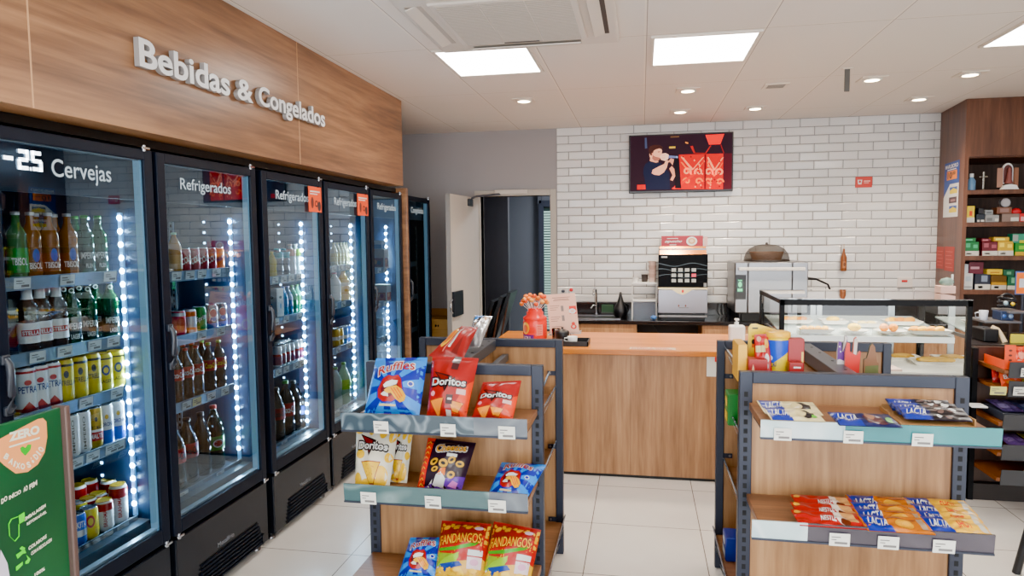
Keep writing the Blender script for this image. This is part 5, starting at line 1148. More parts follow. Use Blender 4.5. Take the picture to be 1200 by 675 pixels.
MB().lathe([(.05, 0), (.062, .02), (.066, .06), (.058, .10), (.034, .14), (.022, .18), (.016, .2), (.01, .24), (0, .245)], (p.x, 6.62, BT), M['black'], 20).build('kettle_body', t); MB().tube([(p.x+.03, 6.62, BT+.14), (p.x+.07, 6.62, BT+.12), (p.x+.075, 6.62, BT+.07), (p.x+.055, 6.62, BT+.04)], .008, M['black'], 8).build('handle', t)
# white rack with cups
a, b = at_y(740, 375, 6.5), at_y(770, 375, 6.5); x0_, x1_ = a.x, b.x; zt = at_y(755, 331, 6.5).z; zm = at_y(755, 351.5, 6.5).z
t = thing('cup_rack', 'small white two-tier rack beside the coffee machine', 'rack', ((x0_+x1_)/2, 6.58, BT))
for z in (zt, zm): MB().box(x0_, x1_, 6.5, 6.68, z-.016, z, wht, .003).build('shelf', t)
for xx in (x0_+.006, x1_-.006):
    for yy in (6.506, 6.674): MB().box(xx-.006, xx+.006, yy-.006, yy+.006, BT, zt-.016, mat((206, 204, 200), .4)).build('leg', t)
MB().box(x0_+.014, x1_-.014, 6.51, 6.66, BT, zm-.02, thin_mat('rack_bin', (150, 160, 176), .35, .2)).build('bin', t)
p = at_y(766, 372, 6.47); tag(MB().ball((p.x, 6.44, BT+.022), .03, mat((84, 120, 176), .7), 10, (1, .8, .7)).build('cloth', loc=(p.x, 6.44, BT)), 'crumpled blue cloth at the foot of the white rack', 'cloth')
def cup(name, label, px, wpx, pyt, n, m, cat='cup'):
    p = at_y(px, pyt, 6.58); r_ = wpx/FPX*6.6/2; h = (p.z-zt); t = thing(name, label, cat, (p.x, 6.58, zt))
    for q in range(n): hh = h/n; MB().lathe([(r_*.78, q*hh), (r_, (q+1)*hh-.004), (r_*1.04, (q+1)*hh)], (p.x, 6.58, zt), m[q % len(m)], 18).build('cup_body', t)
cup('paper_cup', 'small white cup on the left of the white rack', 745, 7, 325, 1, [wht])
cup('paper_cup', 'short black cup in the middle of the white rack', 755.5, 8, 321.5, 1, [mat((54, 48, 46), .5)])
cup('cup_stack', 'tall stack of pale paper cups beside the coffee machine', 764.5, 9, 306, 5, [mat((206, 186, 176), .5), mat((190, 166, 156), .5)], 'cups')
# coffee machine
a = .155; b = .592; t = thing('coffee_machine', 'tall automatic coffee machine with black button panel and steel lower door', 'coffee machine', ((a+b)/2, 6.42, BT)); zz = lambda py: at_y(800, py, 6.40).z
mb = MB(); mb.box(a+.01, b-.01, 6.44, 6.82, BT+.07, zz(291), M['steel'], .006); mb.box(a+.02, b-.02, 6.42, 6.82, BT, BT+.07, M['black'], .004); mb.build('housing', t)
copper = mat((206, 146, 104), .22, 1., name='copper'); mb = MB(); mb.add([(a+.012, 6.405, zz(298)), (b-.012, 6.405, zz(298)), (b-.012, 6.47, zz(289)), (a+.012, 6.47, zz(289))], [(0, 1, 2, 3)], copper); mb.box(a+.012, b-.012, 6.47, 6.80, zz(292), zz(289), copper); mb.build('top_cover', t)
mb = MB(); mb.box(a, b, 6.40, 6.44, zz(337), zz(298), mat((6, 8, 10), .4, spec=.08), .004); pn = mb.build('button_panel', t); fn = plane((a, 6.3995, zz(337)), (b-a, 0, 0), (0, 0, zz(298)-zz(337))); mb = MB()
for r_ in range(3):
    for c_ in range(4): MB().rect(.27+c_*.135, .16+r_*.16, .36+c_*.135, .26+r_*.16, fn, .001, mat((170, 174, 172), .4) if (r_, c_) != (1, 3) else mat((210, 80, 100), .4)).build('button', pn)
mb.rect(.06, .90, .18, .94, fn, .001, mat((200, 200, 200), .4)); mb.rect(.92, .02, .98, .14, fn, .001, mat((120, 124, 126), .4)); mb.build('panel_print', pn)
gn = mat((46, 58, 62), .2)
mb = MB()
for q in range(3):
    P = [(u/12, .34+q*.17+.05*math.sin(u*.7+q)) for u in range(13)]; mb.poly(P+[(u, v+.016) for u, v in P[::-1]], fn, .0006, gn)
mb.build('wave_print', pn)
mb = MB(); mb.box(a, b, 6.405, 6.44, zz(367), zz(340), mat((150, 152, 160), .28, .7), .004); mb.build('lower_door', t)
fn = plane((a, 6.403, zz(345.5)), (b-a, 0, 0), (0, 0, zz(337)-zz(345.5))); mb = MB(); gd = mat((222, 206, 168), .25, .4)
mb.poly([(0, .75), (.28, .72), (.40, .2), (.5, 0), (.58, .2), (.7, .72), (1, .75), (1, 1), (0, 1)], fn, .0, gd); mb.ell(.5, .5, .025, .22, fn, .001, mat((190, 40, 40), .4)); mb.build('spout_cover', t)
fn = plane((a, 6.4045, zz(367)), (b-a, 0, 0), (0, 0, zz(340)-zz(367))); mb = MB(); mb.rect(.42, .22, .62, .25, fn, .001, M['ink']); mb.ell(.42, .32, .015, .05, fn, .001, mat((110, 60, 40), .4)); mb.ell(.56, .32, .015, .05, fn, .001, mat((110, 60, 40), .4)); mb.build('door_print', t)
MB().box(a+.005, b-.005, 6.38, 6.42, BT+.03, BT+.048, M['steel'], .003).build('drip_tray', t)
s0, s1 = at_y(775, 290, 6.5), at_y(824, 276, 6.5); t2 = thing('machine_sign', 'dark red sign with a round coffee cup picture on top of the coffee machine', 'sign', (s0.x, 6.5, zz(289)))
z0 = zz(289)+.001; MB().box(s0.x, s1.x, 6.5, 6.51, z0, s1.z, mat((150, 26, 48), .4), .002).build('board', t2); fn = plane((s0.x, 6.4985, z0), (s1.x-s0.x, 0, 0), (0, 0, s1.z-z0)); mb = MB()
mb.text('capuccino', fn, .001, wht, .06, .30, .40, .30, .02, shear=.2); mb.rect(.14, .72, .40, .78, fn, .001, wht); mb.rect(.2, .12, .36, .18, fn, .001, wht); mb.ell(.73, .48, .13, .42, fn, .001, wht); mb.ell(.73, .5, .085, .28, fn, .0016, mat((206, 160, 120), .4)); mb.ell(.73, .5, .05, .16, fn, .0022, mat((230, 206, 180), .4)); mb.build('print', t2)
p = at_y(826.5, 283, 6.5); tag(MB().box(p.x-.012, p.x+.02, 6.49, 6.498, z0+.002, s1.z-.01, mat((214, 180, 176), .5)).build('price_card', loc=(p.x, 6.49, z0)), 'narrow pale pink card at the right end of the coffee sign', 'card')
# cables by the splashback
t = thing('power_cable', 'thin black cables hanging over the splashback right of the coffee machine', 'cable', (.75, 6.8, BT))
for q, x in enumerate((842, 846, 850)):
    MB().tube([at_y(x, 356, 6.84), at_y(x-1+q, 365, 6.82), (at_y(x, 365, 6.82).x+.01, 6.80, BT+.006)], .004, blk, 6).build('wire', t)
# oven
a, b, zt = .815, 1.425, at_y(900, 307, 6.3).z; z0 = BT+.085
t = thing('speed_oven', 'stainless steel counter oven with green lit display on its left', 'oven', (1.12, 6.3, BT)); xd = at_y(876, 340, 6.3).x; xr = at_y(928, 340, 6.3).x
mb = MB(); mb.box(a, b, 6.32, 6.84, z0, zt, M['steel'], .012); mb.build('housing', t)
MB().box(a+.002, xd, 6.298, 6.325, z0+.004, zt-.004, M['steel'], .006).build('control_panel', t)
p0, p1 = at_y(861.5, 351, 6.295), at_y(875, 322, 6.295); MB().box(p0.x+.004, p1.x-.004, 6.292, 6.30, p0.z, p1.z, M['black'], .002).build('panel_glass', t)
p0, p1 = at_y(863.5, 343, 6.29), at_y(871, 327, 6.29); fn = plane((p0.x, 6.2915, p0.z), (p1.x-p0.x, 0, 0), (0, 0, p1.z-p0.z)); mb = MB(); gr = mat((110, 200, 150), .4, emit=.7)
mb.rect(0, 0, 1, 1, fn, 0, mat((24, 48, 40), .3, emit=.2)); mb.ell(.5, .6, .3, .2, fn, .001, gr); mb.rect(.1, .1, .9, .3, fn, .001, gr); mb.rect(.2, .86, .8, .93, fn, .001, gr); mb.build('display', t)
MB().box(xd+.004, xr, 6.296, 6.325, z0+.004, zt-.004, M['steel'], .006).build('door', t)
MB().box(xr+.003, b-.002, 6.30, 6.325, z0+.004, zt-.004, M['steel'], .006).build('side_panel', t)
MB().box(at_y(866, 315, 6.27).x, at_y(944, 315, 6.27).x, 6.262, 6.285, zt-.075, zt-.047, M['white'], .006).build('handle', t)
for xx in (a+.05, b-.05):
    for yy in (6.36, 6.78): MB().cyl((xx, yy, BT), .018, .086, M['black'], 10).build('foot', t)
MB().box(a+.03, b-.03, 6.40, 6.80, BT+.002, z0-.002, M['deep_black']).build('underside_shade', t)  # black block stands for the shade under the oven
MB().tube([(b, 6.6, zt-.17), (b+.05, 6.6, zt-.16), (b+.14, 6.62, zt-.17), (b+.25, 6.66, zt-.22), (b+.3, 6.7, zt-.32)], [.022, .016, .01, .009, .009], blk, 8).build('cord', t)
# mesh food cover with basket
p = at_y(899.5, 307, 6.5); cx, ry = p.x, at_y(926.5, 300, 6.5).x-p.x; hz = at_y(900, 286.5, 6.5).z-zt
mesh_m = thin_mat('wire_mesh', (40, 32, 26), .62, .6); t = thing('food_cover', 'dark mesh dome food cover on top of the oven', 'food cover', (cx, 6.56, zt))
MB().lathe([(ry, 0), (ry*.99, .03), (ry*.93, hz*.45), (ry*.78, hz*.72), (ry*.5, hz*.92), (ry*.2, hz*.985), (0, hz)], (cx, 6.56, zt+.002), mesh_m, 28, cap=False).build('dome', t)
MB().lathe([(ry*1.01, .0), (ry*1.02, .006), (ry*1.0, .014)], (cx, 6.56, zt), mat((36, 28, 24), .5), 28, cap=False).build('rim', t); MB().ball((cx, 6.56, zt+hz+.008), .012, mat((40, 32, 28), .5), 10).build('knob', t)
t = thing('bread_basket', 'low woven tan basket under the mesh cover', 'basket', (cx, 6.56, zt)); bk = mat((150, 96, 58), .6)
mb = MB(); 
for q in range(5): mb.lathe([(ry*.62+q*.006, q*.016), (ry*.64+q*.006, q*.016+.008), (ry*.62+q*.006, q*.016+.016)], (cx, 6.56, zt+.003), bk, 24, cap=False)
mb.lathe([(0, .004), (ry*.62, .004)], (cx, 6.56, zt+.003), bk, 24, cap=False); mb.build('weave', t)

# ================================================================== things on the tiled wall
t = thing('television', 'black flat television on the tiled wall showing a singer on stage', 'television', (.37, 6.87, 2.04)); a, b, z0, z1_ = -.12, .855, 2.035, 2.595
MB().box(a, b, 6.83, 6.872, z0, z1_, mat((16, 14, 16), .3), .005).build('bezel', t); MB().box(.2, .55, 6.872, 6.888, 2.15, 2.45, M['black']).build('wall_mount', t)
def em(c, s=.62): return mat(c, .5, emit=s, spec=.1)
fs_ = plane((a+.012, 6.829, z0+.02), (b-a-.024, 0, 0), (0, 0, z1_-z0-.032)); scr = MB(); Z = lambda p: ((p[0]-50)/824, 1-(p[1]-(135-40*(p[0]-50)/824))/((462-(-2)*0)*1.0-0))
def tv(pts, e, c, s=.62): scr.poly([(min(max(Z(p)[0], .002), .998), min(max(Z(p)[1], .002), .998)) for p in pts], fs_, e, em(c, s))
scr.rect(0, 0, 1, 1, fs_, .0004, em((34, 20, 28)))
tv([(450, 280), (805, 265), (805, 560), (400, 570), (450, 480)], .0008, (178, 46, 40)); tv([(660, 115), (810, 105), (780, 190), (690, 195)], .0008, (214, 58, 44)); tv([(805, 265), (872, 262), (872, 560), (805, 560)], .0008, (66, 22, 30)); tv([(540, 210), (560, 205), (580, 262), (568, 266)], .001, (150, 40, 40)); tv([(700, 200), (708, 203), (668, 268), (660, 264)], .001, (150, 40, 40)); tv([(780, 195), (787, 192), (812, 262), (805, 264)], .001, (120, 34, 36)); tv([(570, 262), (660, 262), (660, 268), (570, 268)], .001, (130, 36, 36))
tv([(170, 145), (185, 143), (190, 230), (172, 235)], .0008, (60, 66, 90)); tv([(370, 215), (420, 212), (420, 228), (370, 230)], .0008, (190, 160, 90)); tv([(380, 130), (450, 126), (450, 136), (380, 140)], .0008, (96, 70, 50)); tv([(500, 172), (525, 180), (520, 190), (500, 184)], .0008, (200, 130, 80)); tv([(108, 540), (190, 535), (190, 575), (108, 580)], .0008, (180, 30, 36))
rn = random.Random(2)
def swirl(cx_, cy_, r0, r1, a0, turns, w_, c_):
    P, Q = [], []
    for i_ in range(22):
        f_ = i_/21; an = a0+turns*2*PI*f_; r_ = r0+(r1-r0)*f_; P.append((cx_+(r_+w_)*math.cos(an), cy_+(r_+w_)*math.sin(an))); Q.append((cx_+(r_-w_)*math.cos(an), cy_+(r_-w_)*math.sin(an)))
    for i_ in range(21): tv([P[i_], P[i_+1], Q[i_+1], Q[i_]], .0012, c_)
lt, lo_ = (240, 150, 120), (236, 120, 84)
for sgn, cx_ in ((1, 515), (-1, 610), (1, 690), (-1, 778)):
    swirl(cx_, 420, 8, 34, 0 if sgn > 0 else PI, sgn*1.1, 7, lt); swirl(cx_, 500, 6, 30, PI if sgn > 0 else 0, -sgn*1.0, 7, lo_)
for x0_, x1_ in ((465, 560), (640, 560), (675, 735), (795, 735)):
    tv([(x0_, 300), (x0_+12, 296), (x1_+8, 400), (x1_-8, 408)], .0012, lt); tv([(x0_, 345), (x0_+8, 340), (x1_+6, 450), (x1_-6, 456)], .0012, lo_)
for q in range(26): x_, y_ = rn.uniform(470, 790), rn.uniform(290, 550); tv([(x_, y_-9), (x_+7, y_), (x_, y_+9), (x_-7, y_)], .0014, lt if q % 2 else (120, 26, 30))
tv([(655, 275), (668, 275), (668, 560), (655, 560)], .0016, (96, 22, 28)); tv([(390, 565), (560, 440), (590, 440), (420, 570)], .0016, (200, 56, 40))
tv([(405, 300), (450, 300), (470, 560), (420, 560)], .0018, (20, 14, 20))
# the singer
sk = (222, 164, 140); tv([(160, 400), (175, 362), (215, 335), (260, 340), (300, 352), (330, 390), (372, 430), (380, 572), (180, 580), (172, 500), (158, 440)], .0022, (24, 26, 44))
tv([(212, 338), (216, 300), (270, 320), (284, 345), (262, 350)], .003, (206, 148, 126)); tv([(210, 300), (208, 262), (224, 228), (262, 214), (300, 222), (312, 250), (308, 276), (304, 300), (296, 318), (278, 330), (250, 334), (226, 322)], .0036, sk)
tv([(206, 268), (202, 240), (214, 214), (250, 202), (292, 202), (318, 220), (314, 240), (290, 232), (262, 240), (244, 252), (236, 280), (222, 296)], .0042, (52, 30, 28)); tv([(236, 288), (258, 300), (282, 306), (300, 312), (284, 334), (252, 336), (230, 318)], .004, (150, 96, 84)); tv([(276, 258), (296, 256), (296, 262), (278, 264)], .0044, (60, 34, 30)); tv([(228, 270), (238, 268), (238, 292), (230, 292)], .0046, (196, 132, 112))
tv([(228, 440), (236, 410), (290, 380), (330, 360), (344, 330), (364, 330), (352, 388), (328, 430), (290, 456), (250, 452)], .0044, sk)
tv([(352, 350), (378, 342), (398, 370), (410, 320), (384, 312)], .0036, (200, 140, 120)); tv([(372, 398), (392, 376), (412, 400), (420, 460), (400, 500), (380, 492), (398, 452)], .0036, (206, 144, 122))
tv([(296, 300), (308, 276), (340, 270), (366, 282), (362, 318), (338, 334), (304, 326)], .0048, (238, 196, 178)); tv([(358, 288), (436, 294), (436, 308), (358, 312)], .0044, (96, 104, 140)); tv([(428, 293), (440, 294), (440, 309), (428, 309)], .0048, (150, 160, 190))
for q in range(4): tv([(304, 284+q*11), (338, 280+q*11), (340, 284+q*11), (306, 289+q*11)], .0052, (206, 154, 134))
scr.build('screen', t)
p0, p1 = at_y(1002, 220, 6.887), at_y(1022, 207, 6.887); t = thing('wall_plaque', 'small red plaque with a white cup symbol on the tiled wall', 'sign', (p0.x, 6.886, p0.z)); MB().box(p0.x, p1.x, 6.878, 6.887, p0.z, p1.z, mat((188, 60, 50), .4), .002).build('plate', t)
fn = plane((p0.x, 6.8775, p0.z), (p1.x-p0.x, 0, 0), (0, 0, p1.z-p0.z)); mb = MB(); mb.poly([(.12, .72), (.40, .72), (.36, .3), (.16, .3)], fn, .0006, wht); mb.ell(.26, .55, .07, .12, fn, .0012, mat((188, 60, 50), .4)); mb.rect(.5, .55, .88, .64, fn, .0006, mat((236, 190, 180), .4)); mb.rect(.5, .4, .8, .46, fn, .0006, mat((236, 190, 180), .4)); mb.build('print', t)
p0, p1 = at_y(984.5, 317.5, 6.86), at_y(992.5, 286, 6.86); cx = (p0.x+p1.x)/2; t = thing('wall_bottle_opener', 'little brown bottle shaped ornament hanging on the tiled wall', 'ornament', (cx, 6.85, p0.z)); H_ = p1.z-p0.z; R_ = (p1.x-p0.x)/2
MB().lathe([(R_*.92, 0), (R_, .01), (R_, H_*.5), (R_*.45, H_*.66), (R_*.36, H_*.74), (R_*.36, H_*.82), (R_*.2, H_*.83)], (cx, 6.852, p0.z), mat((120, 72, 44), .35), 18).build('bottle_body', t); MB().cyl((cx, 6.852, p0.z+H_*.83), R_*.14, H_*.17, mat((170, 150, 130), .4), 10).build('hook', t); mb = MB(); fn = around((cx, 6.852, p0.z), R_+.0006, 0, H_, -PI/2, 1.6); mb.rect(.1, .12, .9, .36, fn, 0, mat((160, 110, 80), .5), .15); mb.ell(.5, .25, .2, .07, fn, .001, mat((90, 50, 30), .5), .15); mb.build('label', t)
p0, p1 = at_y(1051, 337.5, 6.887), at_y(1069, 325, 6.887); t = thing('wall_switch', 'white switch plate with a red button low on the tiled wall', 'switch', (p0.x, 6.886, p0.z)); MB().box(p0.x, p1.x, 6.876, 6.887, p0.z, p1.z, mat((222, 214, 208), .4), .003).build('plate', t); MB().box(p0.x+.035, p0.x+.085, 6.872, 6.8765, p0.z+.055, p0.z+.075, mat((180, 30, 40), .4), .002).build('button', t); MB().box(p0.x, p1.x, 6.874, 6.8765, p0.z+.001, p0.z+.01, M['ink']).build('groove', t)
p = at_y(660, 341, 6.88); t = thing('wall_tap_handle', 'tiny dark fitting on the tiled wall above the menu card', 'fitting', (p.x, 6.88, p.z)); MB().ball((p.x, 6.87, p.z), .02, mat((70, 76, 90), .4), 10, (1, .8, .8)).build('cap', t); MB().cyl((p.x, 6.87, p.z), .01, .017, M['chrome'], 10, 'y').build('flange', t)
# ================================================================== pastry display case
CX0, CX1, CY0, CY1, CZ1, CZ0 = .855, 1.945, 4.50, 5.26, 1.222, .735
t = thing('pastry_case', 'glass pastry display case with black frame and lit shelves', 'display case', ((CX0+CX1)/2, 4.8, 0)); fk = mat((10, 11, 14), .5, spec=.2)
mb = MB(); mb.box(CX0, CX1, CY0, CY1, 0, CZ0-.03, fk, .003); mb.build('base_cabinet', t)
MB().box(CX0, CX1, CY0, CY1, CZ0-.03, CZ0+.012, mat((206, 204, 198), .3), .003).build('deck', t)
for x, y in ((CX0, CY0), (CX1-.028, CY0), (CX0, CY1-.028), (CX1-.028, CY1-.028)): MB().box(x, x+.028, y, y+.028, CZ0+.012, CZ1-.008, fk, .002).build('post', t)
mb = MB(); mb.box(CX0, CX1, CY0, CY0+.022, CZ1-.042, CZ1-.006, fk); mb.box(CX0, CX1, CY1-.022, CY1, CZ1-.034, CZ1-.006, fk); mb.box(CX0, CX0+.022, CY0+.022, CY1-.022, CZ1-.034, CZ1-.006, fk); mb.box(CX1-.022, CX1, CY0+.022, CY1-.022, CZ1-.034, CZ1-.006, fk); mb.build('top_frame', t)
mb = MB(); mb.box(CX0, CX1, CY0, CY1, CZ1-.006, CZ1, glass_mat('case_top_glass', (.9, .93, .93), 1.5, 1.6, .03, .12)); mb.build('top_glass', t)
def pane(P, nm): MB().add(P, [(0, 1, 2, 3)], M['clear_glass']).build(nm, t)
e = .006
pane([(CX0+.028, CY0+e, CZ0+.012), (CX1-.028, CY0+e, CZ0+.012), (CX1-.028, CY0+e, CZ1-.034), (CX0+.028, CY0+e, CZ1-.034)], 'front_glass')
pane([(CX0+e, CY1-.028, CZ0+.012), (CX0+e, CY0+.028, CZ0+.012), (CX0+e, CY0+.028, CZ1-.034), (CX0+e, CY1-.028, CZ1-.034)], 'side_glass')
pane([(CX1-e, CY0+.028, CZ0+.012), (CX1-e, CY1-.028, CZ0+.012), (CX1-e, CY1-.028, CZ1-.034), (CX1-e, CY0+.028, CZ1-.034)], 'side_glass')
al = mat((170, 176, 180), .3, .8); mb = MB(); mb.box(CX0+.35, CX0+.385, CY1-.02, CY1-.008, CZ0+.012, CZ1-.034, al); mb.box(CX0+.395, CX0+.43, CY1-.012, CY1, CZ0+.012, CZ1-.034, al); mb.box(CX1-.22, CX1-.18, CY1-.02, CY1-.008, CZ0+.012, CZ1-.034, al); mb.build('sliding_door', t)
ZS = at_y(1000, 394, 4.56).z; sh = thin_mat('shelf_glass', (226, 238, 236), .5, .1)
SL = .085; SHF = lambda y: ZS+SL*(y-CY0-.04)
mb = MB(); mb.obox(((CX0+CX1-.05)/2, (CY0+CY1-.01)/2, (SHF(CY0+.04)+SHF(CY1-.05))/2-.004), (1, 0, 0), (0, 1, SL), (0, -SL, 1), (CX1-CX0-.11)/2, (CY1-CY0-.09)/2, .004, sh); s_ = mb.build('shelf', t)
MB().box(CX0+.03, CX1-.08, CY0+.03, CY0+.042, ZS-.030, ZS+.004, mat((236, 234, 228), .3, emit=.5)).build('light_edge', s_)
for x in (CX0+.04, CX1-.09): MB().box(x, x+.012, CY0+.045, CY1-.05, ZS-.03, ZS-.008, al).build('bracket', s_)
MB().box(CX0+.04, CX1-.04, CY0+.03, CY0+.045, CZ0+.012, CZ0+.034, mat((236, 230, 222), .4)).build('deck_edge', t)
MB().box(CX0+.04, CX1-.04, CY0+.024, CY0+.045, CZ1-.033, CZ1-.022, mat((255, 244, 226), .4, emit=5.)).build('led_bar', t)
for yy, zz, en in ((4.62, CZ1-.05, 5.), (4.62, ZS-.035, 2.5)):
    L = bpy.data.lights.new('case_light', 'AREA'); L.shape = 'RECTANGLE'; L.size = 1.0; L.size_y = .02; L.energy = en; L.color = (1, .93, .82); lo = bpy.data.objects.new('case_light', L); C.objects.link(lo); lo.location = (1.4, yy, zz); lo.rotation_euler = (.5, 0, 0)
# plates with pastries
crust = [mat((204, 146, 44), .5), mat((222, 174, 74), .5), mat((184, 124, 36), .5)]; plm = mat((228, 224, 216), .3)
def plate_at(label, px, py, z, w, d, square=True):
    p = at_z(px, py+5, z)
    if z == ZS:
        for _ in range(6): p = at_z(px, py+5, SHF(p.y))
    y = min(max(p.y, CY0+.05+d/2), CY1-.06-d/2); p = at_y(px, py, y); x = p.x
    if z == ZS: z = SHF(y)+.008
    t = thing('plate', label, 'plate', (x, y, z), 'serving plates in the pastry case'); mb = MB()
    if square:
        mb.box(x-w/2*.78, x+w/2*.78, y-d/2*.78, y+d/2*.78, z, z+.006, plm); q = [(x-w/2, y-d/2), (x+w/2, y-d/2), (x+w/2, y+d/2), (x-w/2, y+d/2)]; r_ = [(x+(a-x)*.76, y+(b-y)*.76) for a, b in q]
        for k_ in range(4): j = (k_+1) % 4; mb.add([(*r_[k_], z+.005), (*r_[j], z+.005), (*q[j], z+.026), (*q[k_], z+.026)], [(0, 1, 2, 3)], plm); mb.add([(*r_[k_], z+.001), (*r_[j], z+.001), (*q[j], z+.022), (*q[k_], z+.022)], [(0, 3, 2, 1)], plm)
        mb.build('dish', t)
    else: mb.lathe([(w*.3, 0), (w*.32, .004), (w*.5, .016), (w*.5, .019), (w*.3, .008), (0, .008)], (x, y, z), plm, 24); mb.build('dish', t)
    return x, y, z+.008
def croissant(label, x, y, z, s, rz, m, grp='pastries in the pastry case'):
    mb = MB(); n = 9; P, R_ = [], []
    for i in range(n*3+1):
        f = i/(n*3)*2-1; a = f*.9; P.append((x+s*(math.sin(a)*math.cos(rz)-(.45*(1-math.cos(a)))*math.sin(rz)), y+s*(math.sin(a)*math.sin(rz)+.45*(1-math.cos(a))*math.cos(rz)), z+s*.32)); R_.append(s*(.12+.24*(1-f*f))*(1+.10*math.cos(i*2*PI/3)))
    o = mb.tube(P, R_, m, 10).build('croissant', loc=(x, y, z)); return tag(o, label, 'pastry', grp)
def bun(label, x, y, z, r_, m, sq=(1, 1, .6), name='bread_roll', grp='pastries in the pastry case'): return tag(MB().ball((x, y, z+r_*sq[2]), r_, m, 14, sq).build(name, loc=(x, y, z)), label, 'pastry', grp)
ch = [mat((236, 200, 60), .5), mat((210, 140, 52), .5)]
P = plate_at('white square plate of croissants, back left of the upper shelf', 932, 375, ZS, .20, .16)
for q in range(3): croissant('golden croissant on the back left plate, %s from left' % ORD[q], P[0]-.055+q*.05, P[1], P[2]+.0, .05, .5, crust[q])
P = plate_at('white square plate of ring pastries, front left of the upper shelf', 955, 386, ZS, .20, .14)
for q in range(4): croissant('pale curved pastry on the front left plate, %s from left' % ORD[q], P[0]-.066+q*.042, P[1], P[2], .046, .9, crust[1])
P = plate_at('white plate with one yellow pastry, back row of the upper shelf', 976, 376, ZS, .17, .14); bun('yellow square pastry alone on a back row plate', *P, .036, ch[0], (1.2, 1, .55), 'cheese_pastry')
P = plate_at('round white plate with one small pastry, front middle of the upper shelf', 1001, 387, ZS, .17, .15, False); bun('small golden pastry alone on the front middle plate', *P, .036, ch[0], (1.1, 1, .7), 'cheese_pastry')
P = plate_at('white plate with two pale pastries, back middle of the upper shelf', 1016, 379, ZS, .17, .14)
for q in range(2): bun('pale flat pastry on the back middle plate, %s one' % ('left', 'right')[q], P[0]-.03+q*.055, P[1], P[2], .03, mat((226, 206, 150), .5), (1, 1, .45), 'flat_pastry')
P = plate_at('round white plate with two round rolls, front row of the upper shelf', 1043, 388, ZS, .19, .15, False)
for q in range(2): bun('small round roll on the front plate, %s one' % ('left', 'right')[q], P[0]-.036+q*.055, P[1], P[2], .027, ch[1], (1, 1, .95))
P = plate_at('white square plate of croissants, back right of the upper shelf', 1056, 377, ZS, .22, .15)
for q in range(3): croissant('large golden croissant on the back right plate, %s from left' % ORD[q], P[0]-.06+q*.055, P[1], P[2], .055, .4, crust[(q+1) % 3])
P = plate_at('white square plate of croissants, front right of the upper shelf', 1087, 388, ZS, .23, .16)
for q in range(4): croissant('golden croissant on the front right plate, %s from left' % ORD[q], P[0]-.075+q*.048, P[1], P[2], .052, .6, crust[q % 2])
ZD = CZ0+.012
P = plate_at('white square plate with a flat pie, rear of the lower deck', 1058, 408, ZD, .22, .16); bun('flat green-gold pie on the rear lower plate', *P, .07, mat((160, 128, 56), .6), (1.1, .8, .25), 'pie')
P = plate_at('large white square plate with a flat pie, front of the lower deck', 1091, 421, ZD, .28, .18); bun('flat green-gold pie on the front lower plate', *P, .085, mat((176, 142, 66), .6), (1.1, .8, .22), 'pie')
p = at_z(1020, 428, ZD); tag(MB().box(p.x-.16, p.x+.1, 4.58, 4.72, ZD, ZD+.03, mat((226, 200, 190), .5), .008).build('paper_tray', loc=(p.x, 4.65, ZD)), 'pale pink paper tray on the lower deck of the pastry case', 'tray')
tag(MB().ball((p.x-.02, 4.66, ZD+.045), .05, mat((222, 120, 84), .6), 12, (1.6, .7, .35)).build('salmon_roll', loc=(p.x, 4.66, ZD+.03)), 'salmon coloured roll on the pale paper tray', 'pastry')
# pink box with crumpled plastic on the case top
a, b = at_y(1100, 345, 4.95), at_y(1118, 338, 4.95); t = thing('tissue_box', 'small pale pink box on top of the pastry case', 'box', (a.x, 4.95, CZ1)); MB().box(a.x, b.x, 4.92, 5.02, CZ1, CZ1+.05, mat((224, 190, 178), .5), .004).build('box', t); MB().box(b.x-.012, b.x, 4.96, 4.972, CZ1+.05, CZ1+.125, wht, .003).build('straw', t)
MB().ball((a.x+.05, 4.96, CZ1+.075), .04, thin_mat('crumpled_film', (150, 176, 166), .6, .2), 8, (1.2, .8, .75)).build('crumpled_film', t)

# ================================================================== wooden cabinet with cigarette shelves
KX, KF = 2.585, 6.22; KB = YB-.014
t = thing('wall_cabinet', 'tall brown wooden cabinet with open tobacco shelves', 'cabinet', (KX, KF, 0)); cw = M['cab_wood']
KS = (2.655-KX)/(KB-KF); MB().prism([(KX, KF), (KX+.03, KF), (KX+.03+KS*(KB-KF), KB), (KX+KS*(KB-KF), KB)], (0, 0, 0), (1, 0, 0), (0, 1, 0), (0, 0, 1), ZC-.002, cw).build('side_panel', t)
KA = lambda y: KX+KS*(y-KF)-.0015
MB().box(KX+.03, XR-.02, KF, KF+.03, 2.235, ZC-.002, cw).build('header_panel', t)
MB().box(KX+.03+KS*.66, XR-.02, KB-.02, KB, 0, 2.235, M['dark_wood']).build('back_panel', t)
MB().prism([(KX+.03, KF+.03), (XR-.02, KF+.03), (XR-.02, KB-.02), (KX+.028+KS*(KB-.02-KF), KB-.02)], (0, 0, 2.225), (1, 0, 0), (0, 1, 0), (0, 0, 1), .02, cw).build('shelf', t)
SHZ = [1.965, 1.702, 1.428, 1.148]
for z in SHZ: MB().prism([(KX+.03, KF), (XR-.02, KF), (XR-.02, KB-.02), (KX+.028+KS*(KB-.02-KF), KB-.02)], (0, 0, z-.035), (1, 0, 0), (0, 1, 0), (0, 0, 1), .035, cw).build('shelf', t)
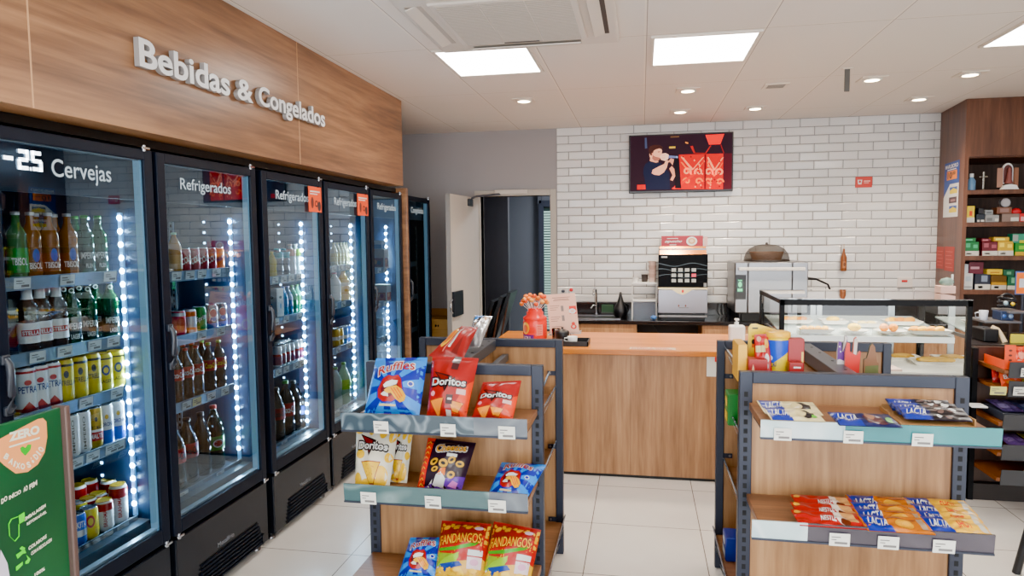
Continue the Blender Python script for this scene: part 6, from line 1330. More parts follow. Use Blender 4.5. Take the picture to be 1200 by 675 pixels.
# posters on the cabinet side
y0_, y1_ = 6.335, 6.72; z0_, z1_ = 1.755, 2.225; fn = plane((KA(y1_), y1_, z0_), (KA(y0_)-KA(y1_), y0_-y1_, 0), (0, 0, z1_-z0_)); t = thing('price_poster', 'blue and white price poster with 10 on the cabinet side', 'poster', (KA(6.5), 6.5, z0_)); mb = MB()
mb.rect(0, 0, 1, 1, lambda u, v, e: fn(u, v, e), 0, mat((36, 66, 140), .45)); mb.poly([(0, 0), (1, 0), (1, .60), (.42, .60), (.05, .40), (0, .36)], fn, .001, wht); mb.rect(.18, .68, .86, .84, fn, .001, mat((230, 140, 60), .45)); mb.text('10', fn, .002, blk, .24, .70, .30, .12, .02); mb.text('00', fn, .002, blk, .58, .76, .18, .06, .02)
mb.text('MARLBORO', fn, .001, wht, .06, .89, .86, .07, .02); mb.rect(.2, .855, .8, .87, fn, .001, wht)
for v_ in (.42, .08): mb.rect(.42, v_, .92, v_+.12, fn, .0016, mat((236, 214, 90), .45)); mb.poly([(.42, v_+.12), (.92, v_+.12), (.92, v_+.06), (.67, v_+.10), (.42, v_+.06)], fn, .0022, mat((40, 80, 160), .45))
mb.rect(.38, .25, .9, .36, fn, .0016, mat((60, 30, 40), .45)); mb.rect(.5, .28, .8, .32, fn, .0022, mat((160, 120, 120), .45)); mb.build('sheet', t)
for (ya, yb, za, zb, lab) in ((6.66, 6.875, 1.30, 1.495, 'faded red notice on the cabinet side, nearer the tiles'), (6.385, 6.645, 1.29, 1.50, 'larger faded red notice on the cabinet side under the price poster')):
    t = thing('red_notice', lab, 'notice', (KX, yb, za)); fn = plane((KA(yb), yb, za), (KA(ya)-KA(yb), ya-yb, 0), (0, 0, zb-za)); mb = MB(); mb.rect(0, 0, 1, 1, fn, 0, mat((164, 56, 46), .5))
    for q in range(5): mb.rect(.15, .14+q*.16, .85-.1*(q % 2), .17+q*.16, fn, .0008, mat((196, 100, 88), .5))
    mb.build('sheet', t)
# what stands on the cabinet shelves
def shelfbox(label, px0, px1, pyt, zs, dep, m, arts=(), name='cigarette_carton', cat='carton', grp='cartons on the tobacco shelves', zb=None, Y=6.27):
    a, b = at_y(px0, pyt, Y), at_y(px1, pyt, Y); z0 = SHZ[zs]+.001 if zb is None else zb; h = a.z-z0
    o = thing(name, label, cat, ((a.x+b.x)/2, Y+dep/2, z0), grp); mb = MB(); mb.box(a.x, b.x, Y, Y+dep, z0, a.z, m, .003); mb.build('box', o)
    if arts:
        fn = plane((a.x, Y, z0), (b.x-a.x, 0, 0), (0, 0, h)); mb = MB()
        for (u0, v0, u1, v1, c_) in arts: mb.rect(u0, v0, u1, v1, fn, .001, mat(c_, .5))
        mb.build('print', o)
    return a.z+.001
W_ = (214, 210, 200)
p = at_y(1139.5, 218, 6.3); t = thing('spray_bottle', 'small pale blue bottle with white cap on the top cabinet shelf', 'bottle', (p.x, 6.32, SHZ[0])); MB().lathe([(.028, 0), (.03, .01), (.03, .08), (.014, .105), (.012, .115)], (p.x, 6.32, SHZ[0]), mat((110, 140, 170), .3), 16).build('bottle_body', t); MB().cyl((p.x, 6.32, SHZ[0]+.11), .015, .03, wht, 14).build('cap', t)
p = at_y(1153.5, 218, 6.3); hc = at_y(1153.5, 201, 6.3).z-SHZ[0]; sv = mat((176, 172, 164), .25, .9); t = thing('crucifix', 'small silver crucifix standing on the top cabinet shelf', 'crucifix', (p.x, 6.32, SHZ[0])); mb = MB(); mb.box(p.x-.006, p.x+.006, 6.314, 6.326, SHZ[0]+.012, SHZ[0]+hc, sv, .002); mb.box(p.x-.03, p.x+.03, 6.314, 6.326, SHZ[0]+hc*.70, SHZ[0]+hc*.76, sv, .002); mb.build('cross', t); MB().lathe([(.024, 0), (.022, .008), (.008, .014)], (p.x, 6.32, SHZ[0]), sv, 14).build('base', t)
MB().tube([(p.x-.022, 6.31, SHZ[0]+hc*.74), (p.x, 6.309, SHZ[0]+hc*.70), (p.x+.022, 6.31, SHZ[0]+hc*.74)], .003, sv, 6).build('figure', t)
a, b = at_y(1169, 217, 6.3), at_y(1193.5, 217, 6.3); mx = (a.x+b.x)/2; hw = (b.x-a.x)/2; z0 = SHZ[0]; ht = at_y(1180, 191, 6.3).z-z0; t = thing('folding_shrine', 'small hinged wooden shrine with white arched top on the top cabinet shelf', 'shrine', (mx, 6.32, z0))
MB().prism([(-.42*hw*2, 0), (.42*hw*2, 0), (.34*hw*2, .02), (.3*hw*2, .035), (.0, .045), (-.3*hw*2, .035), (-.34*hw*2, .02)], (mx, 6.30, z0), (1, 0, 0), (0, 0, 1), (0, -1, 0), .04, wht).build('base', t)
arch = [(-hw*.52, .05), (hw*.52, .05), (hw*.52, ht*.76)]+[(hw*.52*math.cos(PI*i/10), ht*.76+ht*.24*math.sin(PI*i/10)) for i in range(1, 10)]+[(-hw*.52, ht*.76)]
MB().prism(arch, (mx, 6.33, z0), (1, 0, 0), (0, 0, 1), (0, -1, 0), .02, wht).build('arch', t)
MB().prism([(x*.8, .06+(y-.05)*.86) for x, y in arch], (mx, 6.3095, z0), (1, 0, 0), (0, 0, 1), (0, -1, 0), .002, mat((88, 50, 48), .5)).build('niche', t)
MB().lathe([(.03, 0), (.022, .03), (.016, .08), (.012, .1), (.013, .115), (.006, .13), (0, .132)], (mx, 6.29, z0+.05), mat((120, 70, 66), .5), 14).build('statue', t)
for s in (-1, 1): MB().obox((mx+s*hw*.76, 6.305, z0+ht*.46), (1, s*.5, 0), (-s*.5, 1, 0), (0, 0, 1), hw*.26, .006, ht*.36, mat((150, 110, 92), .5)).build('door', t)
# second shelf
shelfbox('yellow box with red mark at the left of the second cabinet shelf', 1133.5, 1142.5, 241.5, 1, .10, (mat((226, 200, 50), .45)), ((.0, .0, 1, .3, W_), (.3, .4, .7, .7, (206, 80, 50))), 'medicine_box', 'box')
zt = shelfbox('black and blue pack beside the yellow box', 1144.5, 1154, 251, 1, .09, mat((34, 40, 48), .45), ((.1, .05, .4, .3, W_), (.55, .05, .95, .3, W_)))
shelfbox('small black pack on top of the black and blue pack', 1147, 1153, 244, 1, .07, mat((24, 24, 28), .45), (), zb=zt)
zt = shelfbox('long grey pack on the second cabinet shelf', 1155, 1171, 252, 1, .10, mat((150, 150, 148), .5), ((.1, .2, .5, .6, (110, 110, 108)), (.7, .15, .95, .5, W_)))
shelfbox('grey pack stacked on the long grey pack', 1154.5, 1164, 246, 1, .08, mat((136, 140, 140), .5), ((.2, .3, .8, .6, (90, 94, 94)),), zb=zt)
zt = shelfbox('wide brown grey pack on the second cabinet shelf', 1174.5, 1195, 250.5, 1, .10, mat((130, 112, 104), .5), ((.5, .1, .95, .55, W_),))
zt = shelfbox('brown crate under the grey dish', 1168.5, 1186, 243, 1, .09, mat((112, 76, 60), .5), ((.2, .2, .8, .8, (140, 112, 106)),), zb=zt)
p = at_y(1177, 240, 6.3); t = thing('round_tin', 'round grey tin standing on edge on the second cabinet shelf', 'tin', (p.x, 6.3, zt)); r_ = .036; MB().cyl((p.x, 6.28, zt+r_), r_, .04, mat((150, 148, 150), .35, .5), 20, 'y').build('tin_body', t); MB().cyl((p.x, 6.278, zt+r_), r_*.8, .002, mat((170, 166, 168), .4), 20, 'y').build('lid', t)
zt = shelfbox('red pack at the right edge of the second cabinet shelf', 1195.5, 1206, 250, 1, .1, mat((190, 40, 50), .45), ((.1, .1, .9, .6, (224, 170, 170)),)); shelfbox('second red pack on top, at the right edge of the second cabinet shelf', 1187, 1199, 242, 1, .09, mat((184, 34, 46), .45), ((.3, .3, .7, .8, (224, 190, 190)),), zb=zt+.02) if False else None
p = at_y(1191.5, 246, 6.3); tag(MB().ball((p.x, 6.31, SHZ[1]+.085), .036, mat((186, 40, 54), .5), 12, (1.1, .7, .8)).build('red_pouch', loc=(p.x, 6.31, SHZ[1]+.06)), 'rounded red pouch on top of the brown grey pack', 'pouch')
# third shelf
g_, mr_, ye_, gr2 = (30, 110, 66), (92, 26, 36), (198, 164, 60), (54, 130, 60)
for (l, x0_, x1_, c_, nm) in ((0, 1130.5, 1147.5, g_, 'green'), (1, 1151.5, 1169.5, mr_, 'maroon'), (2, 1170, 1188, ye_, 'mustard')):
    zt = shelfbox('%s carton with white lower band, third cabinet shelf' % nm, x0_, x1_, (283.5, 283.5, 283)[l], 2, .10, mat(c_, .45), ((0, 0, 1, .34, W_), (.1, .6, .4, .9, tuple(min(255, v+60) for v in c_)), (.6, .55, .9, .8, tuple(min(255, v+60) for v in c_)), (.15, .1, .5, .2, (120, 110, 100))))
    shelfbox('%s pack stacked on the %s carton, third cabinet shelf' % (nm, nm), x0_+(0, -1, -5)[l], x1_-(4, 8, 5)[l], (279, 279.5, 278)[l], 2, .09, mat(c_, .45), ((.1, .3, .7, .7, tuple(min(255, v+90) for v in c_)),), zb=zt)
zt = shelfbox('mustard based green carton at the right of the third cabinet shelf', 1190, 1204, 285, 2, .10, mat(gr2, .45), ((0, 0, 1, .3, ye_), (.3, .5, .8, .8, (140, 190, 90)))); shelfbox('teal and white pack on top at the right of the third cabinet shelf', 1187, 1203, 274, 2, .09, mat((70, 140, 116), .45), ((.0, .2, .4, .9, (150, 156, 150)), (.5, .0, 1, .3, (190, 190, 70))), zb=zt)
# fourth shelf
zt = shelfbox('tall white pack at the left of the fourth cabinet shelf', 1129.5, 1140.5, 320, 3, .10, mat((206, 206, 204), .5), ((.1, .1, .9, .2, (150, 150, 150)), (.2, .5, .8, .8, (176, 186, 192)))); shelfbox('white pack stacked at the left of the fourth cabinet shelf', 1130, 1135, 309.5, 3, .08, mat((196, 200, 202), .5), (), zb=zt)
zt = shelfbox('long dark pack with white lower band on the fourth cabinet shelf', 1143, 1161, 321, 3, .10, mat((40, 42, 54), .45), ((0, 0, 1, .34, W_), (.4, .5, .8, .9, (130, 140, 156)), (.2, .08, .5, .22, (150, 140, 130)))); shelfbox('maroon pack stacked on the long dark pack', 1136, 1153, 307, 3, .08, mat((86, 30, 44), .45), ((.1, .4, .7, .6, (180, 140, 146)),), zb=zt)
zt = shelfbox('brown and mustard carton on the fourth cabinet shelf', 1162, 1180, 322, 3, .10, mat((96, 70, 34), .45), ((0, 0, 1, .30, W_), (0, .3, 1, .5, (190, 150, 70)), (.2, .08, .5, .22, (150, 140, 130)))); shelfbox('bright yellow pack on the brown and mustard carton', 1157, 1175, 315.5, 3, .08, mat((220, 190, 50), .45), ((.2, .3, .8, .5, (170, 120, 40)),), zb=zt)
zt = shelfbox('green carton with white band, right on the fourth cabinet shelf', 1181, 1190, 324, 3, .10, mat((36, 96, 70), .45), ((0, 0, 1, .3, W_), (.5, .5, .9, .9, (130, 180, 150)))); shelfbox('dark green pack on the green carton of the fourth cabinet shelf', 1176, 1189, 316, 3, .08, mat((30, 86, 64), .45), ((.3, .3, .7, .7, (110, 160, 130)),), zb=zt)

# ================================================================== checkout behind the candy rack
t = thing('checkout_counter', 'dark checkout counter behind the candy rack', 'counter', (2.6, 4.95, 0)); MB().box(1.99, 3.6, 4.84, 5.44, .0, .88, mat((24, 22, 24), .5), .004).build('cabinet', t); MB().box(1.98, 3.6, 4.82, 5.46, .88, .905, mat((34, 30, 32), .3), .003).build('worktop', t)
t = thing('equipment_shelf', 'small dark riser shelf holding devices on the checkout', 'riser', (2.25, 5.2, .906)); z1_, z2_ = at_y(1170, 374.5, 5.2).z, at_y(1180, 362.5, 5.25).z; xa, xb = at_y(1146, 375, 5.2).x, at_y(1188, 375, 5.2).x
for (a, b, z) in ((xa, xb, z1_), (at_y(1170, 363, 5.25).x, at_y(1191, 363, 5.25).x, z2_)): MB().box(a, b, 5.1, 5.35, z-.014, z, mat((92, 92, 96), .4), .002).build('shelf', t)
MB().box(xb-.03, xb-.012, 5.2, 5.22, .906, z1_-.014, mat((60, 46, 42), .5)).build('leg', t); MB().box(xa+.01, xa+.03, 5.2, 5.22, .906, z1_-.014, M['black']).build('leg', t); MB().box(xb-.02, xb-.006, 5.33, 5.345, z1_, z2_-.014, M['black']).build('upright', t)
def dev(name, label, cat, px0, px1, py0, py1, Y, dep, m, z0=None):
    a, b = at_y(px0, py0, Y), at_y(px1, py1, Y); z = a.z if z0 is None else z0
    return thing(name, label, cat, ((a.x+b.x)/2, Y, z)), a.x, b.x, z, b.z, Y
t, a, b, z, zt, Y = dev('mug', 'white and grey mug on the riser shelf', 'mug', 1150.5, 1161.5, 373, 364.5, 5.16, .1, None, z1_); MB().lathe([((b-a)*.42, 0), ((b-a)*.5, zt-z), ((b-a)*.46, zt-z), ((b-a)*.40, .01), (0, .01)], ((a+b)/2, 5.2, z), mat((180, 184, 196), .4), 18).build('mug_body', t); MB().tube([(a, 5.2, z+.05), (a-.025, 5.2, z+.045), (a-.02, 5.2, z+.015), (a+.005, 5.2, z+.012)], .005, mat((180, 184, 196), .4), 8).build('handle', t)
t, a, b, z, zt, Y = dev('card_reader', 'dark blue card machine on the lower riser shelf', 'card machine', 1171, 1187, 372, 364, 5.16, .1, None, z1_); MB().box(a, b, 5.14, 5.26, z, zt-.004, mat((26, 40, 70), .4), .006).build('case', t); mb = MB(); mb.ball(((a+b)/2+.02, 5.139, z+.03), .016, mat((140, 160, 190), .4), 8, (1, .3, 1)); mb.ball(((a+b)/2-.02, 5.139, z+.03), .014, mat((60, 90, 150), .4), 8, (1, .3, 1)); mb.build('button', t)
t, a, b, z, zt, Y = dev('cable_bundle', 'black coiled headset and cables on the upper riser shelf', 'cables', 1172, 1186, 361, 353, 5.2, .1, None, z2_); mb = MB(); mb.tube([(a+.05+.05*math.cos(q*.5), 5.22+.04*math.sin(q*.5), z+.014+q*.0022) for q in range(34)], .009, mat((26, 28, 34), .4), 8); mb.build('coil', t); mb = MB(); mb.ball((a+.02, 5.17, z+.05), .016, mat((150, 170, 180), .4), 8); mb.build('plug', t); mb = MB(); mb.ball((a+.06, 5.165, z+.045), .014, mat((206, 180, 60), .4), 8); mb.build('yellow_plug', t)
MB().tube([(a+.05+.05*math.cos(q*.4), 5.22, z+.06+.05*math.sin(q*.4)) for q in range(9)], .008, mat((30, 30, 34), .4), 8).build('headband', t)
p0, p1 = at_y(1146, 394, 5.0), at_y(1164, 384, 5.0); t = thing('receipt_printer', 'black receipt printer on the checkout counter', 'printer', (p0.x+.05, 5.0, .906)); MB().box(p0.x, p1.x, 4.92, 5.1, .906, p1.z, M['black'], .008).build('body', t); MB().box(p0.x+.02, p1.x-.02, 4.98, 4.99, p1.z, p1.z+.006, mat((70, 70, 74), .4)).build('slot', t)
p = at_y(1168, 400, 4.95); tag(MB().tube([(p.x+.035, 4.92, .906), (p.x+.02, 4.94, .95), (p.x-.0, 4.95, .985), (p.x-.03, 4.96, 1.0)], .016, mat((214, 196, 168), .6), 8).build('wooden_stick', loc=(p.x, 4.93, .906)), 'pale curved stick leaning behind the orange snack packs', 'stick')
p0, p1 = at_y(1184, 402, 4.9), at_y(1210, 392, 4.9); t = thing('yellow_note', 'pale yellow note at the right edge of the checkout', 'note', (p0.x, 4.9, .906)); MB().box(p0.x, p1.x, 4.9, 4.904, .906, p1.z, mat((216, 206, 110), .5)).build('sheet', t); MB().box(p0.x, p1.x, 4.906, 4.93, .906, .915, M['black']).build('stand', t)
p0, p1 = at_y(1189.5, 345, 5.9), at_y(1212, 318, 5.9); t = thing('orange_poster', 'orange and white card with blue border at the right edge of the photo', 'poster', (p0.x, 5.9, p0.z)); zb_ = .0
MB().box(p0.x, p1.x, 5.9, 5.906, p0.z, p1.z, mat((76, 104, 160), .45)).build('border', t); fn = plane((p0.x, 5.8995, p0.z), (p1.x-p0.x, 0, 0), (0, 0, p1.z-p0.z)); mb = MB(); mb.rect(.05, .04, 1, .94, fn, .0005, mat((224, 124, 66), .45)); mb.rect(.2, .3, 1, .68, fn, .0012, mat((206, 210, 220), .45)); mb.rect(.5, .4, 1, .6, fn, .002, mat((110, 130, 170), .45)); mb.build('print', t)
MB().cyl((p0.x+.06, 5.915, .906 if False else 0), .012, p0.z+.05, M['iron'], 10).build('pole', t); MB().cyl((p0.x+.06, 5.915, 0), .12, .015, M['iron'], 18).build('base', t)

# ================================================================== candy rack at the checkout
QX0, QX1, QF, QB = 1.985, 3.4, 4.24, 4.56; dkp = mat((58, 60, 64), .3)
t = thing('candy_rack', 'dark wood candy rack with grey price rails, right of the pastry case', 'rack', (2.6, 4.5, 0))
MB().box(QX0+.0, QX1, QB, QB+.03, .06, .93, M['dark_wood']).build('back_panel', t)
MB().box(QX0+.0, QX1, QB-.05, QB, 0, .10, mat((30, 24, 22), .5)).build('plinth', t)
MB().box(QX0-.03, QX0, QB-.06, QB+.03, 0, .93, fk).build('side_post', t)
RZ = [at_y(1160, 428, QF).z, at_y(1160, 450, QF).z, at_y(1160, 489, QF).z, at_y(1157, 524, QF).z, at_y(1150, 553, QF).z]
RS = []
for q, z in enumerate(RZ):
    xa = QX0+(.02, .02, -.0, -.0, -.0)[q]; zz = z-.028
    s_ = MB().box(xa, QX1, QF, QB-.001, zz-.02, zz, mat((112, 66, 38), .5)).build('shelf', t); RS.append(zz)
    MB().obox(((xa+.02+QX1)/2, QF-.006, zz+.004), (1, 0, 0), (0, -.15, 1), (0, 1, .15), (QX1-xa-.02)/2, .046, .003, dkp).build('price_rail', s_)
    for (px0, px1, m) in (((1195, 1205, M['tag_w']),), ((1160, 1179, mat((214, 212, 150), .5)), (1187, 1206, M['tag_w'])), (), (), ())[q]:
        a, b = at_y(px0, 460, QF-.015), at_y(px1, 460, QF-.015); price_tag(s_, (a.x, QF-.014, zz-.03), (1, 0, 0), (0, -.15, 1), b.x-a.x, .05, m)
G4 = 'sweets on the candy rack'
ob = foil((226, 92, 36)); z0 = RS[0]+.002
a, b = at_y(1145, 430, 4.3), at_y(1155, 403, 4.3); tb_ = thing('orange_display_box', 'orange display box with three dark dots on the candy rack', 'box', (a.x+.05, 4.38, z0)); zt = b.z
mb = MB(); mb.box(QX0+.03, QX0+.034, 4.27, 4.5, z0, z0+.05, mat((226, 92, 36), .4)); mb.box(QX0+.03, QX0+.085, 4.265, 4.27, z0, zt, mat((226, 92, 36), .4)); mb.box(QX0+.034, QX0+.33, 4.27, 4.5, z0, z0+.004, mat((210, 84, 34), .4)); mb.box(QX0+.034, QX0+.33, 4.27, 4.274, z0, z0+.05, mat((216, 86, 34), .4)); mb.build('box', tb_)
fn = plane((QX0+.03, 4.2645, z0), (.055, 0, 0), (0, 0, zt-z0)); mb = MB()
for v_ in (.78, .58, .38): mb.ell(.5, v_, .16, .045, fn, .0006, mat((90, 40, 30), .5))
mb.build('print', tb_)
def art_or(mb, fr): mb.ell(.6, .55, .25, .2, fr, .001, foil((236, 170, 150)), .15); mb.rect(.1, .7, .9, .8, fr, .001, foil((190, 50, 40)), .15); mb.ell(.4, .25, .18, .1, fr, .001, wh, .15)
for q in range(4):
    x = QX0+.105+q*.075; y = 4.33+.02*(q % 2); bag('candy_pack', 'orange snack pack in the orange box, %s from left' % ORD[q], 'candy packet', ((x, y, z0+.005), (x+.07, y, z0+.005), (x+.072, y+.03, zt-.02+.012*(q % 2)), (x-.002, y+.03, zt-.02)), .014, ob, art_or, G4, 70+q)
z0 = RS[1]+.002
def art_rd(mb, fr): mb.text('BALA', fr, .001, wh, .12, .5, .76, .25, .02, .15, 0, .15); mb.ell(.5, .25, .3, .12, fr, .001, foil((230, 150, 60)), .15)
for q, (w_, m, lab) in enumerate(((.12, foil((190, 30, 36)), 'red candy bag at the left of the second rack shelf'), (.11, ob, 'orange candy bag in front on the second rack shelf'), (.12, foil((150, 22, 34)), 'dark red candy bag on the second rack shelf, right of the yellow pack'))):
    x = QX0+(.045, .04, .26)[q]; y = (4.42, 4.31, 4.38)[q]; h = (.13, .085, .13)[q]
    bag('candy_pack', lab, 'candy packet', ((x, y, z0), (x+w_, y, z0), (x+w_, y+.04, z0+h), (x, y+.04, z0+h)), .016, m, art_rd, G4, 80+q)
tag(MB().box(QX0+.16, QX0+.25, 4.29, 4.36, z0, z0+.05, mat((216, 196, 80), .4), .006).build('candy_box', loc=(QX0+.2, 4.3, z0)), 'small yellow candy pack behind the yellow price tag', 'candy packet', G4)
def flatpack(label, x, y, w_, d_, z, c_, seed): bag('candy_pack', label, 'candy packet', ((x, y, z+.012), (x+w_, y, z+.012), (x+w_, y+d_, z+.03), (x, y+d_, z+.03)), .01, foil(c_), lambda mb, fr: [mb.rect(.1, .2, .5, .5, fr, .001, foil(tuple(min(255, v+60) for v in c_)), .2), mb.ell(.75, .5, .15, .3, fr, .001, foil(tuple(min(255, v+30) for v in c_)), .2)], G4, seed, bb=.2)
for q in range(4): flatpack('dark violet chocolate bar on the third rack shelf, %s from left' % ORD[q], QX0+.04+q*.115, 4.27, .11, .22, RS[2]+.045, ((70, 60, 100), (60, 66, 100), (84, 52, 84), (70, 60, 96))[q], 90+q)
tag(MB().box(QX0+.03, QX0+.6, 4.26, 4.5, RS[2]+.002, RS[2]+.05, mat((46, 50, 60), .4), .004).build('display_box', loc=(QX0+.3, 4.38, RS[2])), 'low dark display box under the violet chocolate bars', 'box')
for q in range(3): flatpack('violet and yellow packet on the fourth rack shelf, %s from left' % ORD[q], QX0+.08+q*.13, 4.28, .12, .2, RS[3]+.02, ((104, 80, 140), (200, 190, 96), (110, 40, 60))[q], 97+q)
p = at_y(1140, 482, 4.3); tag(MB().box(1.90, 1.985, 4.36, 4.45, .60, .61, wht, .003).build('ledge', loc=(1.94, 4.4, .6)), 'small white ledge between the pastry case and the candy rack', 'ledge')

# ================================================================== chair at the right edge
t = thing('chair', 'black metal chair leg cut by the right edge of the photo', 'chair', (2.0, 3.3, 0)); ir = M['black']
for (b0, b1) in (((1.76, 3.54, 0), (1.83, 3.50, .46)), ((2.24, 3.54, 0), (2.19, 3.50, .46)), ((2.24, 3.08, 0), (2.19, 3.12, .46)), ((1.80, 3.08, 0), (1.85, 3.12, .46))): MB().tube([b0, b1], .018, ir, 12).build('leg', t)
MB().box(1.815, 2.205, 3.10, 3.52, .452, .49, ir, .015).build('seat', t); MB().box(1.83, 2.19, 3.08, 3.105, .49, .86, ir, .012).build('backrest', t)

# ================================================================== green panel beside the beer cooler
BX = -1.52; by1 = at_x(83, 560, BX).y-.004; by0 = .90; zt1 = at_x(76, 476, BX).z; grn = NT('green_print'); v = grn.coords((1.6, 1.6, 1.6)); n_ = grn.n('ShaderNodeTexNoise', i_Scale=1.2); grn.l(v, n_.inputs['Vector']); grn.l(grn.ramp(n_.outputs['Fac'], [(.3, (10, 58, 38)), (.6, (14, 80, 50)), (.8, (34, 110, 66))]), grn.b.inputs['Base Color']); grn.b.inputs['Roughness'].default_value = .35
t = thing('advertising_panel', 'green standing panel reading ZERO BAIXO SÓDIO before the beer cooler', 'sign', (BX, (by0+by1)/2, 0))
MB().box(BX-.012, BX, by0, by1-.016, .12, zt1, grn.m, .002).build('panel', t)
MB().box(BX-.03, BX+.016, by1-.016, by1, 0, zt1+.004, mat((92, 76, 72), .4, .3), .004).build('edge_post', t)
for yy in (by0+.1, by1-.1): MB().box(BX-.14, BX+.14, yy-.03, yy+.03, 0, .12, mat((60, 56, 58), .4), .006).build('foot', t)
fb = lambda px, py: at_x(px, py, BX)
o_ = fb(0, 675); fnb = lambda y, z, e: Vector((BX+.0005+e, y, z)); PB = lambda px, py: (fb(px, py).y, fb(px, py).z)
pe, wt = mat((222, 156, 112), .45), mat((226, 226, 210), .45); mb = MB()
mb.poly([PB(-4, 516), PB(44, 491), PB(50, 490), PB(54, 494), PB(55, 512), PB(52, 530), PB(44, 544), PB(32, 553), PB(18, 555), PB(4, 545), PB(-6, 535)], fnb, .0006, pe)
def ptext(s, px0, py0, px1, py1, hpx, m, bold=.03):
    a, b = PB(px0, py0), PB(px1, py1); h = abs(PB(px0, py0-hpx)[1]-a[1]); U = (b[0]-a[0], b[1]-a[1]); V_, F_ = text2d(s, bold)
    mb.tri2d([tuple((a[0]+U[0]*V_[i][0], a[1]+U[1]*V_[i][0]+h*V_[i][1]) for i in f) for f in F_], fnb, .0012, m)
ptext('ZERO', 10, 518, 46, 508, 11, wt, .05); mb.poly([PB(10, 523), PB(46, 512), PB(46, 514), PB(10, 525)], fnb, .0012, wt)
hg = mat((60, 170, 60), .45); mb.poly([PB(23, 525), PB(26, 523), PB(29, 525), PB(32, 521), PB(36, 521), PB(35, 527), PB(29, 534), PB(24, 529)], fnb, .0012, hg)
def letter(ch_, cx_, cy_, w_, h_, ang, m):
    V_, F_ = text2d(ch_, .04); ca, sa = math.cos(ang), math.sin(ang); Q = []
    for u, v in V_:
        X, Y = (u-.5)*w_, (v-.5)*h_; Q.append(PB(cx_+X*ca-Y*sa, cy_-(X*sa+Y*ca)))
    mb.tri2d([tuple(Q[i] for i in f) for f in F_], fnb, .0012, m)
for ch_, cx_, cy_, w_, ang in (('B', 7, 535, 5, -.55), ('A', 12.5, 540.5, 5, -.42), ('I', 16.5, 543.5, 1.8, -.3), ('X', 20.5, 545.5, 5, -.12), ('O', 26, 546.5, 5, .05), ('S', 33, 544.5, 4.4, .40), ('Ó', 37.5, 540, 4.8, .58), ('D', 41.5, 535, 4.6, .74), ('I', 44.5, 531, 1.8, .86), ('O', 47.5, 526.5, 4.8, .96)): letter(ch_, cx_, cy_, w_, 8.5 if ch_ == 'Ó' else 7, ang, wt)
mb.build('badge', t); mb = MB()
for (x0_, y0_, x1_, y1_, s) in ((1, 591, 8, 586, 'DO'), (10, 586, 24, 578, 'INÍCIO'), (27, 577, 32, 574, 'AO'), (34, 574, 43, 568, 'FIM')): ptext(s, x0_, y0_, x1_, y1_, 6, wt, .03)
mb.build('lettering', t); mb = MB()
for (x0_, y0_, x1_, y1_, s) in ((28, 611, 53, 594, 'EMBALAGEM'), (31, 616, 54, 601, 'RETORNÁVEL'), (33, 645, 54, 630, 'COLABORE'), (36, 651, 60, 634, 'COM A RECICLAGEM'), (40, 676, 52, 668, 'NATURA')): ptext(s.replace('NATURA', '100%'), x0_, y0_, x1_, y1_, 4.2, wt, .03); (s in ('RETORNÁVEL', 'COM A RECICLAGEM') and (mb.build('lettering', t), mb.__init__()))
mb.build('lettering', t); lg = mat((110, 214, 90), .45); mb = MB()
mb.poly([PB(21, 604), PB(28, 600), PB(29, 610), PB(22, 614)], fnb, .0012, lg); 
for (a, b) in (((9, 614), (12, 608)), ((12, 608), (20, 605)), ((9, 614), (10, 628)), ((10, 628), (16, 634)), ((16, 634), (21, 628)), ((21, 628), (21, 614))): mb.poly([PB(*a), PB(a[0]+1.2, a[1]+.6), PB(b[0]+1.2, b[1]+.6), PB(*b)], fnb, .0012, lg)
mb.build('bag_symbol', t); mb = MB()
for P_ in (((18, 650), (24, 646), (28, 643), (30, 648), (26, 649), (20, 655)), ((30, 650), (35, 655), (33, 660), (29, 661), (29, 658), (32, 655)), ((18, 664), (26, 658), (26, 662), (20, 668), (18, 669)), ((22, 643), (25, 640), (29, 642), (27, 646))): mb.poly([PB(*q) for q in P_], fnb, .0012, lg)
mb.build('recycling_symbol', t); mb = MB()
mb.poly([PB(0, 644), PB(8, 660), PB(11, 678), PB(-4, 690)], fnb, .0012, mat((206, 200, 214), .5)); mb.build('corner_patch', t)

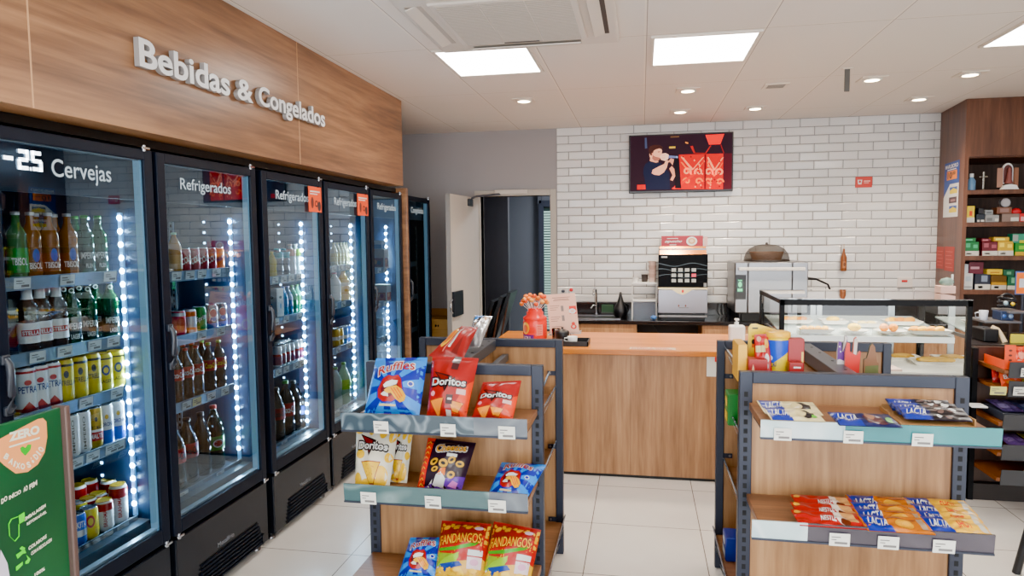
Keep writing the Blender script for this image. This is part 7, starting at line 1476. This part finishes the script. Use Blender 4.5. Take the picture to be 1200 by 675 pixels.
# carton stack beside the last cooler
a, b = at_y(505, 380, 6.5), at_y(528, 380, 6.5); zt = at_y(516, 370.5, 6.5).z; cbm = mat((176, 138, 92), .7)
lo = None
for q, (z0, z1_, lab) in enumerate(((0, zt/2-.001, 'lower cardboard carton beside the door'), (zt/2, zt-.03, 'upper open cardboard carton between the last cooler and the open door'))):
    t = thing('cardboard_carton', lab, 'carton', ((a.x+b.x)/2, 6.62, z0)); MB().box(a.x-.10, b.x-.0, 6.48, 6.8, z0, z1_, cbm, .004).build('box', t)
    if q: MB().obox(((a.x+b.x)/2-.05, 6.81, z1_+.035), (1, 0, 0), (0, .3, 1), (0, 1, -.3), (b.x-a.x)/2+.05, .04, .002, mat((150, 112, 72), .7)).build('flap', t); mb = MB(); fn = plane((a.x, 6.4795, z0), (b.x-a.x, 0, 0), (0, 0, z1_-z0)); mb.ell(.28, .84, .05, .03, fn, .0006, blk); mb.ell(.40, .84, .04, .03, fn, .0006, blk); mb.rect(.02, .74, .98, .745, fn, .0006, mat((120, 90, 60), .7)); mb.build('print', t)

# ================================================================== light from the street and render settings
w = bpy.data.worlds.new('daylight'); scene.world = w; w.use_nodes = True; bg = w.node_tree.nodes['Background']; bg.inputs[0].default_value = (.80, .90, 1.0, 1); bg.inputs[1].default_value = 1.3
L = bpy.data.lights.new('shopfront_daylight', 'AREA'); L.shape = 'RECTANGLE'; L.size = 5.5; L.size_y = 2.4; L.energy = 170; L.color = (.90, .95, 1.0); lo = bpy.data.objects.new('shopfront_daylight', L); C.objects.link(lo); lo.location = (1.0, YF-.15, 1.25); lo.rotation_euler = (PI/2, 0, 0)
scene.cycles.use_denoising = True
scene.cycles.max_bounces = 8; scene.cycles.diffuse_bounces = 4; scene.cycles.glossy_bounces = 4; scene.cycles.transparent_max_bounces = 24; scene.cycles.transmission_bounces = 4
scene.cycles.sample_clamp_indirect = 6.0; scene.cycles.caustics_reflective = False; scene.cycles.caustics_refractive = False
scene.view_settings.view_transform = 'AgX'; scene.view_settings.look = 'AgX - Punchy'; scene.view_settings.exposure = 1.55
# protos that were never placed are dropped
for kind, (lab, root) in K.items():
    if kind not in USED:
        for ch in list(root.children): bpy.data.objects.remove(ch)
        bpy.data.objects.remove(root)

for o in scene.objects:
    if o.get('label') and len(o['label'].split()) > 16: print('LONG', o.name, o['label'])
